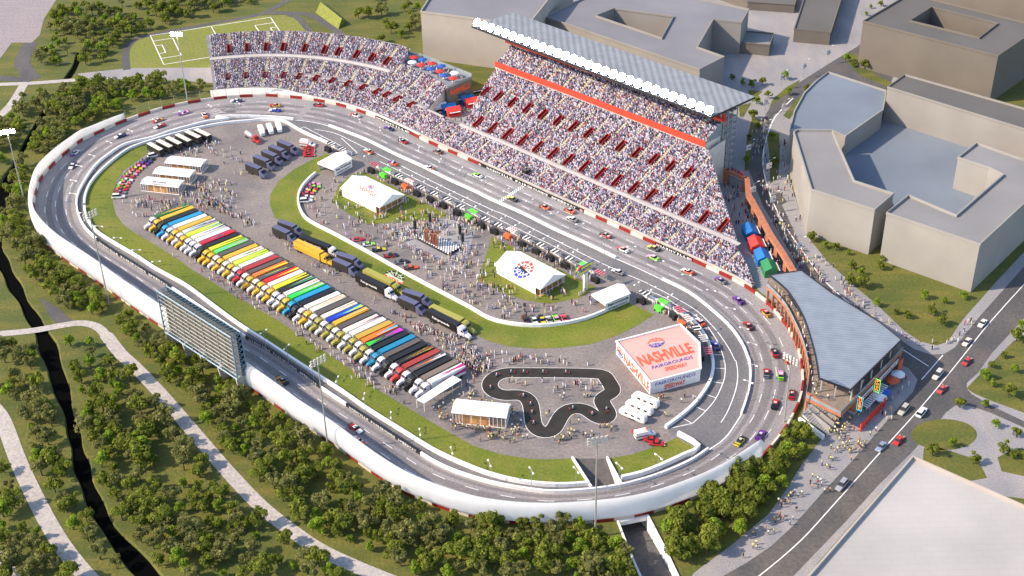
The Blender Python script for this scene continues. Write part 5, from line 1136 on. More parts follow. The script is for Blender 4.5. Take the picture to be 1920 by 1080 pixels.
# ================================================================== PIT BOXES
PB = [(620, 267, 'w'), (640, 277, 'w'), (701, 306, 'p'), (724, 316, 'g'), (746, 327, 'w'), (765, 337, 'r'), (787, 349, 'w'), (812, 360, 'w'), (837, 371, 'w'), (862, 384, 'w'), (885, 394, 'g'), (908, 408, 'w'), (932, 419, 'w'), (958, 429, 'r'), (985, 443, 'w'), (1011, 456, 'w'), (1038, 468, 'w'), (1065, 482, 'w'), (1095, 494, 'g'), (1123, 509, 'p'), (1209, 548, 'w'), (1242, 563, 'g'), (1272, 578, 'p'), (1288, 594, 'r'), (1304, 612, 'w'), (1316, 632, 'b'), (1325, 655, 'p')]
PC = {'w': (BLACK, WHITE, BLACK, 'black and white striped'), 'p': (mat('canopy_pink', (.62, .12, .18), .6, 0, .1, 1), BLACK, BLACK, 'pink and black striped'), 'g': (mat('canopy_green', (.10, .55, .04), .6, 0, .05, 1), mat('canopy_green', (.10, .55, .04)), mat('canopy_green', (.1, .55, .04)), 'bright green'), 'r': (WHITE, REDF, mat('cart_orange', (.55, .12, .03), .6, 0, .1, 1), 'red and white'), 'b': (mat('canopy_cream', (.6, .58, .45), .6, 0, .05, 1), mat('canopy_navy', (.02, .02, .15), .6, 0, .05, 1), BLACK, 'navy and cream')}
cnt = {}
for i, (x, y, k) in enumerate(PB):
    p = P(x, y, 3.4); q_ = P(*PB[min(i+1, len(PB)-1)][:2], 3.4) if i < len(PB)-1 and i not in (1, 19) else P(*PB[i][:2], 3.4)*2-P(*PB[i-1][:2], 3.4)
    rz = math.atan2(q_.y-p.y, q_.x-p.x); m1, m2, m3, nm = PC[k]; cnt[k] = cnt.get(k, 0)+1
    o = thing('pit_box', nm+' canopy over a crew cart along the pit wall', 'pit stand', (p.x, p.y, 0), rz, nm+' pit canopies along pit road')
    if k in 'b': o['label'] = 'navy and cream canopied pit cart near the pavilion corner'; del o['group']
    g = MB()
    for j in range(7): g.box(-1.8+j*.6, .4, 3.2+.0, .6, 2.6, .18, (m1 if k != 'w' or j % 3 != 2 else m2) if j % 2 == 0 or k == 'w' else m2)
    g.build('canopy', o, local=True)
    g = MB(); g.box(0, -1.9, 0, 3.6, 1.7, 2.2, m3 if k != 'w' else BLACK, 0, (.95, .9)); g.build('cart', o, local=True)
    g = MB(); [g.bar((sx*1.9, .4+sy*1.1, 0), (sx*1.9, .4+sy*1.1, 3.2), .06, STEEL) for sx in (-1, 1) for sy in (-1, 1)]; g.box(0, 1.5, 2.9, 4.2, .1, .12, STEEL); g.build('frame', o, local=True)
    g = MB(); [g.bar((sx*1.2-.2, -2.8, .35), (sx*1.2+.2, -2.8, .35), .35, RUBBER, 8) for sx in (-1, 1)]; g.build('wheel_pair', o, local=True); o.scale = (.88, .88, .88)
# slim posts of the fence on the upper left wall
fn = thing('catch_fence', 'tall thin catch fence on the outer wall of the upper left turn', 'fence', tuple(P(330, 200)))
ia, ib = near_i((245, 224)), near_i((640, 206)); rng_ = [(ia+k) % len(ob) for k in range((ib-ia) % len(ob)+1)]
for i in rng_: p = ob[i]; g = MB(); g.bar((p.x, p.y, 1.2), (p.x, p.y, 5.0), .07, STEEL, 4); g.build('post', fn)
g = MB(); 
for z in (2.6, 3.8, 5.0):
    for i, j in zip(rng_[:-1], rng_[1:]): g.bar((ob[i].x, ob[i].y, z), (ob[j].x, ob[j].y, z), .025, STEEL, 3)
g.build('fence_wires', fn)
# ================================================================== VEHICLES
def rm(c): return C(*c)
def wheel_mesh(r, w):
    g = MB(); g.bar((0, -w/2, 0), (0, w/2, 0), r, RUBBER, 12); g.bar((0, -w/2-.01, 0), (0, w/2+.01, 0), r*.55, CHROME, 8); return g.mesh('wheel')
WH = wheel_mesh(.34, .28); WHT = wheel_mesh(.5, .32); WHR = wheel_mesh(.36, .34)
def ring_loft(g, secs, m, cap=True):
    """secs: list of (x, [(y,z)...]) half-open rings"""
    n = len(secs[0][1]); vs = [(x, y, z) for x, r in secs for y, z in r]; fs = []
    for i in range(len(secs)-1):
        for j in range(n): a = i*n+j; b = i*n+(j+1) % n; fs.append((a, b, b+n, a+n))
    if cap: fs += [tuple(range(n))[::-1], tuple((len(secs)-1)*n+j for j in range(n))]
    g.add(vs, fs, m)
def sec(x, w, z0, z1, k=.85): return (x, [(-w*k, z0), (w*k, z0), (w, (z0+z1)/2), (w*k, z1), (-w*k, z1), (-w, (z0+z1)/2)])
A_M = mat('car_paint_a', (.5, .5, .5)); B_M = mat('car_paint_b', (.3, .3, .3))
def car_meshes(kind):
    """sedan-bodied stock car, street car, tall estate; nose towards +X"""
    L_, W_, h0, h1 = {'race': (5.0, .98, .78, 1.28), 'car': (4.7, .92, .85, 1.42), 'suv': (5.0, .98, 1.05, 1.85)}[kind]; H_ = L_/2
    g = MB(); nose = .55 if kind != 'suv' else .85
    ring_loft(g, [sec(-H_, W_*.88, .28, h0*.92), sec(-H_+.3, W_, .18, h0), sec(-H_*.45, W_, .18, h0), sec(.0, W_, .18, h0*.98), sec(H_*.45, W_, .18, h0*.95)], B_M)
    ring_loft(g, [sec(H_*.45, W_, .18, h0*.95), sec(H_*.75, W_*.98, .2, h0*.85), sec(H_-.1, W_*.85, .25, nose), sec(H_, W_*.7, .3, nose*.8)], A_M)
    tr = (-H_*.55, -H_*.28, .35, H_*.36) if kind != 'suv' else (-H_*.93, -H_*.85, .3, H_*.42)
    g.add([(tr[1], -W_*.68, h1), (tr[2], -W_*.68, h1), (tr[2], W_*.68, h1), (tr[1], W_*.68, h1), (tr[1], -W_*.68, h1-.06), (tr[2], -W_*.68, h1-.06), (tr[2], W_*.68, h1-.06), (tr[1], W_*.68, h1-.06)], [(0, 1, 2, 3), (0, 4, 5, 1), (1, 5, 6, 2), (2, 6, 7, 3), (3, 7, 4, 0)], A_M)
    body = g.mesh('body')
    g = MB(); zb_ = h0*.93
    g.add([(tr[0], -W_*.86, zb_), (tr[3], -W_*.86, zb_), (tr[3], W_*.86, zb_), (tr[0], W_*.86, zb_), (tr[1], -W_*.67, h1-.03), (tr[2], -W_*.67, h1-.03), (tr[2], W_*.67, h1-.03), (tr[1], W_*.67, h1-.03)], [(0, 1, 5, 4), (1, 2, 6, 5), (2, 3, 7, 6), (3, 0, 4, 7)], GLASSD)
    return body, g.mesh('window_glass'), L_, W_
KM = {k: car_meshes(k) for k in ('race', 'car', 'suv')}
sp_ = MB(); sp_.box(-2.42, 0, .98, .3, 1.8, .05, BLACK); [sp_.box(-2.42, s_*.85, .8, .25, .04, .2, BLACK) for s_ in (-1, 1)]; SPM = sp_.mesh('spoiler')
sk_ = MB(); sk_.box(-2.45, -.6, .5, .06, .3, .12, mat('tail_light_red', (.5, .01, .01), .3, 0, 0)); TLM = sk_.mesh('tail_light')
hl_ = MB(); hl_.box(2.2, -.62, .55, .3, .34, .12, LAMPOFF); HLM = hl_.mesh('headlight')
_cm = {}
NUMM = {}
def ob(name, me, parent, loc=(0, 0, 0)):
    o = bpy.data.objects.new(name, me); COL.objects.link(o); o.parent = parent; o.location = loc; return o
def vehicle(kind, label, cat, pos, rz, ca, cb, group=None, num=None):
    body, gl, L_, W_ = KM[kind]; key = (kind, ca, cb)
    if key not in _cm: _cm[key] = recolour(body, {'car_paint_a': rm(ca), 'car_paint_b': rm(cb)})
    o = thing('race_car' if kind == 'race' else ('estate_car' if kind == 'suv' else 'saloon_car'), label, cat, tuple(pos), rz, group)
    ob('body', _cm[key], o); ob('window_glass', gl, o)
    wh = WHR if kind == 'race' else WH
    for x in (L_*.31, -L_*.30):
        for y in (-W_*.86, W_*.86): ob('wheel', wh, o, (x, y, .35))
    if kind == 'race': ob('spoiler', SPM, o)
    else: ob('headlight', HLM, o); ob('headlight', HLM, o, (0, 1.24, 0))
    if num:
        if num not in NUMM: gg = MB(); text(gg, num, (-.75, .42, KMR+.02), (0, -.84, 0), (.85, 0, 0), WHITE if cb[0] < 150 or ca[0]+ca[1]+ca[2] < 380 else BLACK, .04); NUMM[num] = gg.mesh('race_number')
        ob('race_number', NUMM[num], o, (.35, 0, 0))
    return o
KMR = 1.28
WHT_ = (235, 235, 235); BLK = (25, 25, 28); RD = (190, 35, 30); ORG = (225, 95, 40); PUR = (110, 45, 150); LIM = (140, 220, 60); YEL_ = (215, 200, 50); NAV = (50, 55, 110); PNK = (225, 100, 120); GRY = (120, 122, 128); GLD = (200, 150, 60); BRN = (110, 55, 40); BLU = (40, 60, 190); LPK = (235, 150, 200)
Irn = np.array([(p.x, p.y) for p in Ir])
def track_dir(p):
    i = int(np.argmin(np.hypot(Irn[:, 0]-p.x, Irn[:, 1]-p.y))); d = (Ir[(i+3) % nI]-Ir[(i-3) % nI]).normalized()
    # race runs anticlockwise seen from above
    c = Vector((-40, 400)); r = p.to_2d()-c
    if r.x*d.y-r.y*d.x < 0: d = -d
    return math.atan2(d.y, d.x)
RC = [(225, 255, WHT_, NAV, 'white and navy race car entering the upper left turn near the end of the sound wall', '4'), (296, 226, RD, GLD, 'red and gold race car on the outer side of a white and red one, upper left turn', '1'), (299, 237, WHT_, RD, 'white and red race car close beside the red and gold one, upper left turn', '7'), (344, 212, PUR, LPK, 'purple race car behind the two paired cars on the upper left turn', '11'), (384, 216, ORG, WHT_, 'orange and white race car leading the purple one by the floodlit mast', '22'), (443, 189, WHT_, NAV, 'white and navy race car hugging the wall under the curved stand', '9'), (140, 287, PUR, WHT_, 'purple and white race car alone on the left turn above another car', '3'), (136, 311, WHT_, NAV, 'white race car with navy flanks just below a purple and white one', '14'),
  (516, 198, RD, GLD, 'red and gold race car running side by side with a white and blue one below the curved stand', '2'), (515, 207, WHT_, BLU, 'white and blue race car inside a red and gold one below the curved stand', '17'), (597, 197, BLK, RD, 'black and red race car hugging the outer wall below the curved stand', '5'), (666, 216, RD, WHT_, 'red and white race car just before the first NASHVILLE banner', '6'), (729, 241, PUR, NAV, 'purple race car under the first NASHVILLE banner', '8'), (755, 265, BLK, RD, 'black and red race car on the front straight after the first banner', '10'),
  (821, 284, GRY, BRN, 'grey and maroon race car beside a red wall block on the front straight', '12'), (895, 329, LIM, WHT_, 'lime race car before the chequered start line', '13'), (804, 315, WHT_, ORG, 'orange and white race car hugging the pit side wall of the front straight', '20'), (960, 373, YEL_, BLK, 'yellow race car crossing the chequered start line', '15'), (1021, 388, BRN, ORG, 'dark and orange race car under the long lettered banner, left of two', '19'), (1068, 395, BRN, ORG, 'dark and orange race car at the end of the banner, right of two', '21'), (1073, 411, WHT_, GRY, 'white race car below the end of the long lettered banner', '24'),
  (1135, 441, BLK, RD, 'black and red race car in the middle of the front straight', '31'), (1168, 468, RD, WHT_, 'red race car with white flanks near the end of the pit side wall', '33'), (1226, 465, YEL_, BLK, 'yellow and black race car against the last NASHVILLE banner', '34'), (1225, 483, LPK, LIM, 'pink roofed lime race car entering from the right turn', '43'), (1289, 509, WHT_, ORG, 'orange and white race car at the exit of the right turn', '41'), (1351, 526, PUR, GRY, 'purple and grey race car near the red wall block at the end of the stand', '47'), (1384, 563, PUR, PUR, 'all purple race car in the right turn beside the club house end', '48'),
  (1436, 587, RD, GLD, 'red and gold race car closest to the club house columns', '51'), (1403, 611, RD, BRN, 'red and brown race car on the inner lanes of the right turn', '54'), (1453, 662, BLK, RD, 'black car with a red tail halfway round the right turn', '77'), (1477, 673, WHT_, ORG, 'white and orange race car under the lamps of the right mast', '78'), (1437, 700, RD, GRY, 'red race car beside a lime one in the right turn', '88'), (1464, 704, LPK, LIM, 'lime race car with a pink roof in the right turn', '18'), (1485, 740, BRN, RD, 'brown and red race car by the outer wall of the right turn', '37'), (1453, 758, RD, BLK, 'red and black race car at the start of the right turn', '38'), (1388, 827, BLK, YEL_, 'black roofed yellow race car beside the end of the sound wall', '42'), (1426, 816, PUR, PUR, 'all purple race car beside the end of the sound wall', '45'),
  (667, 804, WHT_, RD, 'red and white race car on the lower straight beside another half hidden one', '95'), (672, 827, ORG, WHT_, 'orange and white race car half hidden by the sound wall on the lower straight', '99'), (530, 714, BLK, GLD, 'black and gold race car just right of the lattice scoreboard', '16'),
  (737, 306, PUR, ORG, 'purple and orange race car on pit road behind the green canopy', '23'), (691, 284, WHT_, ORG, 'white and orange race car on pit road near the gateway tent', '27'), (1159, 510, WHT_, GRY, 'white race car on pit road near the pylon sign', '32'), (1313, 604, WHT_, ORG, 'white and orange race car stopped in a pit stall by the pavilion', '44'), (1342, 648, BLU, NAV, 'blue race car stopped in a pit stall beside the pavilion', '46')]
for x, y, ca, cb, lb, num in RC:
    lb = ' '.join(lb.split()[:16])
    p = P(x, y, .5); p.z = .09; vehicle('race', lb, 'race car', p, track_dir(p), ca, cb, num=num)
# parked competition cars
def face(a, b): d = P(*b)-P(*a); return math.atan2(d.y, d.x)
row = cr([(278, 302), (262, 312), (247, 326), (236, 342), (229, 358), (225, 366)], 4)
colr = [(BLK, GRY), (NAV, PUR), (PUR, RD), (LPK, YEL_), (YEL_, ORG), (PNK, YEL_), (LPK, LIM), (RD, PNK), (WHT_, LIM), (PNK, WHT_), (ORG, LIM), (RD, PNK), (GRY, RD)]
cn = {BLK: 'black', NAV: 'navy', PUR: 'purple', LPK: 'pale pink', YEL_: 'yellow', PNK: 'pink', RD: 'red', WHT_: 'white', ORG: 'orange', GRY: 'grey', LIM: 'lime', GLD: 'gold', BRN: 'brown', BLU: 'blue'}
rs = resample([Vector(v) for v in row], 1.0)
vehicle('suv', 'white estate car at the upper end of the parked race car row by the coaches', 'car', P(289, 294), face((280, 296), (300, 291)), WHT_, WHT_)
vehicle('suv', 'white estate car at the lower end of the parked race car row by the grass', 'car', P(223, 371), face((215, 371), (235, 370)), WHT_, WHT_)
RW = [(279, 301), (274, 306), (268, 310), (262, 315), (256, 319), (251, 324), (246, 329), (241, 334), (238, 340), (234, 345), (231, 351), (228, 357), (226, 363)]
for i, ((x, y), (a, b)) in enumerate(zip(RW, colr)):
    nb = cn[colr[i-1][1]] if i else 'white estate'
    vehicle('race', '%s and %s race car %s, curved row' % (cn[a], cn[b], 'parked first below the white estate car' if i == 0 else 'next below the %s and %s one' % (cn[colr[i-1][0]], cn[colr[i-1][1]])), 'race car', P(x, y), face((x-10, y), (x+10, y-2.5+i*.2)), a, b)
PK_ = [(589, 348, LPK, PNK, 'pink parked race car nearest the upper gateway tent'), (590, 353, LIM, GRY, 'green parked race car inside the upper curved wall'), (584, 357, RD, WHT_, 'red and white parked race car between green and yellow ones by the curved wall'), (581, 361, YEL_, RD, 'yellow and red parked race car by the upper curved wall'), (577, 365, PNK, RD, 'pink and red parked race car by the upper curved wall'), (576, 372, WHT_, GRY, 'white and grey parked race car just behind the white estate car by the curved wall')]
for x, y, a, b, l in PK_: vehicle('race', l, 'race car', P(x, y), face((x-10, y+1), (x+10, y-1)), a, b)
vehicle('suv', 'white estate car parked last inside the curved white wall', 'car', P(574, 379), face((564, 380), (584, 378)), WHT_, WHT_)
for x, y, a, b, l in [(670, 451, RD, PNK, 'red show car surrounded by people below the upper lawn'), (691, 460, LIM, WHT_, 'lime and white show car on display left of the stage plaza'), (711, 470, YEL_, BLK, 'yellow and black show car on display left of the stage plaza'), (733, 481, BLK, RD, 'black and red show car on display below the stage plaza'), (754, 493, BLK, GRY, 'black show car beside the orange one near the white wall'), (771, 504, ORG, BRN, 'orange show car near the emblem and the white wall')]:
    vehicle('race', l, 'show car', P(x, y), face((x-10, y+1), (x+10, y-1.5)), a, b)
for i, (x, y, a, b, l) in enumerate([(986, 603, BLK, BRN, 'black race car first in the parked row at the bottom of the curved wall'), (1002, 603, WHT_, GRY, 'white race car second in the parked row at the bottom of the curved wall'), (1017, 602, YEL_, BLK, 'yellow race car in the parked row at the bottom of the curved wall'), (1030, 603, GRY, WHT_, 'grey race car in the parked row at the bottom of the curved wall'), (1044, 601, LPK, LIM, 'lime and pink race car in the parked row at the bottom of the curved wall'), (1059, 600, RD, PNK, 'red race car last in the parked row at the bottom of the curved wall')]):
    vehicle('race', l, 'race car', P(x, y), face((x-3, y-6), (x+3, y+6)), a, b)
for i, (x, y) in enumerate([(580, 279), (580, 284), (579, 288.5), (580, 293)]):
    vehicle('car', ['red saloon just below the white ambulance near the upper grass', 'red saloon second below the ambulance', 'red saloon third below the ambulance', 'red saloon nearest the tip of the grass crescent'][i], 'car', P(x, y), face((x-10, y), (x+10, y-.5)), RD, RD)
for x, y, l in [(1200, 811, 'red saloon half hidden behind the white ambulance near the ramp'), (1222, 827, 'red saloon just below the ambulance near the lower right grass'), (1232, 834, 'red saloon nearest the lower right grass')]: vehicle('car', l, 'car', P(x, y), face((x-12, y+3), (x+12, y-2)) if y < 815 else face((x-12, y-1), (x+12, y+1)), RD, RD)
BVD = math.atan2(*(lambda d: (d.y, d.x))(P(1800, 675)-P(1730, 760)))
ST = [(1842, 606, 'car', WHT_, 'white saloon farthest up the boulevard beside the pavement corner', 1), (1813, 641, 'car', (225, 215, 205), 'cream saloon on the boulevard at the lawn corner', 1), (1813, 677, 'car', (200, 70, 80), 'red saloon on the boulevard opposite the curved pavement', 0), (1758, 703, 'suv', (215, 210, 205), 'pale estate car with a dark sunroof on the boulevard', 1), (1766, 729, 'car', (205, 90, 90), 'faded red saloon on the boulevard centre line', 0), (1694, 769, 'suv', (190, 190, 180), 'greenish grey estate car beside the patio pavement', 1), (1728, 773, 'suv', WHT_, 'white estate car on the boulevard near the big red word', 0), (1652, 837, 'car', (140, 155, 180), 'blue grey saloon on the boulevard left of a red one', 1), (1685, 825, 'car', (215, 60, 60), 'bright red saloon on the boulevard right of the blue grey one', 0), (1578, 910, 'suv', (160, 165, 175), 'grey estate car alone lowest down the boulevard', 1)]
for x, y, k, c, l, s_ in ST: vehicle(k, l, 'car', P(x, y, .6)-Vector((0, 0, .54)), BVD+(math.pi if s_ else 0), c, c)
# karts
kp = MB(); kp.box(0, 0, .1, 1.9, .9, .18, DARK, 0, (.9, .8)); kp.box(.85, 0, .1, .3, 1.2, .2, REDM); kp.box(-.3, 0, .2, .5, .5, .6, mat('kart_driver', (.25, .25, .28), .7, 0, .2, 2), 0, (.7, .6)); kp.box(-.25, 0, .8, .28, .28, .3, WHITE, 0, (.7, .7)); KB = kp.mesh('chassis')
kw = wheel_mesh(.17, .2)
for i, (x, y) in enumerate([(930, 705), (962, 699), (986, 698), (1018, 700), (1065, 698), (920, 728), (979, 740), (995, 757), (1000, 773), (999, 795), (1075, 766), (1112, 776), (1139, 768)]):
    p = P(x, y); j = min(range(len(KT)), key=lambda k: (KT[k]-p.to_2d()).length); d = KT[(j+1) % len(KT)]-KT[j-1]
    o = thing('go_kart', 'small go-kart and driver on the winding black kart track', 'go-kart', (KT[j].x, KT[j].y, .09), math.atan2(d.y, d.x), 'karts on the winding track'); ob('chassis', KB, o)
    for u, v in ((.6, .55), (.6, -.55), (-.65, .6), (-.65, -.6)): ob('wheel', kw, o, (u, v, .18))
# haulers: nose towards +X, ground contact along the row
CABW = (222, 220, 226)
T_M = mat('trailer_paint', (.5, .5, .5)); K_M = mat('cab_paint', (.6, .6, .6))
def truck_parts(Lt):
    hd = {}
    g = MB(); g.box(-Lt/2-.2, 0, 1.15, Lt, 2.6, 2.95, T_M); hd['trailer'] = g
    g = MB()   # conventional tractor: sleeper, cab, hood
    ring_loft(g, [sec(.4, 1.22, .9, 3.7, .94), sec(1.5, 1.24, .8, 3.85, .92), sec(2.5, 1.22, .8, 3.5, .88), sec(3.4, 1.15, .8, 2.55, .86)], K_M)
    ring_loft(g, [sec(3.3, .98, .75, 2.05, .8), sec(4.6, .92, .65, 1.85, .75), sec(5.5, .80, .55, 1.55, .7), sec(5.75, .65, .55, 1.3, .7)], K_M)
    g.box(5.7, 0, .35, .3, 2.3, .4, CHROME); hd['cab'] = g
    g = MB(); g.add([(2.75, -.98, 3.24), (2.75, .98, 3.24), (3.36, .93, 2.62), (3.36, -.93, 2.62)], [(0, 3, 2, 1)], GLASSD); g.add([(2.1, -1.26, 2.5), (3.0, -1.24, 2.45), (2.9, -1.2, 3.1), (2.2, -1.22, 3.2)], [(0, 1, 2, 3)], GLASSD); g.add([(2.1, 1.26, 2.5), (3.0, 1.24, 2.45), (2.9, 1.2, 3.1), (2.2, 1.22, 3.2)], [(3, 2, 1, 0)], GLASSD); hd['windscreen'] = g
    g = MB(); [g.bar((.2, y, .8), (.2, y, 4.2), .09, CHROME, 6) for y in (-1.15, 1.15)]; g.bar((.2, -1.15, 3.9), (.2, 1.15, 3.9), .07, DARK); hd['exhaust_stack'] = g
    g = MB(); g.box(-.6, 0, .75, 8.5, 1.0, .35, DARK); g.box(2.6, 0, .55, 6, .9, .4, DARK); hd['frame_rail'] = g
    return hd
THD = truck_parts(14.8)
TMS = {k: v.mesh(k) for k, v in THD.items()}
_tm = {}
def livery(base, shards, Lt=14.8, script=None):
    """trailer with painted darts on roof and flanks; real paint, 12 mm proud"""
    g = MB(); n_ = 0; b = rm(base); g.box(-Lt/2-.2, 0, 1.15, Lt, 2.6, 2.95, b)
    for (c, x0, y0, x1, y1, w_) in list(shards)+[(sh[0], min(.95, sh[1]+.12), -sh[2]*.8+.1, min(1, sh[3]*.9), sh[4]*-.7, sh[5]*.4) for sh in list(shards)[:2] if len(shards) > 2]:
        m_ = rm(c); X0, X1 = -.2-Lt*x0, -.2-Lt*x1; Y0, Y1 = 1.3*y0, 1.3*y1; z = 4.112+.006*n_; n_ += 1
        cl = lambda v: max(-1.3, min(1.3, v))
        g.add([(X0, cl(Y0), z), (X1, cl(Y1-w_), z), (X1, cl(Y1+w_), z)], [(0, 1, 2)], m_)
        for sy in (-1, 1):
            yy = sy*(1.312+.006*n_); zc = lambda v: max(1.2, min(4.05, 2.6+v*1.2)); tri = [(X0, yy, zc(y0)), (X1, yy, zc(y1-w_*.7)), (X1, yy, zc(y1+w_*.7))]; g.add(tri, [(0, 1, 2)], m_)
    if script: text(g, script, (-3.2, 1.33, 2.0), (-8.5, 0, 0), (0, 0, 1.2), WHITE, .02); text(g, script, (-12.0, -1.33, 2.0), (8.5, 0, 0), (0, 0, 1.2), WHITE, .02)
    return g.mesh('trailer')
CABM = {}
def hauler(label, pos, rz, cab, tr_me, group=None, name='hauler_truck'):
    if cab not in CABM: CABM[cab] = recolour(TMS['cab'], {'cab_paint': rm(cab)})
    o = thing(name, label, 'truck', tuple(pos), rz, group)
    ob('trailer', tr_me, o); c = ob('cab', CABM[cab], o); ob('windscreen', TMS['windscreen'], c); ob('exhaust_stack', TMS['exhaust_stack'], c); ob('frame_rail', TMS['frame_rail'], o)
    for x in (4.7, 1.2, -.2, -12.0, -13.3):
        for y in (-1.1, 1.1): ob('wheel', WHT, o, (x, y, .5))
    return o
# (name, base, cab colour, list of shards (colour, x0, y0, x1, y1, width))
YG = (225, 180, 50); OLV = (165, 160, 70); DGY = (92, 86, 82); LBL = (40, 150, 200); WT = (240, 240, 236); KK = (30, 28, 28); R_ = (180, 40, 35)
def fl(*c): return c
TR = [('dark green with orange flames', (10, 110, 60), CABW, [((235, 120, 30), 0, -.2, .8, .3, .45), ((230, 230, 60), .05, .1, 1, .9, .2), ((235, 150, 40), .2, 0, .55, 0, .5)]),
 ('plain golden yellow', YG, YG, []), ('plain black', KK, KK, []), ('plain bright blue', LBL, LBL, []), ('plain white', WT, CABW, []), ('gold', YG, YG, [((225, 120, 60), 0, .4, 1, .8, .15), ((130, 160, 70), 0, .8, 1, 1, .1)]),
 ('purple and teal striped', (215, 225, 228), CABW, [((130, 50, 130), .1, .6, 1, .6, .4), ((30, 150, 190), .0, .9, .6, .7, .2), ((20, 20, 25), .1, 0, 1, .2, .25), ((30, 110, 90), 0, -.6, .7, -.2, .3)]), ('lime to teal', (215, 240, 50), YG, [((70, 160, 150), .3, .3, 1, .4, .6), ((220, 220, 220), .5, 0, 1, -.3, .2)]), ('white with blue and black darts', WT, CABW, [((40, 80, 170), .1, -.2, .7, 0, .35), ((30, 30, 40), .4, .2, 1, -.2, .5), ((90, 80, 130), .3, .5, 1, .7, .2)]), ('white second', WT, CABW, []),
 ('red and navy', (205, 30, 45), CABW, [((35, 40, 110), 0, 0, .7, .1, .7), ((225, 225, 225), .1, -.2, .75, -.1, .12), ((205, 30, 45), .45, 0, 1, 0, .9)]), ('matt black', KK, KK, []), ('yellow and olive', (215, 215, 40), YG, [((120, 130, 30), .3, 0, 1, .4, .5), ((30, 30, 20), .3, -.3, .9, .1, .1)]), ('green and pink', (110, 220, 90), YG, [((215, 120, 215), .1, .2, 1, .6, .3), ((70, 200, 220), 0, 0, .4, -.1, .6), ((140, 190, 50), .5, -.6, 1, -.4, .4)]), ('dark grey lettered', DGY, CABW, 'S'),
 ('plain gold second', YG, YG, []), ('white with green and orange darts', WT, CABW, [((30, 160, 60), .15, -.1, .8, .4, .5), ((235, 120, 40), .4, .5, 1, .1, .35), ((20, 40, 20), .1, 0, .6, 0, .12)]), ('lime striped', (215, 240, 60), YG, [((70, 160, 40), .2, .2, 1, .3, .3), ((30, 60, 20), .3, -.4, 1, 0, .12)]), ('white third', WT, CABW, []), ('plain red', (175, 55, 50), (185, 40, 40), []), ('dark grey', DGY, CABW, []),
 ('orange and yellow', (240, 130, 40), YG, [((235, 225, 50), .25, 0, 1, .5, .6), ((60, 50, 20), .5, -.3, 1, .2, .1)]), ('grey with lime darts', DGY, CABW, [((190, 230, 60), .1, -.2, .8, .1, .35), ((40, 40, 40), .4, .3, 1, -.3, .3)]), ('red fading to yellow', (225, 45, 40), YG, [((240, 225, 60), .3, .3, 1, .5, .7)]), ('white fourth', WT, CABW, []), ('yellow and black', (230, 220, 50), YG, [((30, 30, 30), .4, 0, 1, .2, .5)]),
 ('black with green darts', (35, 35, 35), CABW, [((50, 170, 100), .15, 0, 1, .6, .5), ((235, 235, 235), .3, -.2, 1, -.4, .2)]), ('white with orange sash', WT, CABW, [((210, 130, 60), .1, .4, 1, .1, .35), ((120, 80, 50), .4, -.1, 1, -.5, .15)]), ('green and white striped', (40, 215, 70), YG, [((235, 245, 235), .2, 0, 1, .1, .35), ((190, 170, 80), .1, -.6, 1, -.7, .3)]), ('bright blue second', LBL, LBL, []), ('charcoal black', KK, KK, []), ('white fifth', WT, CABW, []),
 ('white with gold pinstripes', (236, 228, 210), YG, [((200, 160, 80), 0, .3, 1, .7, .2), ((150, 110, 130), .1, 0, 1, .3, .08), ((215, 190, 120), 0, -.5, 1, -.4, .3)]), ('dark grey second', DGY, CABW, []), ('cream striped', (240, 232, 215), OLV, [((60, 40, 30), .1, .2, .9, .6, .1), ((210, 160, 90), .2, -.2, 1, .1, .12), ((30, 30, 30), .4, -.5, 1, -.2, .12)]), ('blue fading to lime', (30, 60, 190), CABW, [((40, 170, 210), .15, 0, 1, -.2, .6), ((190, 225, 60), .4, .3, 1, .3, .8)]), ('gold with red darts', YG, OLV, [((200, 40, 30), .2, .3, 1, .6, .3), ((240, 235, 210), .1, -.2, 1, 0, .12)]), ('dark grey third', DGY, CABW, []),
 ('white with crimson darts', (240, 235, 225), OLV, [((165, 30, 70), .1, .2, 1, .4, .3), ((60, 20, 60), .4, .7, 1, .8, .25)]), ('plain white sixth', WT, CABW, []), ('plain mustard', (200, 165, 60), OLV, []), ('orange and sky blue', (240, 125, 40), CABW, [((100, 190, 225), .35, .5, 1, .2, .8), ((20, 60, 90), .6, 0, 1, -.2, .25)]), ('green, striped and magenta', (70, 75, 75), OLV, 'M'), ('black with faint lettering', KK, CABW, 'S'), ('plain turquoise blue', (30, 135, 175), (30, 135, 175), []), ('brownish grey', (100, 90, 82), CABW, 'S'),
 ('black second', KK, KK, []), ('black with yellow and orange lines', (34, 32, 30), CABW, [((235, 190, 40), 0, 0, 1, .7, .12), ((220, 220, 50), .2, -.3, .9, .8, .08), ((225, 110, 40), .3, -.4, 1, .1, .14), ((120, 30, 60), .1, .6, .6, .9, .15)]), ('brick red', (165, 60, 50), (190, 60, 55), []), ('grey, orange and white', (92, 90, 90), CABW, [((235, 125, 50), 0, -.2, .7, .3, .35), ((240, 240, 240), .5, .3, 1, .5, .5), ((25, 25, 25), .3, -.6, .8, -.2, .3)]), ('all black next to last', KK, KK, []), ('warm grey', (130, 115, 102), CABW, []), ('white with magenta darts', WT, CABW, [((205, 30, 130), .1, .3, .6, .2, .25), ((205, 30, 130), .5, 0, 1, .1, .9), ((60, 50, 60), .3, -.5, .8, -.1, .3)])]
nT = len(TR); n0, n1 = P(271, 428, .8), P(779, 744, .8); t0, t1 = P(352, 383, 4.1), P(868, 681, 4.1)
hd = Vector(((n0-t0).x+(n1-t1).x, (n0-t0).y+(n1-t1).y)).normalized(); RZT = math.atan2(hd.y, hd.x)
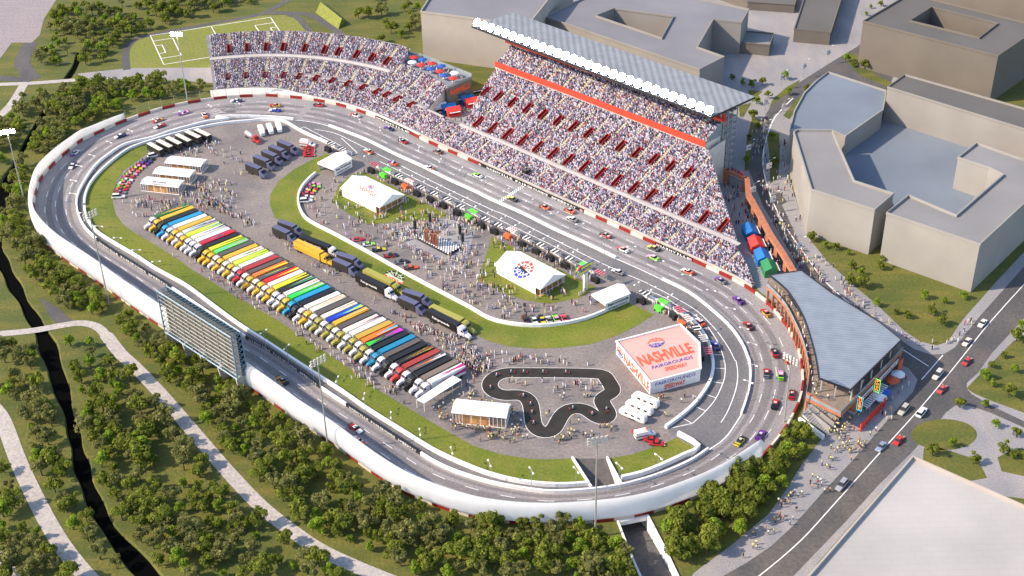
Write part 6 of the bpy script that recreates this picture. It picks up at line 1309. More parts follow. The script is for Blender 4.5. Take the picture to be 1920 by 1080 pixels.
print('haulers', nT, 'length', (n0-t0).to_2d().length, (n1-t1).to_2d().length, 'pitch', (n1-n0).to_2d().length/(nT-1), 'perp', abs((n1-n0).to_2d().x*hd.y-(n1-n0).to_2d().y*hd.x)/(nT-1))
ORDN = {}
def short(s): return s.replace(' second', '').replace(' third', '').replace(' fourth', '').replace(' fifth', '').replace(' sixth', '').replace(' next to last', '')
for i, (nm, base, cabc, sh_) in enumerate(TR):
    p = n0.lerp(n1, i/(nT-1)).to_2d()-hd*(5.2+random.uniform(-.25, .25))
    scr = None
    if sh_ == 'S': sh_ = []; scr = 'Fairgrounds'
    if sh_ == 'M': sh_ = [((40, 230, 60), .35, 0, 0, 0, 1.3), ((215, 50, 215), .5, 0, 1, .2, 1.2)]+[((235, 235, 235), .3+.05*k, -.9, .34+.05*k, .8, .05) for k in range(8)]
    a = short(TR[i-1][0]) if i else None; b = short(TR[i+1][0]) if i < nT-1 else None
    lb = '%s hauler in the long row, %s' % (short(nm), 'first at its upper left end' if i == 0 else ('last at its lower right end' if i == nT-1 else 'between the %s and the %s ones' % (a.replace('plain ', '').replace(' with', ','), b.replace('plain ', '').replace(' with', ','))))
    w = lb.split(); lb = ' '.join(w[:16])
    o_ = hauler(lb, (p.x, p.y, .02), RZT+random.uniform(-.008, .008), cabc, livery(base, sh_, script=scr), 'haulers parked side by side in the long row'); o_.scale = (.885, .82, .95)
# middle line of haulers and the slate ones at the top
def tk(label, nose, tail, base, cabc, script=None, shards=(), grp=None, Lt=14.8):
    a, b = P(*nose, 1.0), P(*tail, 4.1); d = (a-b).to_2d().normalized(); p = (a.to_2d()+b.to_2d())/2+d*(14.8+.2+5.75)/2-d*5.75
    rz = math.atan2(d.y, d.x)
    if base == SLT: return boxtruck(label, (a.to_2d()+b.to_2d())/2, rz)
    o = hauler(label, (p.x, p.y, .02), rz, cabc, livery(base, list(shards), script=script), grp); o.scale = (.9, .92, .95)
    p = (a.to_2d()+b.to_2d())/2+d*4.35; o.location = (p.x, p.y, .02); return o
SLT = (98, 100, 130)
_bt = []
def boxtruck(label, c, rz):
    o = thing('box_truck', label, 'truck', (c.x, c.y, .02), rz)
    if not _bt:
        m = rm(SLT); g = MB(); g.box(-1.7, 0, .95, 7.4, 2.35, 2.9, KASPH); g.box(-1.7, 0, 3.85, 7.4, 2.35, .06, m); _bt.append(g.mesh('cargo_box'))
        g = MB(); ring_loft(g, [sec(2.2, 1.1, .7, 3.4, .93), sec(3.3, 1.12, .6, 3.3, .92), sec(4.4, 1.05, .6, 2.2, .9), sec(5.1, .98, .6, 1.7, .85)], m); _bt.append(g.mesh('cab'))
        g = MB(); g.add([(3.42, -.92, 3.2), (3.42, .92, 3.2), (4.35, .88, 2.28), (4.35, -.88, 2.28)], [(0, 3, 2, 1)], GLASSD); _bt.append(g.mesh('windscreen'))
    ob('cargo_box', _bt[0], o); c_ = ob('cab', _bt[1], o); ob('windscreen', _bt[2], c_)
    for x in (3.6, -2.6, -3.8):
        for y in (-1.0, 1.0): ob('wheel', WHT, o, (x, y, .5))
    return o
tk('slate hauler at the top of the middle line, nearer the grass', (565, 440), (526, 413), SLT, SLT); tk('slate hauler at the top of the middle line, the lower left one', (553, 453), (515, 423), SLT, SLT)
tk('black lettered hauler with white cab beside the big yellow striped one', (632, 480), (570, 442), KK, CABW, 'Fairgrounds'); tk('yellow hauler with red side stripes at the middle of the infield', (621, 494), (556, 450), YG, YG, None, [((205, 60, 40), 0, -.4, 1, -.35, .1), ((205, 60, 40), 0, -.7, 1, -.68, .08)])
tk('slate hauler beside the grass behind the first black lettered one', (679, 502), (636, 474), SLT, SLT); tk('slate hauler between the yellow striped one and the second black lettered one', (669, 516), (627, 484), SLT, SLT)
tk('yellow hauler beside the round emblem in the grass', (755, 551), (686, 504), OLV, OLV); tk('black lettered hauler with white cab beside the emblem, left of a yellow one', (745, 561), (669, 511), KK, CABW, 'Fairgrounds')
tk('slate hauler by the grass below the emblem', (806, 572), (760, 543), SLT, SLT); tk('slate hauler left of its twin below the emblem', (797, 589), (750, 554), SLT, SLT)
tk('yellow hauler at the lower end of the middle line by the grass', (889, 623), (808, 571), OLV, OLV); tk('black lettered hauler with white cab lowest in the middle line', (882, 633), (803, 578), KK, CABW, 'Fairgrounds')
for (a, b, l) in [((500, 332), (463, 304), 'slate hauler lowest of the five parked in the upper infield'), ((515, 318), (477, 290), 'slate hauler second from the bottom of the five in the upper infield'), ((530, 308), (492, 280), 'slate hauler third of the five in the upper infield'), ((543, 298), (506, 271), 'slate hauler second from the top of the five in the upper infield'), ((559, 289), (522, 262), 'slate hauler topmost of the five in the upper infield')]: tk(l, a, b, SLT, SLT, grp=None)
# tanker
a, b = P(487, 271), P(457, 252); d = (a-b).to_2d().normalized(); t = thing('tanker_truck', 'silver tanker truck with a red cab left of the slate haulers', 'truck', (a.x-d.x*3.6, a.y-d.y*3.6, .02), math.atan2(d.y, d.x)); t.scale = (.62, .8, .8)
g = MB(); g.bar((-.6, 0, 2.3), (-10.2, 0, 2.3), 1.2, mat('tank_silver', (.55, .52, .50), .4, .4, .08, .5), 16); tt = g.build('tank', t, local=True); tt.data.polygons.foreach_set('use_smooth', [True]*len(tt.data.polygons))
CABM['red'] = recolour(TMS['cab'], {'cab_paint': rm((200, 50, 40))}); c = ob('cab', CABM['red'], t); ob('windscreen', TMS['windscreen'], c); ob('frame_rail', TMS['frame_rail'], t)
for x in (4.7, 1.2, -.2, -8.0, -9.3):
    for y in (-1.1, 1.1): ob('wheel', WHT, t, (x, y, .5))
# coaches
for i, (ax_, ay, bx, by) in enumerate([(304, 289, 278, 266), (322, 283, 295.5, 261), (339, 277, 313, 255.5), (357, 272, 331, 250), (375, 265, 349, 244), (394, 262, 366, 240)]):
    a, b = P(ax_, ay, 1.2), P(bx, by, 3.5); d = (a-b).to_2d().normalized(); c_ = (a.to_2d()+b.to_2d())/2
    o = thing('coach', ['black coach with cream roof at the lower left end of the six', 'black coach with cream roof second from the left of the six', 'black coach with cream roof third from the left of the six', 'black coach with cream roof third from the right of the six', 'black coach with cream roof second from the right of the six', 'black coach with cream roof at the right end of the six'][i], 'coach', (c_.x, c_.y, .02), math.atan2(d.y, d.x), 'coaches under the upper infield wall'); o.scale = (.76, .86, .9)
    g = MB(); ring_loft(g, [sec(-6.2, 1.2, .5, 3.3, .97), sec(-5.9, 1.27, .4, 3.4, .97), sec(5.7, 1.27, .4, 3.4, .97), sec(6.2, 1.15, .5, 3.1, .95)], KASPH); g.build('body', o, local=True)
    g = MB(); g.box(-.1, 0, 3.4, 11.8, 2.35, .12, mat('cream_roof', (.66, .62, .52), .7, 0, .08, .5)); g.box(3, 0, 3.5, 1.6, 1.2, .2, CONCL); g.build('roof', o, local=True)
    g = MB(); g.box(0, 0, 1.7, 11, 2.6, 1.1, GLASSD); g.box(6.1, 0, 1.4, .25, 2.1, 1.3, GLASSD); g.build('window_band', o, local=True)
    for x in (4, -3.3, -4.6):
        for y in (-1.1, 1.1): ob('wheel', WHT, o, (x, y, .5))
# white caravans / vans
def caravan(label, x0, y0, x1, y1, L_=8.8, grp=None):
    a, b = P(x0, y0, 1.4), P(x1, y1, 1.4); d = (a-b).to_2d().normalized(); c_ = (a.to_2d()+b.to_2d())/2; o = thing('caravan', label, 'caravan', (c_.x, c_.y, .02), math.atan2(d.y, d.x), grp); h_ = L_/2; o.scale = (1, .85, .9)
    g = MB(); ring_loft(g, [sec(-h_, 1.05, .6, 2.6, .9), sec(-h_+.5, 1.25, .5, 3.0, .93), sec(h_-1.2, 1.25, .5, 3.0, .93), sec(h_, 1.0, .6, 1.9, .9)], WHITE); g.build('body', o, local=True)
    g = MB()
    for x in (-h_*.6, -h_*.1, h_*.4):
        for y in (-1.27, 1.27): g.box(x, y, 1.6, 1.0, .06, .6, GLASSD)
    g.build('window_pane', o, local=True); g = MB(); g.box(h_*.1, -1.28, .7, .8, .05, 1.9, CONC); g.build('door', o, local=True); g = MB(); g.box(-1, 0, 3.0, 1.1, .9, .22, CONC); g.build('roof_vent', o, local=True)
    g = MB(); g.bar((h_, 0, .6), (h_+1.2, 0, .5), .08, DARK); g.build('tow_bar', o, local=True)
    for x in (-.6, .5):
        for y in (-1.1, 1.1): ob('wheel', WH, o, (x, y, .35))
caravan('white caravan nearest the lettered pavilion', 1190, 741, 1231, 758); caravan('white caravan, middle one of the three beside the kart track', 1178, 754.5, 1220, 772); caravan('white caravan lowest of the three beside the kart track', 1166, 768, 1208, 786)
caravan('white camper at the left of the three by the upper infield wall', 494, 253, 486, 236, 7); caravan('white camper in the middle of the three by the upper infield wall', 510, 250, 502, 233, 7); caravan('white camper at the right of the three by the upper infield wall', 526, 247, 519, 229, 7)
def ambulance(label, x, y, rz):
    p = P(x, y, .5); o = thing('ambulance', label, 'ambulance', (p.x, p.y, .02), rz)
    g = MB(); g.box(-1.2, 0, .6, 3.8, 2.2, 2.1, WHITE, 0, (.97, .93)); ring_loft(g, [sec(.7, 1.0, .5, 2.0, .9), sec(1.6, 1.0, .5, 1.9, .85), sec(2.2, .98, .5, 1.3, .85), sec(3.1, .85, .5, 1.05, .8)], WHITE); g.build('body', o, local=True)
    g = MB(); g.box(-1.2, 0, 1.2, 3.84, 2.26, .35, REDM, 0, (1, 1)); g.build('red_stripe', o, local=True); g = MB(); g.add([(1.62, -.85, 1.86), (1.62, .85, 1.86), (2.25, .8, 1.32), (2.25, -.8, 1.32)], [(0, 3, 2, 1)], GLASSD); g.build('windscreen', o, local=True)
    g = MB(); g.box(.5, 0, 2.7, .3, 1.4, .2, REDF); g.build('light_bar', o, local=True)
    for x_ in (2.0, -2.2):
        for y_ in (-.95, .95): ob('wheel', WH, o, (x_, y_, .35))
ambulance('white ambulance parked above a stack of red cars in the upper infield', 577, 272, face((565, 271), (590, 274))); ambulance('white ambulance among red cars near the lower right grass', 1209, 817, face((1197, 820), (1221, 815)))
# ================================================================== TREES
def foliage(i, c):
    m = mat('foliage_%d' % i, c, .75, 0, .28, .9, detail=2); m.node_tree.nodes['Principled BSDF'].inputs['Specular IOR Level'].default_value = .15; return translucent(m, .5)
FOL = [[foliage(3*k, a), foliage(3*k+1, b), foliage(3*k+2, c)] for k, (a, b, c) in enumerate([((.225, .265, .040), (.28, .32, .05), (.16, .195, .034)), ((.25, .36, .038), (.31, .42, .045), (.18, .26, .03)), ((.25, .255, .085), (.30, .30, .10), (.18, .19, .062))])]
BARK = mat('bark', (.09, .065, .045), .9, 0, .25, 2)
def crown_geo(seed, R_, Hc, z0, nl, nlobe, pal):
    rd = random.Random(seed); g = MB(); lobes = []
    for k in range(nlobe):
        a = rd.random()*math.tau; rr = R_*math.sqrt(rd.random())*.72; zz = rd.random()
        lobes.append((rr*math.cos(a), rr*math.sin(a), z0+Hc*(.18+.62*zz)*(1-.25*rr/R_), R_*(.30+.22*rd.random())*(1.05-.3*zz), rd.choice((0, 0, 1, 2))))
    for k in range(nl):
        lx, ly, lz, lr, tone = lobes[k % nlobe]
        th = rd.random()*math.tau; cz = rd.uniform(-.75, 1); sr = math.sqrt(max(0, 1-cz*cz)); r_ = lr*rd.uniform(.75, 1.08)
        n = Vector((sr*math.cos(th), sr*math.sin(th), cz)); c = Vector((lx, ly, lz))+Vector((n.x*r_, n.y*r_, n.z*r_*.85))
        n = (n+Vector((rd.gauss(0, .5), rd.gauss(0, .5), rd.gauss(0, .5)))).normalized(); u = n.orthogonal().normalized(); v = n.cross(u); t = rd.random()*3; s_ = rd.uniform(.17, .34)*R_/2.3
        uu = (u*math.cos(t)+v*math.sin(t))*s_; vv = (v*math.cos(t)-u*math.sin(t))*s_*rd.uniform(.6, 1)
        tt = tone if rd.random() < .8 else rd.choice((0, 1, 2))
        g.add([c-uu-vv*.4, c+uu*.2-vv, c+uu-vv*.1, c+uu*.3+vv, c-uu*.7+vv*.8], [(0, 1, 2, 3, 4)], pal[tt])
    return g, lobes
TP = []
for k in range(9):
    pal = FOL[(0, 1, 2, 0, 2, 0, 1, 2, 0)[k]]; R_ = (2.5, 2.1, 2.7, 2.2, 2.4, 1.8, 1.6, 2.0, 2.9)[k]; Hc = (4.2, 4.0, 4.4, 4.6, 3.8, 3.4, 3.0, 4.2, 4.6)[k]; z0 = (1.6, 1.2, 1.9, 1.3, 1.5, 1.0, .8, 1.6, 1.8)[k]
    g, lobes = crown_geo(k+3, R_, Hc, z0, 760, (11, 9, 13, 10, 12, 8, 7, 10, 14)[k], pal)
    t_ = MB(); top = Vector((.1, .05, z0+Hc*.55)); t_.bar((0, 0, -.1), (0, 0, z0+.5), .2, BARK, 6, .14); t_.bar((0, 0, z0+.4), top, .14, BARK, 5, .05)
    for l in lobes[:4]: t_.bar((0, 0, z0+.3), (l[0]*.8, l[1]*.8, l[2]), .08, BARK, 4, .03)
    TP.append((g.mesh('crown'), t_.mesh('trunk'), g, t_))
KINDN = ['olive green leafy tree', 'bright green leafy tree', 'grey green airy tree']; KSH = (0, 1, 2, 0, 2, 0, 1, 2, 0)
def inpoly(x, y, poly):
    r = False; n = len(poly)
    for i in range(n):
        x1, y1 = poly[i]; x2, y2 = poly[(i+1) % n]
        if (y1 > y) != (y2 > y) and x < (x2-x1)*(y-y1)/(y2-y1)+x1: r = not r
    return r
PATHS = [cr(PP(p), 4) for p in ([(-40, 628), (0, 626), (62, 620), (112, 611), (150, 606), (180, 612), (200, 630), (225, 662), (257, 692), (307, 745), (362, 809), (425, 882), (488, 948), (551, 998), (604, 1033), (680, 1068), (760, 1100)], [(-16, 760), (6, 790), (35, 866), (72, 945), (107, 1008), (145, 1060), (190, 1110)], [(-20, 159), (60, 156), (142, 150)], [(-20, 232), (18, 200), (45, 158)], [(57, 80), (42, 112), (46, 127), (62, 150)], [(238, 131), (236, 100), (244, 82), (265, 70), (330, 57), (400, 44), (480, 29), (505, 20)])]
PA = np.array([(p.x, p.y) for pth in PATHS for p in resample([Vector(v) for v in pth], 1.5)]); CA = np.array([(p.x, p.y) for p in resample([Vector(v) for v in CREEK], 1.5)])
def far(p, arr, d): return float(np.min((arr[:, 0]-p.x)**2+(arr[:, 1]-p.y)**2)) > d*d
ZN = [('left of the black creek at the bottom left', [(0, 640), (60, 660), (95, 745), (112, 860), (180, 1000), (262, 1095), (0, 1095)], 60, 0), ('between the black creek and the long pale footpath', [(125, 640), (200, 655), (300, 765), (450, 935), (600, 1055), (660, 1095), (310, 1095), (215, 960), (160, 820), (130, 720)], 125, 0),
 ('between the pale footpath and the white sound wall', [(210, 600), (245, 590), (310, 640), (470, 755), (620, 862), (760, 945), (900, 992), (1150, 992), (1168, 1040), (1200, 1095), (720, 1095), (560, 985), (410, 840), (290, 705), (215, 625)], 185, 0),
 ('left of the track between the creek and the lit mast', [(42, 300), (52, 330), (42, 400), (55, 450), (120, 515), (215, 590), (150, 598), (72, 540), (25, 470), (6, 440), (15, 350)], 62, 0), ('in the hollow left of the curved stand', [(160, 158), (380, 160), (378, 178), (300, 186), (225, 205), (135, 250), (85, 295), (40, 290), (85, 225), (120, 178)], 95, 0),
 ('in the wood beyond the football pitch', [(115, 20), (240, 12), (480, -8), (490, 8), (330, 40), (250, 66), (228, 95), (225, 125), (150, 132), (75, 125), (84, 60)], 115, 0), ('left of the creek near the left edge', [(-10, 250), (60, 170), (90, 190), (60, 250), (15, 300), (-20, 380)], 26, 0), ('on the field behind the curved stand', [(600, -5), (790, -5), (788, 100), (700, 78), (655, 50)], 16, 0),
 ('on the grass bank between tunnel and steps', [(1240, 985), (1330, 938), (1420, 880), (1448, 858), (1490, 812), (1528, 826), (1480, 890), (1430, 960), (1380, 1005), (1290, 1062), (1262, 1050)], 64, 1)]
LST = [(1547, 465), (1522, 452), (1568, 470), (1590, 478), (1596, 505), (1592, 535), (1617, 540), (1612, 515), (1655, 490), (1650, 505), (1640, 575), (1680, 590), (1700, 598), (1735, 560), (1765, 610), (1745, 590), (1806, 560), (1770, 570), (1500, 195), (1480, 178), (1470, 150), (1440, 185), (1422, 240), (1405, 262), (1410, 225), (1418, 195), (1448, 262), (1450, 310), (1398, 305), (1372, 150), (1392, 160), (1410, 165), (1430, 160), (1585, 115), (1600, 125), (1620, 130), (1632, 16), (1652, 12), (1624, 30), (1530, 185), (1515, 175),
 (1800, 765), (1846, 765), (1748, 855), (1785, 838), (1825, 870), (1880, 850), (1900, 858), (1866, 800), (1905, 820), (1905, 640), (1880, 670), (1860, 690), (1900, 700), (1860, 725), (1846, 710), (1915, 615), (1918, 860), (1890, 745)]
trees = []
rd = random.Random(5)
for zi, (nm, poly, n, dense) in enumerate(ZN):
    xs = [p[0] for p in poly]; ys = [p[1] for p in poly]; k = 0; tries = 0
    while k < n and tries < n*60:
        tries += 1; x, y = rd.uniform(min(xs), max(xs)), rd.uniform(min(ys), max(ys))
        if not inpoly(x, y, poly): continue
        p = P(x, y)
        if not far(p, PA, 4.2) or not far(p, CA, 3.4): continue
        if any((t_[0]-p).length_squared < (4.5 if dense else 7.5) and t_[1] == zi for t_ in trees): continue
        if any((P(*b_)-p).length < 3 for b_ in ((48, 386), (205, 571), (616, 846), (1116, 1006))): continue
        trees.append((p, zi, rd.randrange(9) if not dense else rd.choice((0, 3, 5, 8, 1)), rd.uniform(.78, 1.32), rd.random()*6.28)); k += 1
for x, y in LST: trees.append((P(x, y), 99, rd.choice((0, 3, 5, 1, 6)), rd.uniform(.65, .95), rd.random()*6.28))
eye = Vector((0, 0, H)); trees.sort(key=lambda t_: (t_[0]-eye).length)
print('trees', len(trees))
LN = {0: 'on the lawn by the wedge shaped block', 1: 'along the curving street', 2: 'on the park lawns by the boulevard'}
def zname(p, zi):
    if zi != 99: return ZN[zi][0]
    x, y = PJ(p); return LN[2] if (x > 1740 and y > 600) else (LN[0] if (y > 430 and x > 1500) else LN[1])
nt_ = 0; rest = []
for p, zi, k, s_, rz in trees:
    if nt_ >= 300 and zi != 99: rest.append((p, k, s_, rz)); continue
    nt_ += 1; zn = zname(p, zi); o = thing('leafy_tree', '%s %s' % (KINDN[KSH[k]], zn), 'tree', (p.x, p.y, .0), rz, 'trees '+zn); o.scale = (s_, s_, s_)
    for c in (ob('trunk', TP[k][1], o), ob('crown', TP[k][0], o)): pass
VV, FF, MM = [], [], []
g = MB()
for p, k, s_, rz in rest:
    for src, stp in ((TP[k][2], 1), (TP[k][3], 1)):
        ca, sa = math.cos(rz)*s_, math.sin(rz)*s_; o_ = len(g.v); g.v += [(p.x+v[0]*ca-v[1]*sa, p.y+v[0]*sa+v[1]*ca, v[2]*s_) for v in src.v]
        mp_ = [g.mi(m) for m in src.mats]; g.f += [tuple(o_+i for i in f) for f in src.f]; g.m += [mp_[i] for i in src.m]
if rest: o = g.build('woodland'); o['kind'] = 'stuff'; tag(o, 'distant woodland of olive green trees beyond the pitch and left of the track', 'woodland')
# dark shrubs under the bank trees
print('individual trees', nt_, 'rest', len(rest))
# ================================================================== PEOPLE
def person_mesh(pose):
    """one continuous skinned figure, 1.75 m"""
    me = bpy.data.meshes.new('body'); st_, ar, ln = pose
    J = {'pel': (0, 0, .95, .15), 'che': (ln*.5, 0, 1.30, .17), 'nek': (ln*.8, 0, 1.50, .065), 'hed': (ln, 0, 1.60, .10), 'top': (ln, 0, 1.72, .085),
         'hl': (0, .10, .88, .10), 'kl': (st_*.5, .11, .48, .07), 'al': (st_*.6, .12, .08, .05), 'tl': (st_*.6+.16, .13, .04, .045), 'hr': (0, -.10, .88, .10), 'kr': (-st_*.4, -.11, .48, .07), 'ar_': (-st_*.9, -.12, .08, .05), 'tr': (-st_*.9+.16, -.13, .04, .045),
         'sl': (ln*.5, .20, 1.40, .065), 'el': (ln*.5+ar*.5, .27, 1.13, .05), 'wl': (ln*.5+ar, .25, .90+ar*.6, .04), 'sr': (ln*.5, -.20, 1.40, .065), 'er': (ln*.5-ar*.3, -.27, 1.13, .05), 'wr': (ln*.5-ar*.2+.1, -.26, .90, .04)}
    K = list(J); E_ = [('pel', 'che'), ('che', 'nek'), ('nek', 'hed'), ('hed', 'top'), ('pel', 'hl'), ('hl', 'kl'), ('kl', 'al'), ('al', 'tl'), ('pel', 'hr'), ('hr', 'kr'), ('kr', 'ar_'), ('ar_', 'tr'), ('che', 'sl'), ('sl', 'el'), ('el', 'wl'), ('che', 'sr'), ('sr', 'er'), ('er', 'wr')]
    me.from_pydata([J[k][:3] for k in K], [(K.index(a), K.index(b)) for a, b in E_], []); o = bpy.data.objects.new('tmp', me); COL.objects.link(o)
    o.modifiers.new('s', 'SKIN'); sd = o.modifiers.new('u', 'SUBSURF'); sd.levels = 1; sd.render_levels = 1
    for i, k in enumerate(K): me.skin_vertices[0].data[i].radius = (J[k][3]*(1.25 if k in ('che', 'pel') else 1),)*2
    me.skin_vertices[0].data[0].use_root = True
    bpy.context.view_layer.update(); ev = o.evaluated_get(bpy.context.evaluated_depsgraph_get()); r = bpy.data.meshes.new_from_object(ev); bpy.data.objects.remove(o)
    r.materials.clear()
    for m in (SKINM, mat('shirt', (.5, .5, .5)), mat('trousers', (.2, .2, .2)), HAIRM): r.materials.append(m)
    for f in r.polygons:
        c = f.center; f.use_smooth = True
        if c.z > 1.66 or (c.z > 1.56 and c.x < ln-.02): i = 3
        elif c.z > 1.49: i = 0
        elif abs(c.y) > .235 and c.z < 1.16: i = 0
        elif c.z > .93: i = 1
        elif c.z > .07: i = 2
        else: i = 3
        f.material_index = i
    return r
POSES = [person_mesh(p) for p in ((.12, .1, .0), (.3, .18, .04), (.0, .25, .02), (.2, .0, .06))]
SHIRT = [('white', (240, 238, 230)), ('pale yellow', (235, 228, 150)), ('salmon', (220, 150, 125)), ('dark', (45, 42, 48)), ('tan', (180, 145, 105)), ('light blue', (150, 175, 205)), ('red', (180, 50, 45)), ('olive', (130, 130, 70))]
TROU = [(50, 55, 75), (150, 135, 110), (40, 38, 38), (90, 95, 110)]
_pm = {}
def pmesh(k, c, t_):
    if (k, c, t_) not in _pm: _pm[(k, c, t_)] = recolour(POSES[k], {'shirt': C(*SHIRT[c][1]), 'trousers': C(*TROU[t_])})
    return _pm[(k, c, t_)]
for o in list(bpy.data.objects):
    ct = o.get('category')
    if ct in ('truck', 'coach', 'race car', 'show car', 'car', 'caravan', 'ambulance', 'pit stand', 'stall'):
        hx, hy = {'truck': (9.6, 1.6), 'coach': (6.5, 1.6), 'caravan': (4.9, 1.6), 'ambulance': (3.4, 1.4), 'pit stand': (2.3, 3.0), 'stall': (3.2, 2.4)}.get(ct, (2.8, 1.3))
        l = o.location; c = Vector((l.x, l.y))
        if ct == 'truck': c += Vector((math.cos(o.rotation_euler.z), math.sin(o.rotation_euler.z)))*(-4.6)
        FOOT.append((c, o.rotation_euler.z, hx, hy))
FOOT.append((P(1235, 680).to_2d(), math.atan2((pv[3]-pv[4]).y, (pv[3]-pv[4]).x), 14, 15)); FOOT.append((P(822, 462).to_2d(), -.6, 7, 6))
FA = np.array([(f[0].x, f[0].y, math.cos(f[1]), math.sin(f[1]), f[2], f[3]) for f in FOOT])
def free(p):
    dx, dy = p.x-FA[:, 0], p.y-FA[:, 1]; u = dx*FA[:, 2]+dy*FA[:, 3]; v = -dx*FA[:, 3]+dy*FA[:, 2]
    return not bool(np.any((np.abs(u) < FA[:, 4]) & (np.abs(v) < FA[:, 5])))
KA = np.array([(p.x, p.y) for p in KT])
Z0 = [('around the winding kart track', [(880, 655), (1080, 672), (1168, 700), (1170, 800), (1110, 826), (990, 832), (905, 828), (845, 795), (870, 700)], 210, .02), ('beside the marquee near the haulers', [(800, 760), (865, 720), (985, 770), (975, 815), (900, 825), (835, 800)], 60, .02), ('in front of the long row of hauler cabs', [(262, 430), (276, 428), (430, 527), (560, 607), (700, 702), (775, 752), (768, 765), (690, 722), (550, 628), (420, 545)], 130, .02),
 ('in the lane behind the long row of haulers', [(350, 372), (430, 385), (510, 440), (640, 530), (760, 600), (880, 645), (925, 700), (880, 700), (840, 660), (740, 590), (600, 500), (480, 430)], 330, .02), ('near the three marquees in the upper left infield', [(238, 378), (300, 372), (350, 366), (400, 330), (430, 345), (440, 390), (380, 395), (280, 420), (250, 410)], 230, .02), ('near the slate haulers and coaches', [(290, 290), (400, 262), (470, 300), (500, 335), (440, 330), (400, 290), (300, 300)], 60, .02),
 ('on the upper lawn and its paving', [(605, 345), (660, 318), (700, 330), (850, 405), (880, 420), (700, 470), (640, 440), (600, 420), (575, 395)], 240, .07), ('around the stage', [(715, 435), (790, 417), (845, 405), (905, 425), (880, 520), (800, 500)], 290, .08), ('on the paving between the lawns and the curved wall', [(700, 470), (880, 500), (935, 430), (900, 520), (1000, 580), (1110, 560), (1130, 575), (1050, 600), (950, 600), (850, 555)], 180, .02), ('on the lower lawn', [(920, 450), (1115, 540), (1085, 558), (1030, 568), (940, 546), (898, 526)], 80, .07),
 ('behind the pit canopies', [(695, 318), (720, 318), (1130, 520), (1110, 530), (900, 432), (760, 362)], 190, .02), ('behind the right hand pit canopies', [(1205, 556), (1240, 570), (1275, 590), (1308, 640), (1325, 700), (1330, 720), (1316, 715), (1300, 640), (1260, 598)], 40, .02), ('below the lettered pavilion', [(1225, 745), (1320, 715), (1325, 740), (1290, 775), (1240, 790)], 12, .02),
 ('on the concourse behind the grandstand', [(1352, 345), (1395, 345), (1410, 400), (1478, 500), (1440, 520), (1400, 450), (1370, 400)], 170, .04), ('in the curving street', [(1412, 240), (1432, 215), (1450, 240), (1436, 290), (1440, 340), (1470, 420), (1560, 545), (1685, 640), (1640, 610), (1500, 510), (1425, 370)], 230, .06), ('on the pale pavement by the wedge shaped block', [(1450, 350), (1462, 270), (1475, 270), (1478, 335), (1510, 440), (1600, 550), (1690, 625), (1740, 650), (1800, 625), (1840, 570), (1850, 580), (1790, 648), (1750, 660), (1690, 640), (1580, 555), (1480, 400)], 110, .05),
 ('on the pavement around the big red word', [(1585, 790), (1625, 770), (1690, 700), (1705, 715), (1690, 755), (1600, 860), (1545, 860), (1560, 820)], 62, .05), ('crowding at the foot of the broad steps', [(1556, 785), (1576, 780), (1578, 830), (1560, 812)], 34, .4), ('along the lower pavement beside the boulevard', [(1545, 860), (1590, 865), (1480, 985), (1400, 1045), (1385, 1035), (1450, 970), (1510, 880)], 48, .05)]
folk = []
for zi, (nm, poly, n, z) in enumerate(Z0):
    xs = [p[0] for p in poly]; ys = [p[1] for p in poly]; k = tries = 0
    while k < n and tries < n*40:
        tries += 1; x, y = rd.uniform(min(xs), max(xs)), rd.uniform(min(ys), max(ys))
        if not inpoly(x, y, poly): continue
        p = P(x, y)
        if not free(p): continue
        if zi < 2 and not far(p, KA, 3.6): continue
        for _ in range(rd.choice((1, 1, 2, 3))):
            r_ = p+Vector((rd.gauss(0, .8), rd.gauss(0, .8), 0))
            if free(r_) and (zi > 1 or far(r_, KA, 3.6)): folk.append((r_, z, zi)); k += 1
for f in [(1524, 722), (1527, 733), (1531, 727), (1533, 720), (1530, 741), (1531, 716), (1523, 712), (1552, 745), (1554, 748), (1538, 706), (1521, 700), (1519, 690), (1516, 676), (1514, 664), (1518, 662), (1512, 650), (1515, 644), (1508, 632), (1505, 620), (1508, 614), (1502, 606), (1497, 598), (1496, 590), (1500, 588), (1490, 580), (1484, 570), (1480, 566), (1475, 562), (1470, 556), (1466, 552), (1460, 546), (1454, 540), (1588, 736), (1592, 738), (1618, 716), (1640, 690), (1524, 682), (1506, 625), (1479, 575), (1464, 560)]:
    folk.append((P(f[0], f[1]+3, DZ+.05), DZ+.05, 50))
folk.sort(key=lambda f: (f[0]-eye).length)
GN = dict((i, z[0]) for i, z in enumerate(Z0)); GN[50] = 'on the timber deck of the club house'
for i, (p, z, zi) in enumerate(folk[:300]):
    k, c, t_ = rd.randrange(4), rd.choices(range(8), (6, 7, 3, 2, 3, 2, 1, 2))[0], rd.randrange(4)
    o = bpy.data.objects.new('person', pmesh(k, c, t_)); COL.objects.link(o); s_ = rd.uniform(.98, 1.14)*1.04; o.location = (p.x, p.y, z+.02); o.rotation_euler = (0, 0, rd.random()*6.28); o.scale = (s_, s_, s_)
    tag(o, 'person in a %s top %s %s' % (SHIRT[c][0], ('standing', 'walking', 'gesturing', 'strolling')[k], GN[zi]), 'person', 'people '+GN[zi])
pts = [(p.x, p.y, z+.02) for p, z, zi in folk[300:]]
for i in range(95):
    x, y = rd.uniform(750, 880), rd.uniform(100, 150)
    if inpoly(x, y, [(752, 104), (785, 106), (878, 144), (868, 154), (835, 158), (775, 128), (745, 122)]): p = P(x, y, TZ); pts.append((p.x, p.y, TZ+.02))
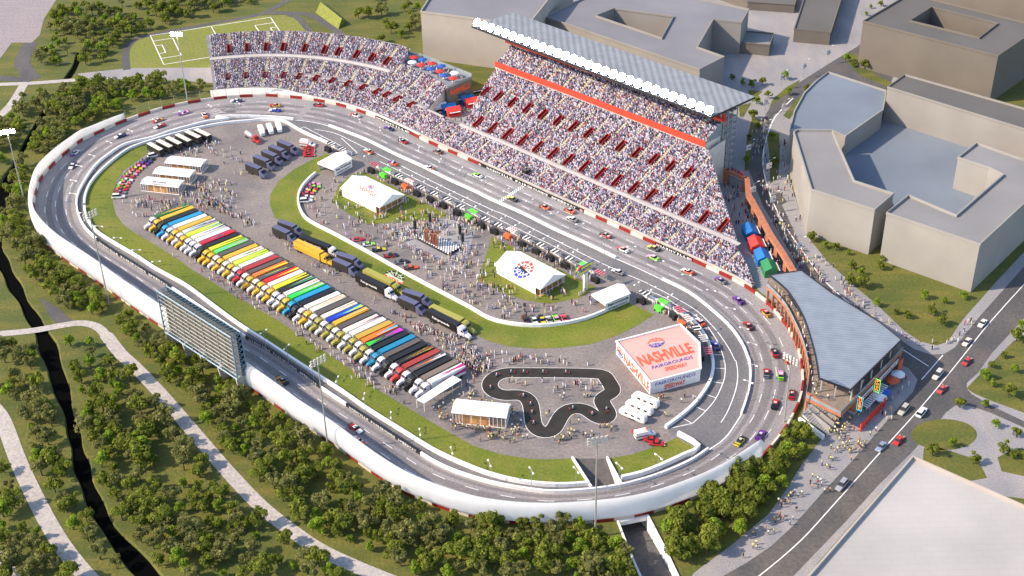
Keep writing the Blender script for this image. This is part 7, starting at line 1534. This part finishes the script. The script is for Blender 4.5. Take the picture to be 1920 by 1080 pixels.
for (a, b) in (((805, 215), (868, 235)), ((840, 212), (900, 205))):
    for i in range(16): p = P(a[0]+(b[0]-a[0])*rd.random(), a[1]+(b[1]-a[1])*rd.random()); pts.append((p.x, p.y, .1))
CW = [.22, .10, .05, .05, .05, .05, .10, .04, .05, .10, .04, .20]
me = crowd_mesh('strolling_crowd', pts, [rd.uniform(.95, 1.12) for _ in pts], [rd.random()*6.28 for _ in pts], False)
o = bpy.data.objects.new('strolling_crowd', me); COL.objects.link(o); o['kind'] = 'stuff'; tag(o, 'scattered crowd of small standing figures over the infield, concourse and terrace', 'crowd')
print('folk', len(folk))
# ================================================================== LIGHT, SKY, CAMERA
EL, AZ = math.radians(37), math.radians(9)      # light travels towards +X, a little away from the camera
ld = Vector((math.cos(AZ)*math.cos(EL), math.sin(AZ)*math.cos(EL), -math.sin(EL)))
sun = bpy.data.lights.new('sun', 'SUN'); sun.energy = 3.6; sun.angle = math.radians(1.2); sun.color = (1, .82, .62)
so = bpy.data.objects.new('sun', sun); COL.objects.link(so); so.rotation_euler = ld.to_track_quat('-Z', 'Y').to_euler()
W_ = bpy.data.worlds.new('World'); SC.world = W_; W_.use_nodes = True; nt = W_.node_tree
sk = nt.nodes.new('ShaderNodeTexSky'); sk.sky_type = 'NISHITA'; sk.sun_disc = False; sk.sun_elevation = EL
sd = -ld; sk.sun_rotation = math.atan2(sd.x, sd.y)
nt.links.new(sk.outputs[0], nt.nodes['Background'].inputs[0]); nt.nodes['Background'].inputs[1].default_value = .15
cam = bpy.data.cameras.new('camera'); co = bpy.data.objects.new('camera', cam); COL.objects.link(co); SC.camera = co
cam.sensor_width = 36; cam.lens = F/1920*36; cam.clip_start = 1; cam.clip_end = 6000
xr = Vector((_X.x, _Y.x, _up.x)); yr = -Vector((_X.y, _Y.y, _up.y)); zr = -Vector((_X.z, _Y.z, _up.z))
co.matrix_world = Matrix(((xr.x, yr.x, zr.x, 0), (xr.y, yr.y, zr.y, 0), (xr.z, yr.z, zr.z, H), (0, 0, 0, 1)))
SC.view_settings.view_transform = 'Standard'; SC.view_settings.look = 'None'; SC.view_settings.exposure = .86
SC.render.engine = 'CYCLES'; SC.cycles.max_bounces = 5; SC.cycles.diffuse_bounces = 3; SC.cycles.glossy_bounces = 2
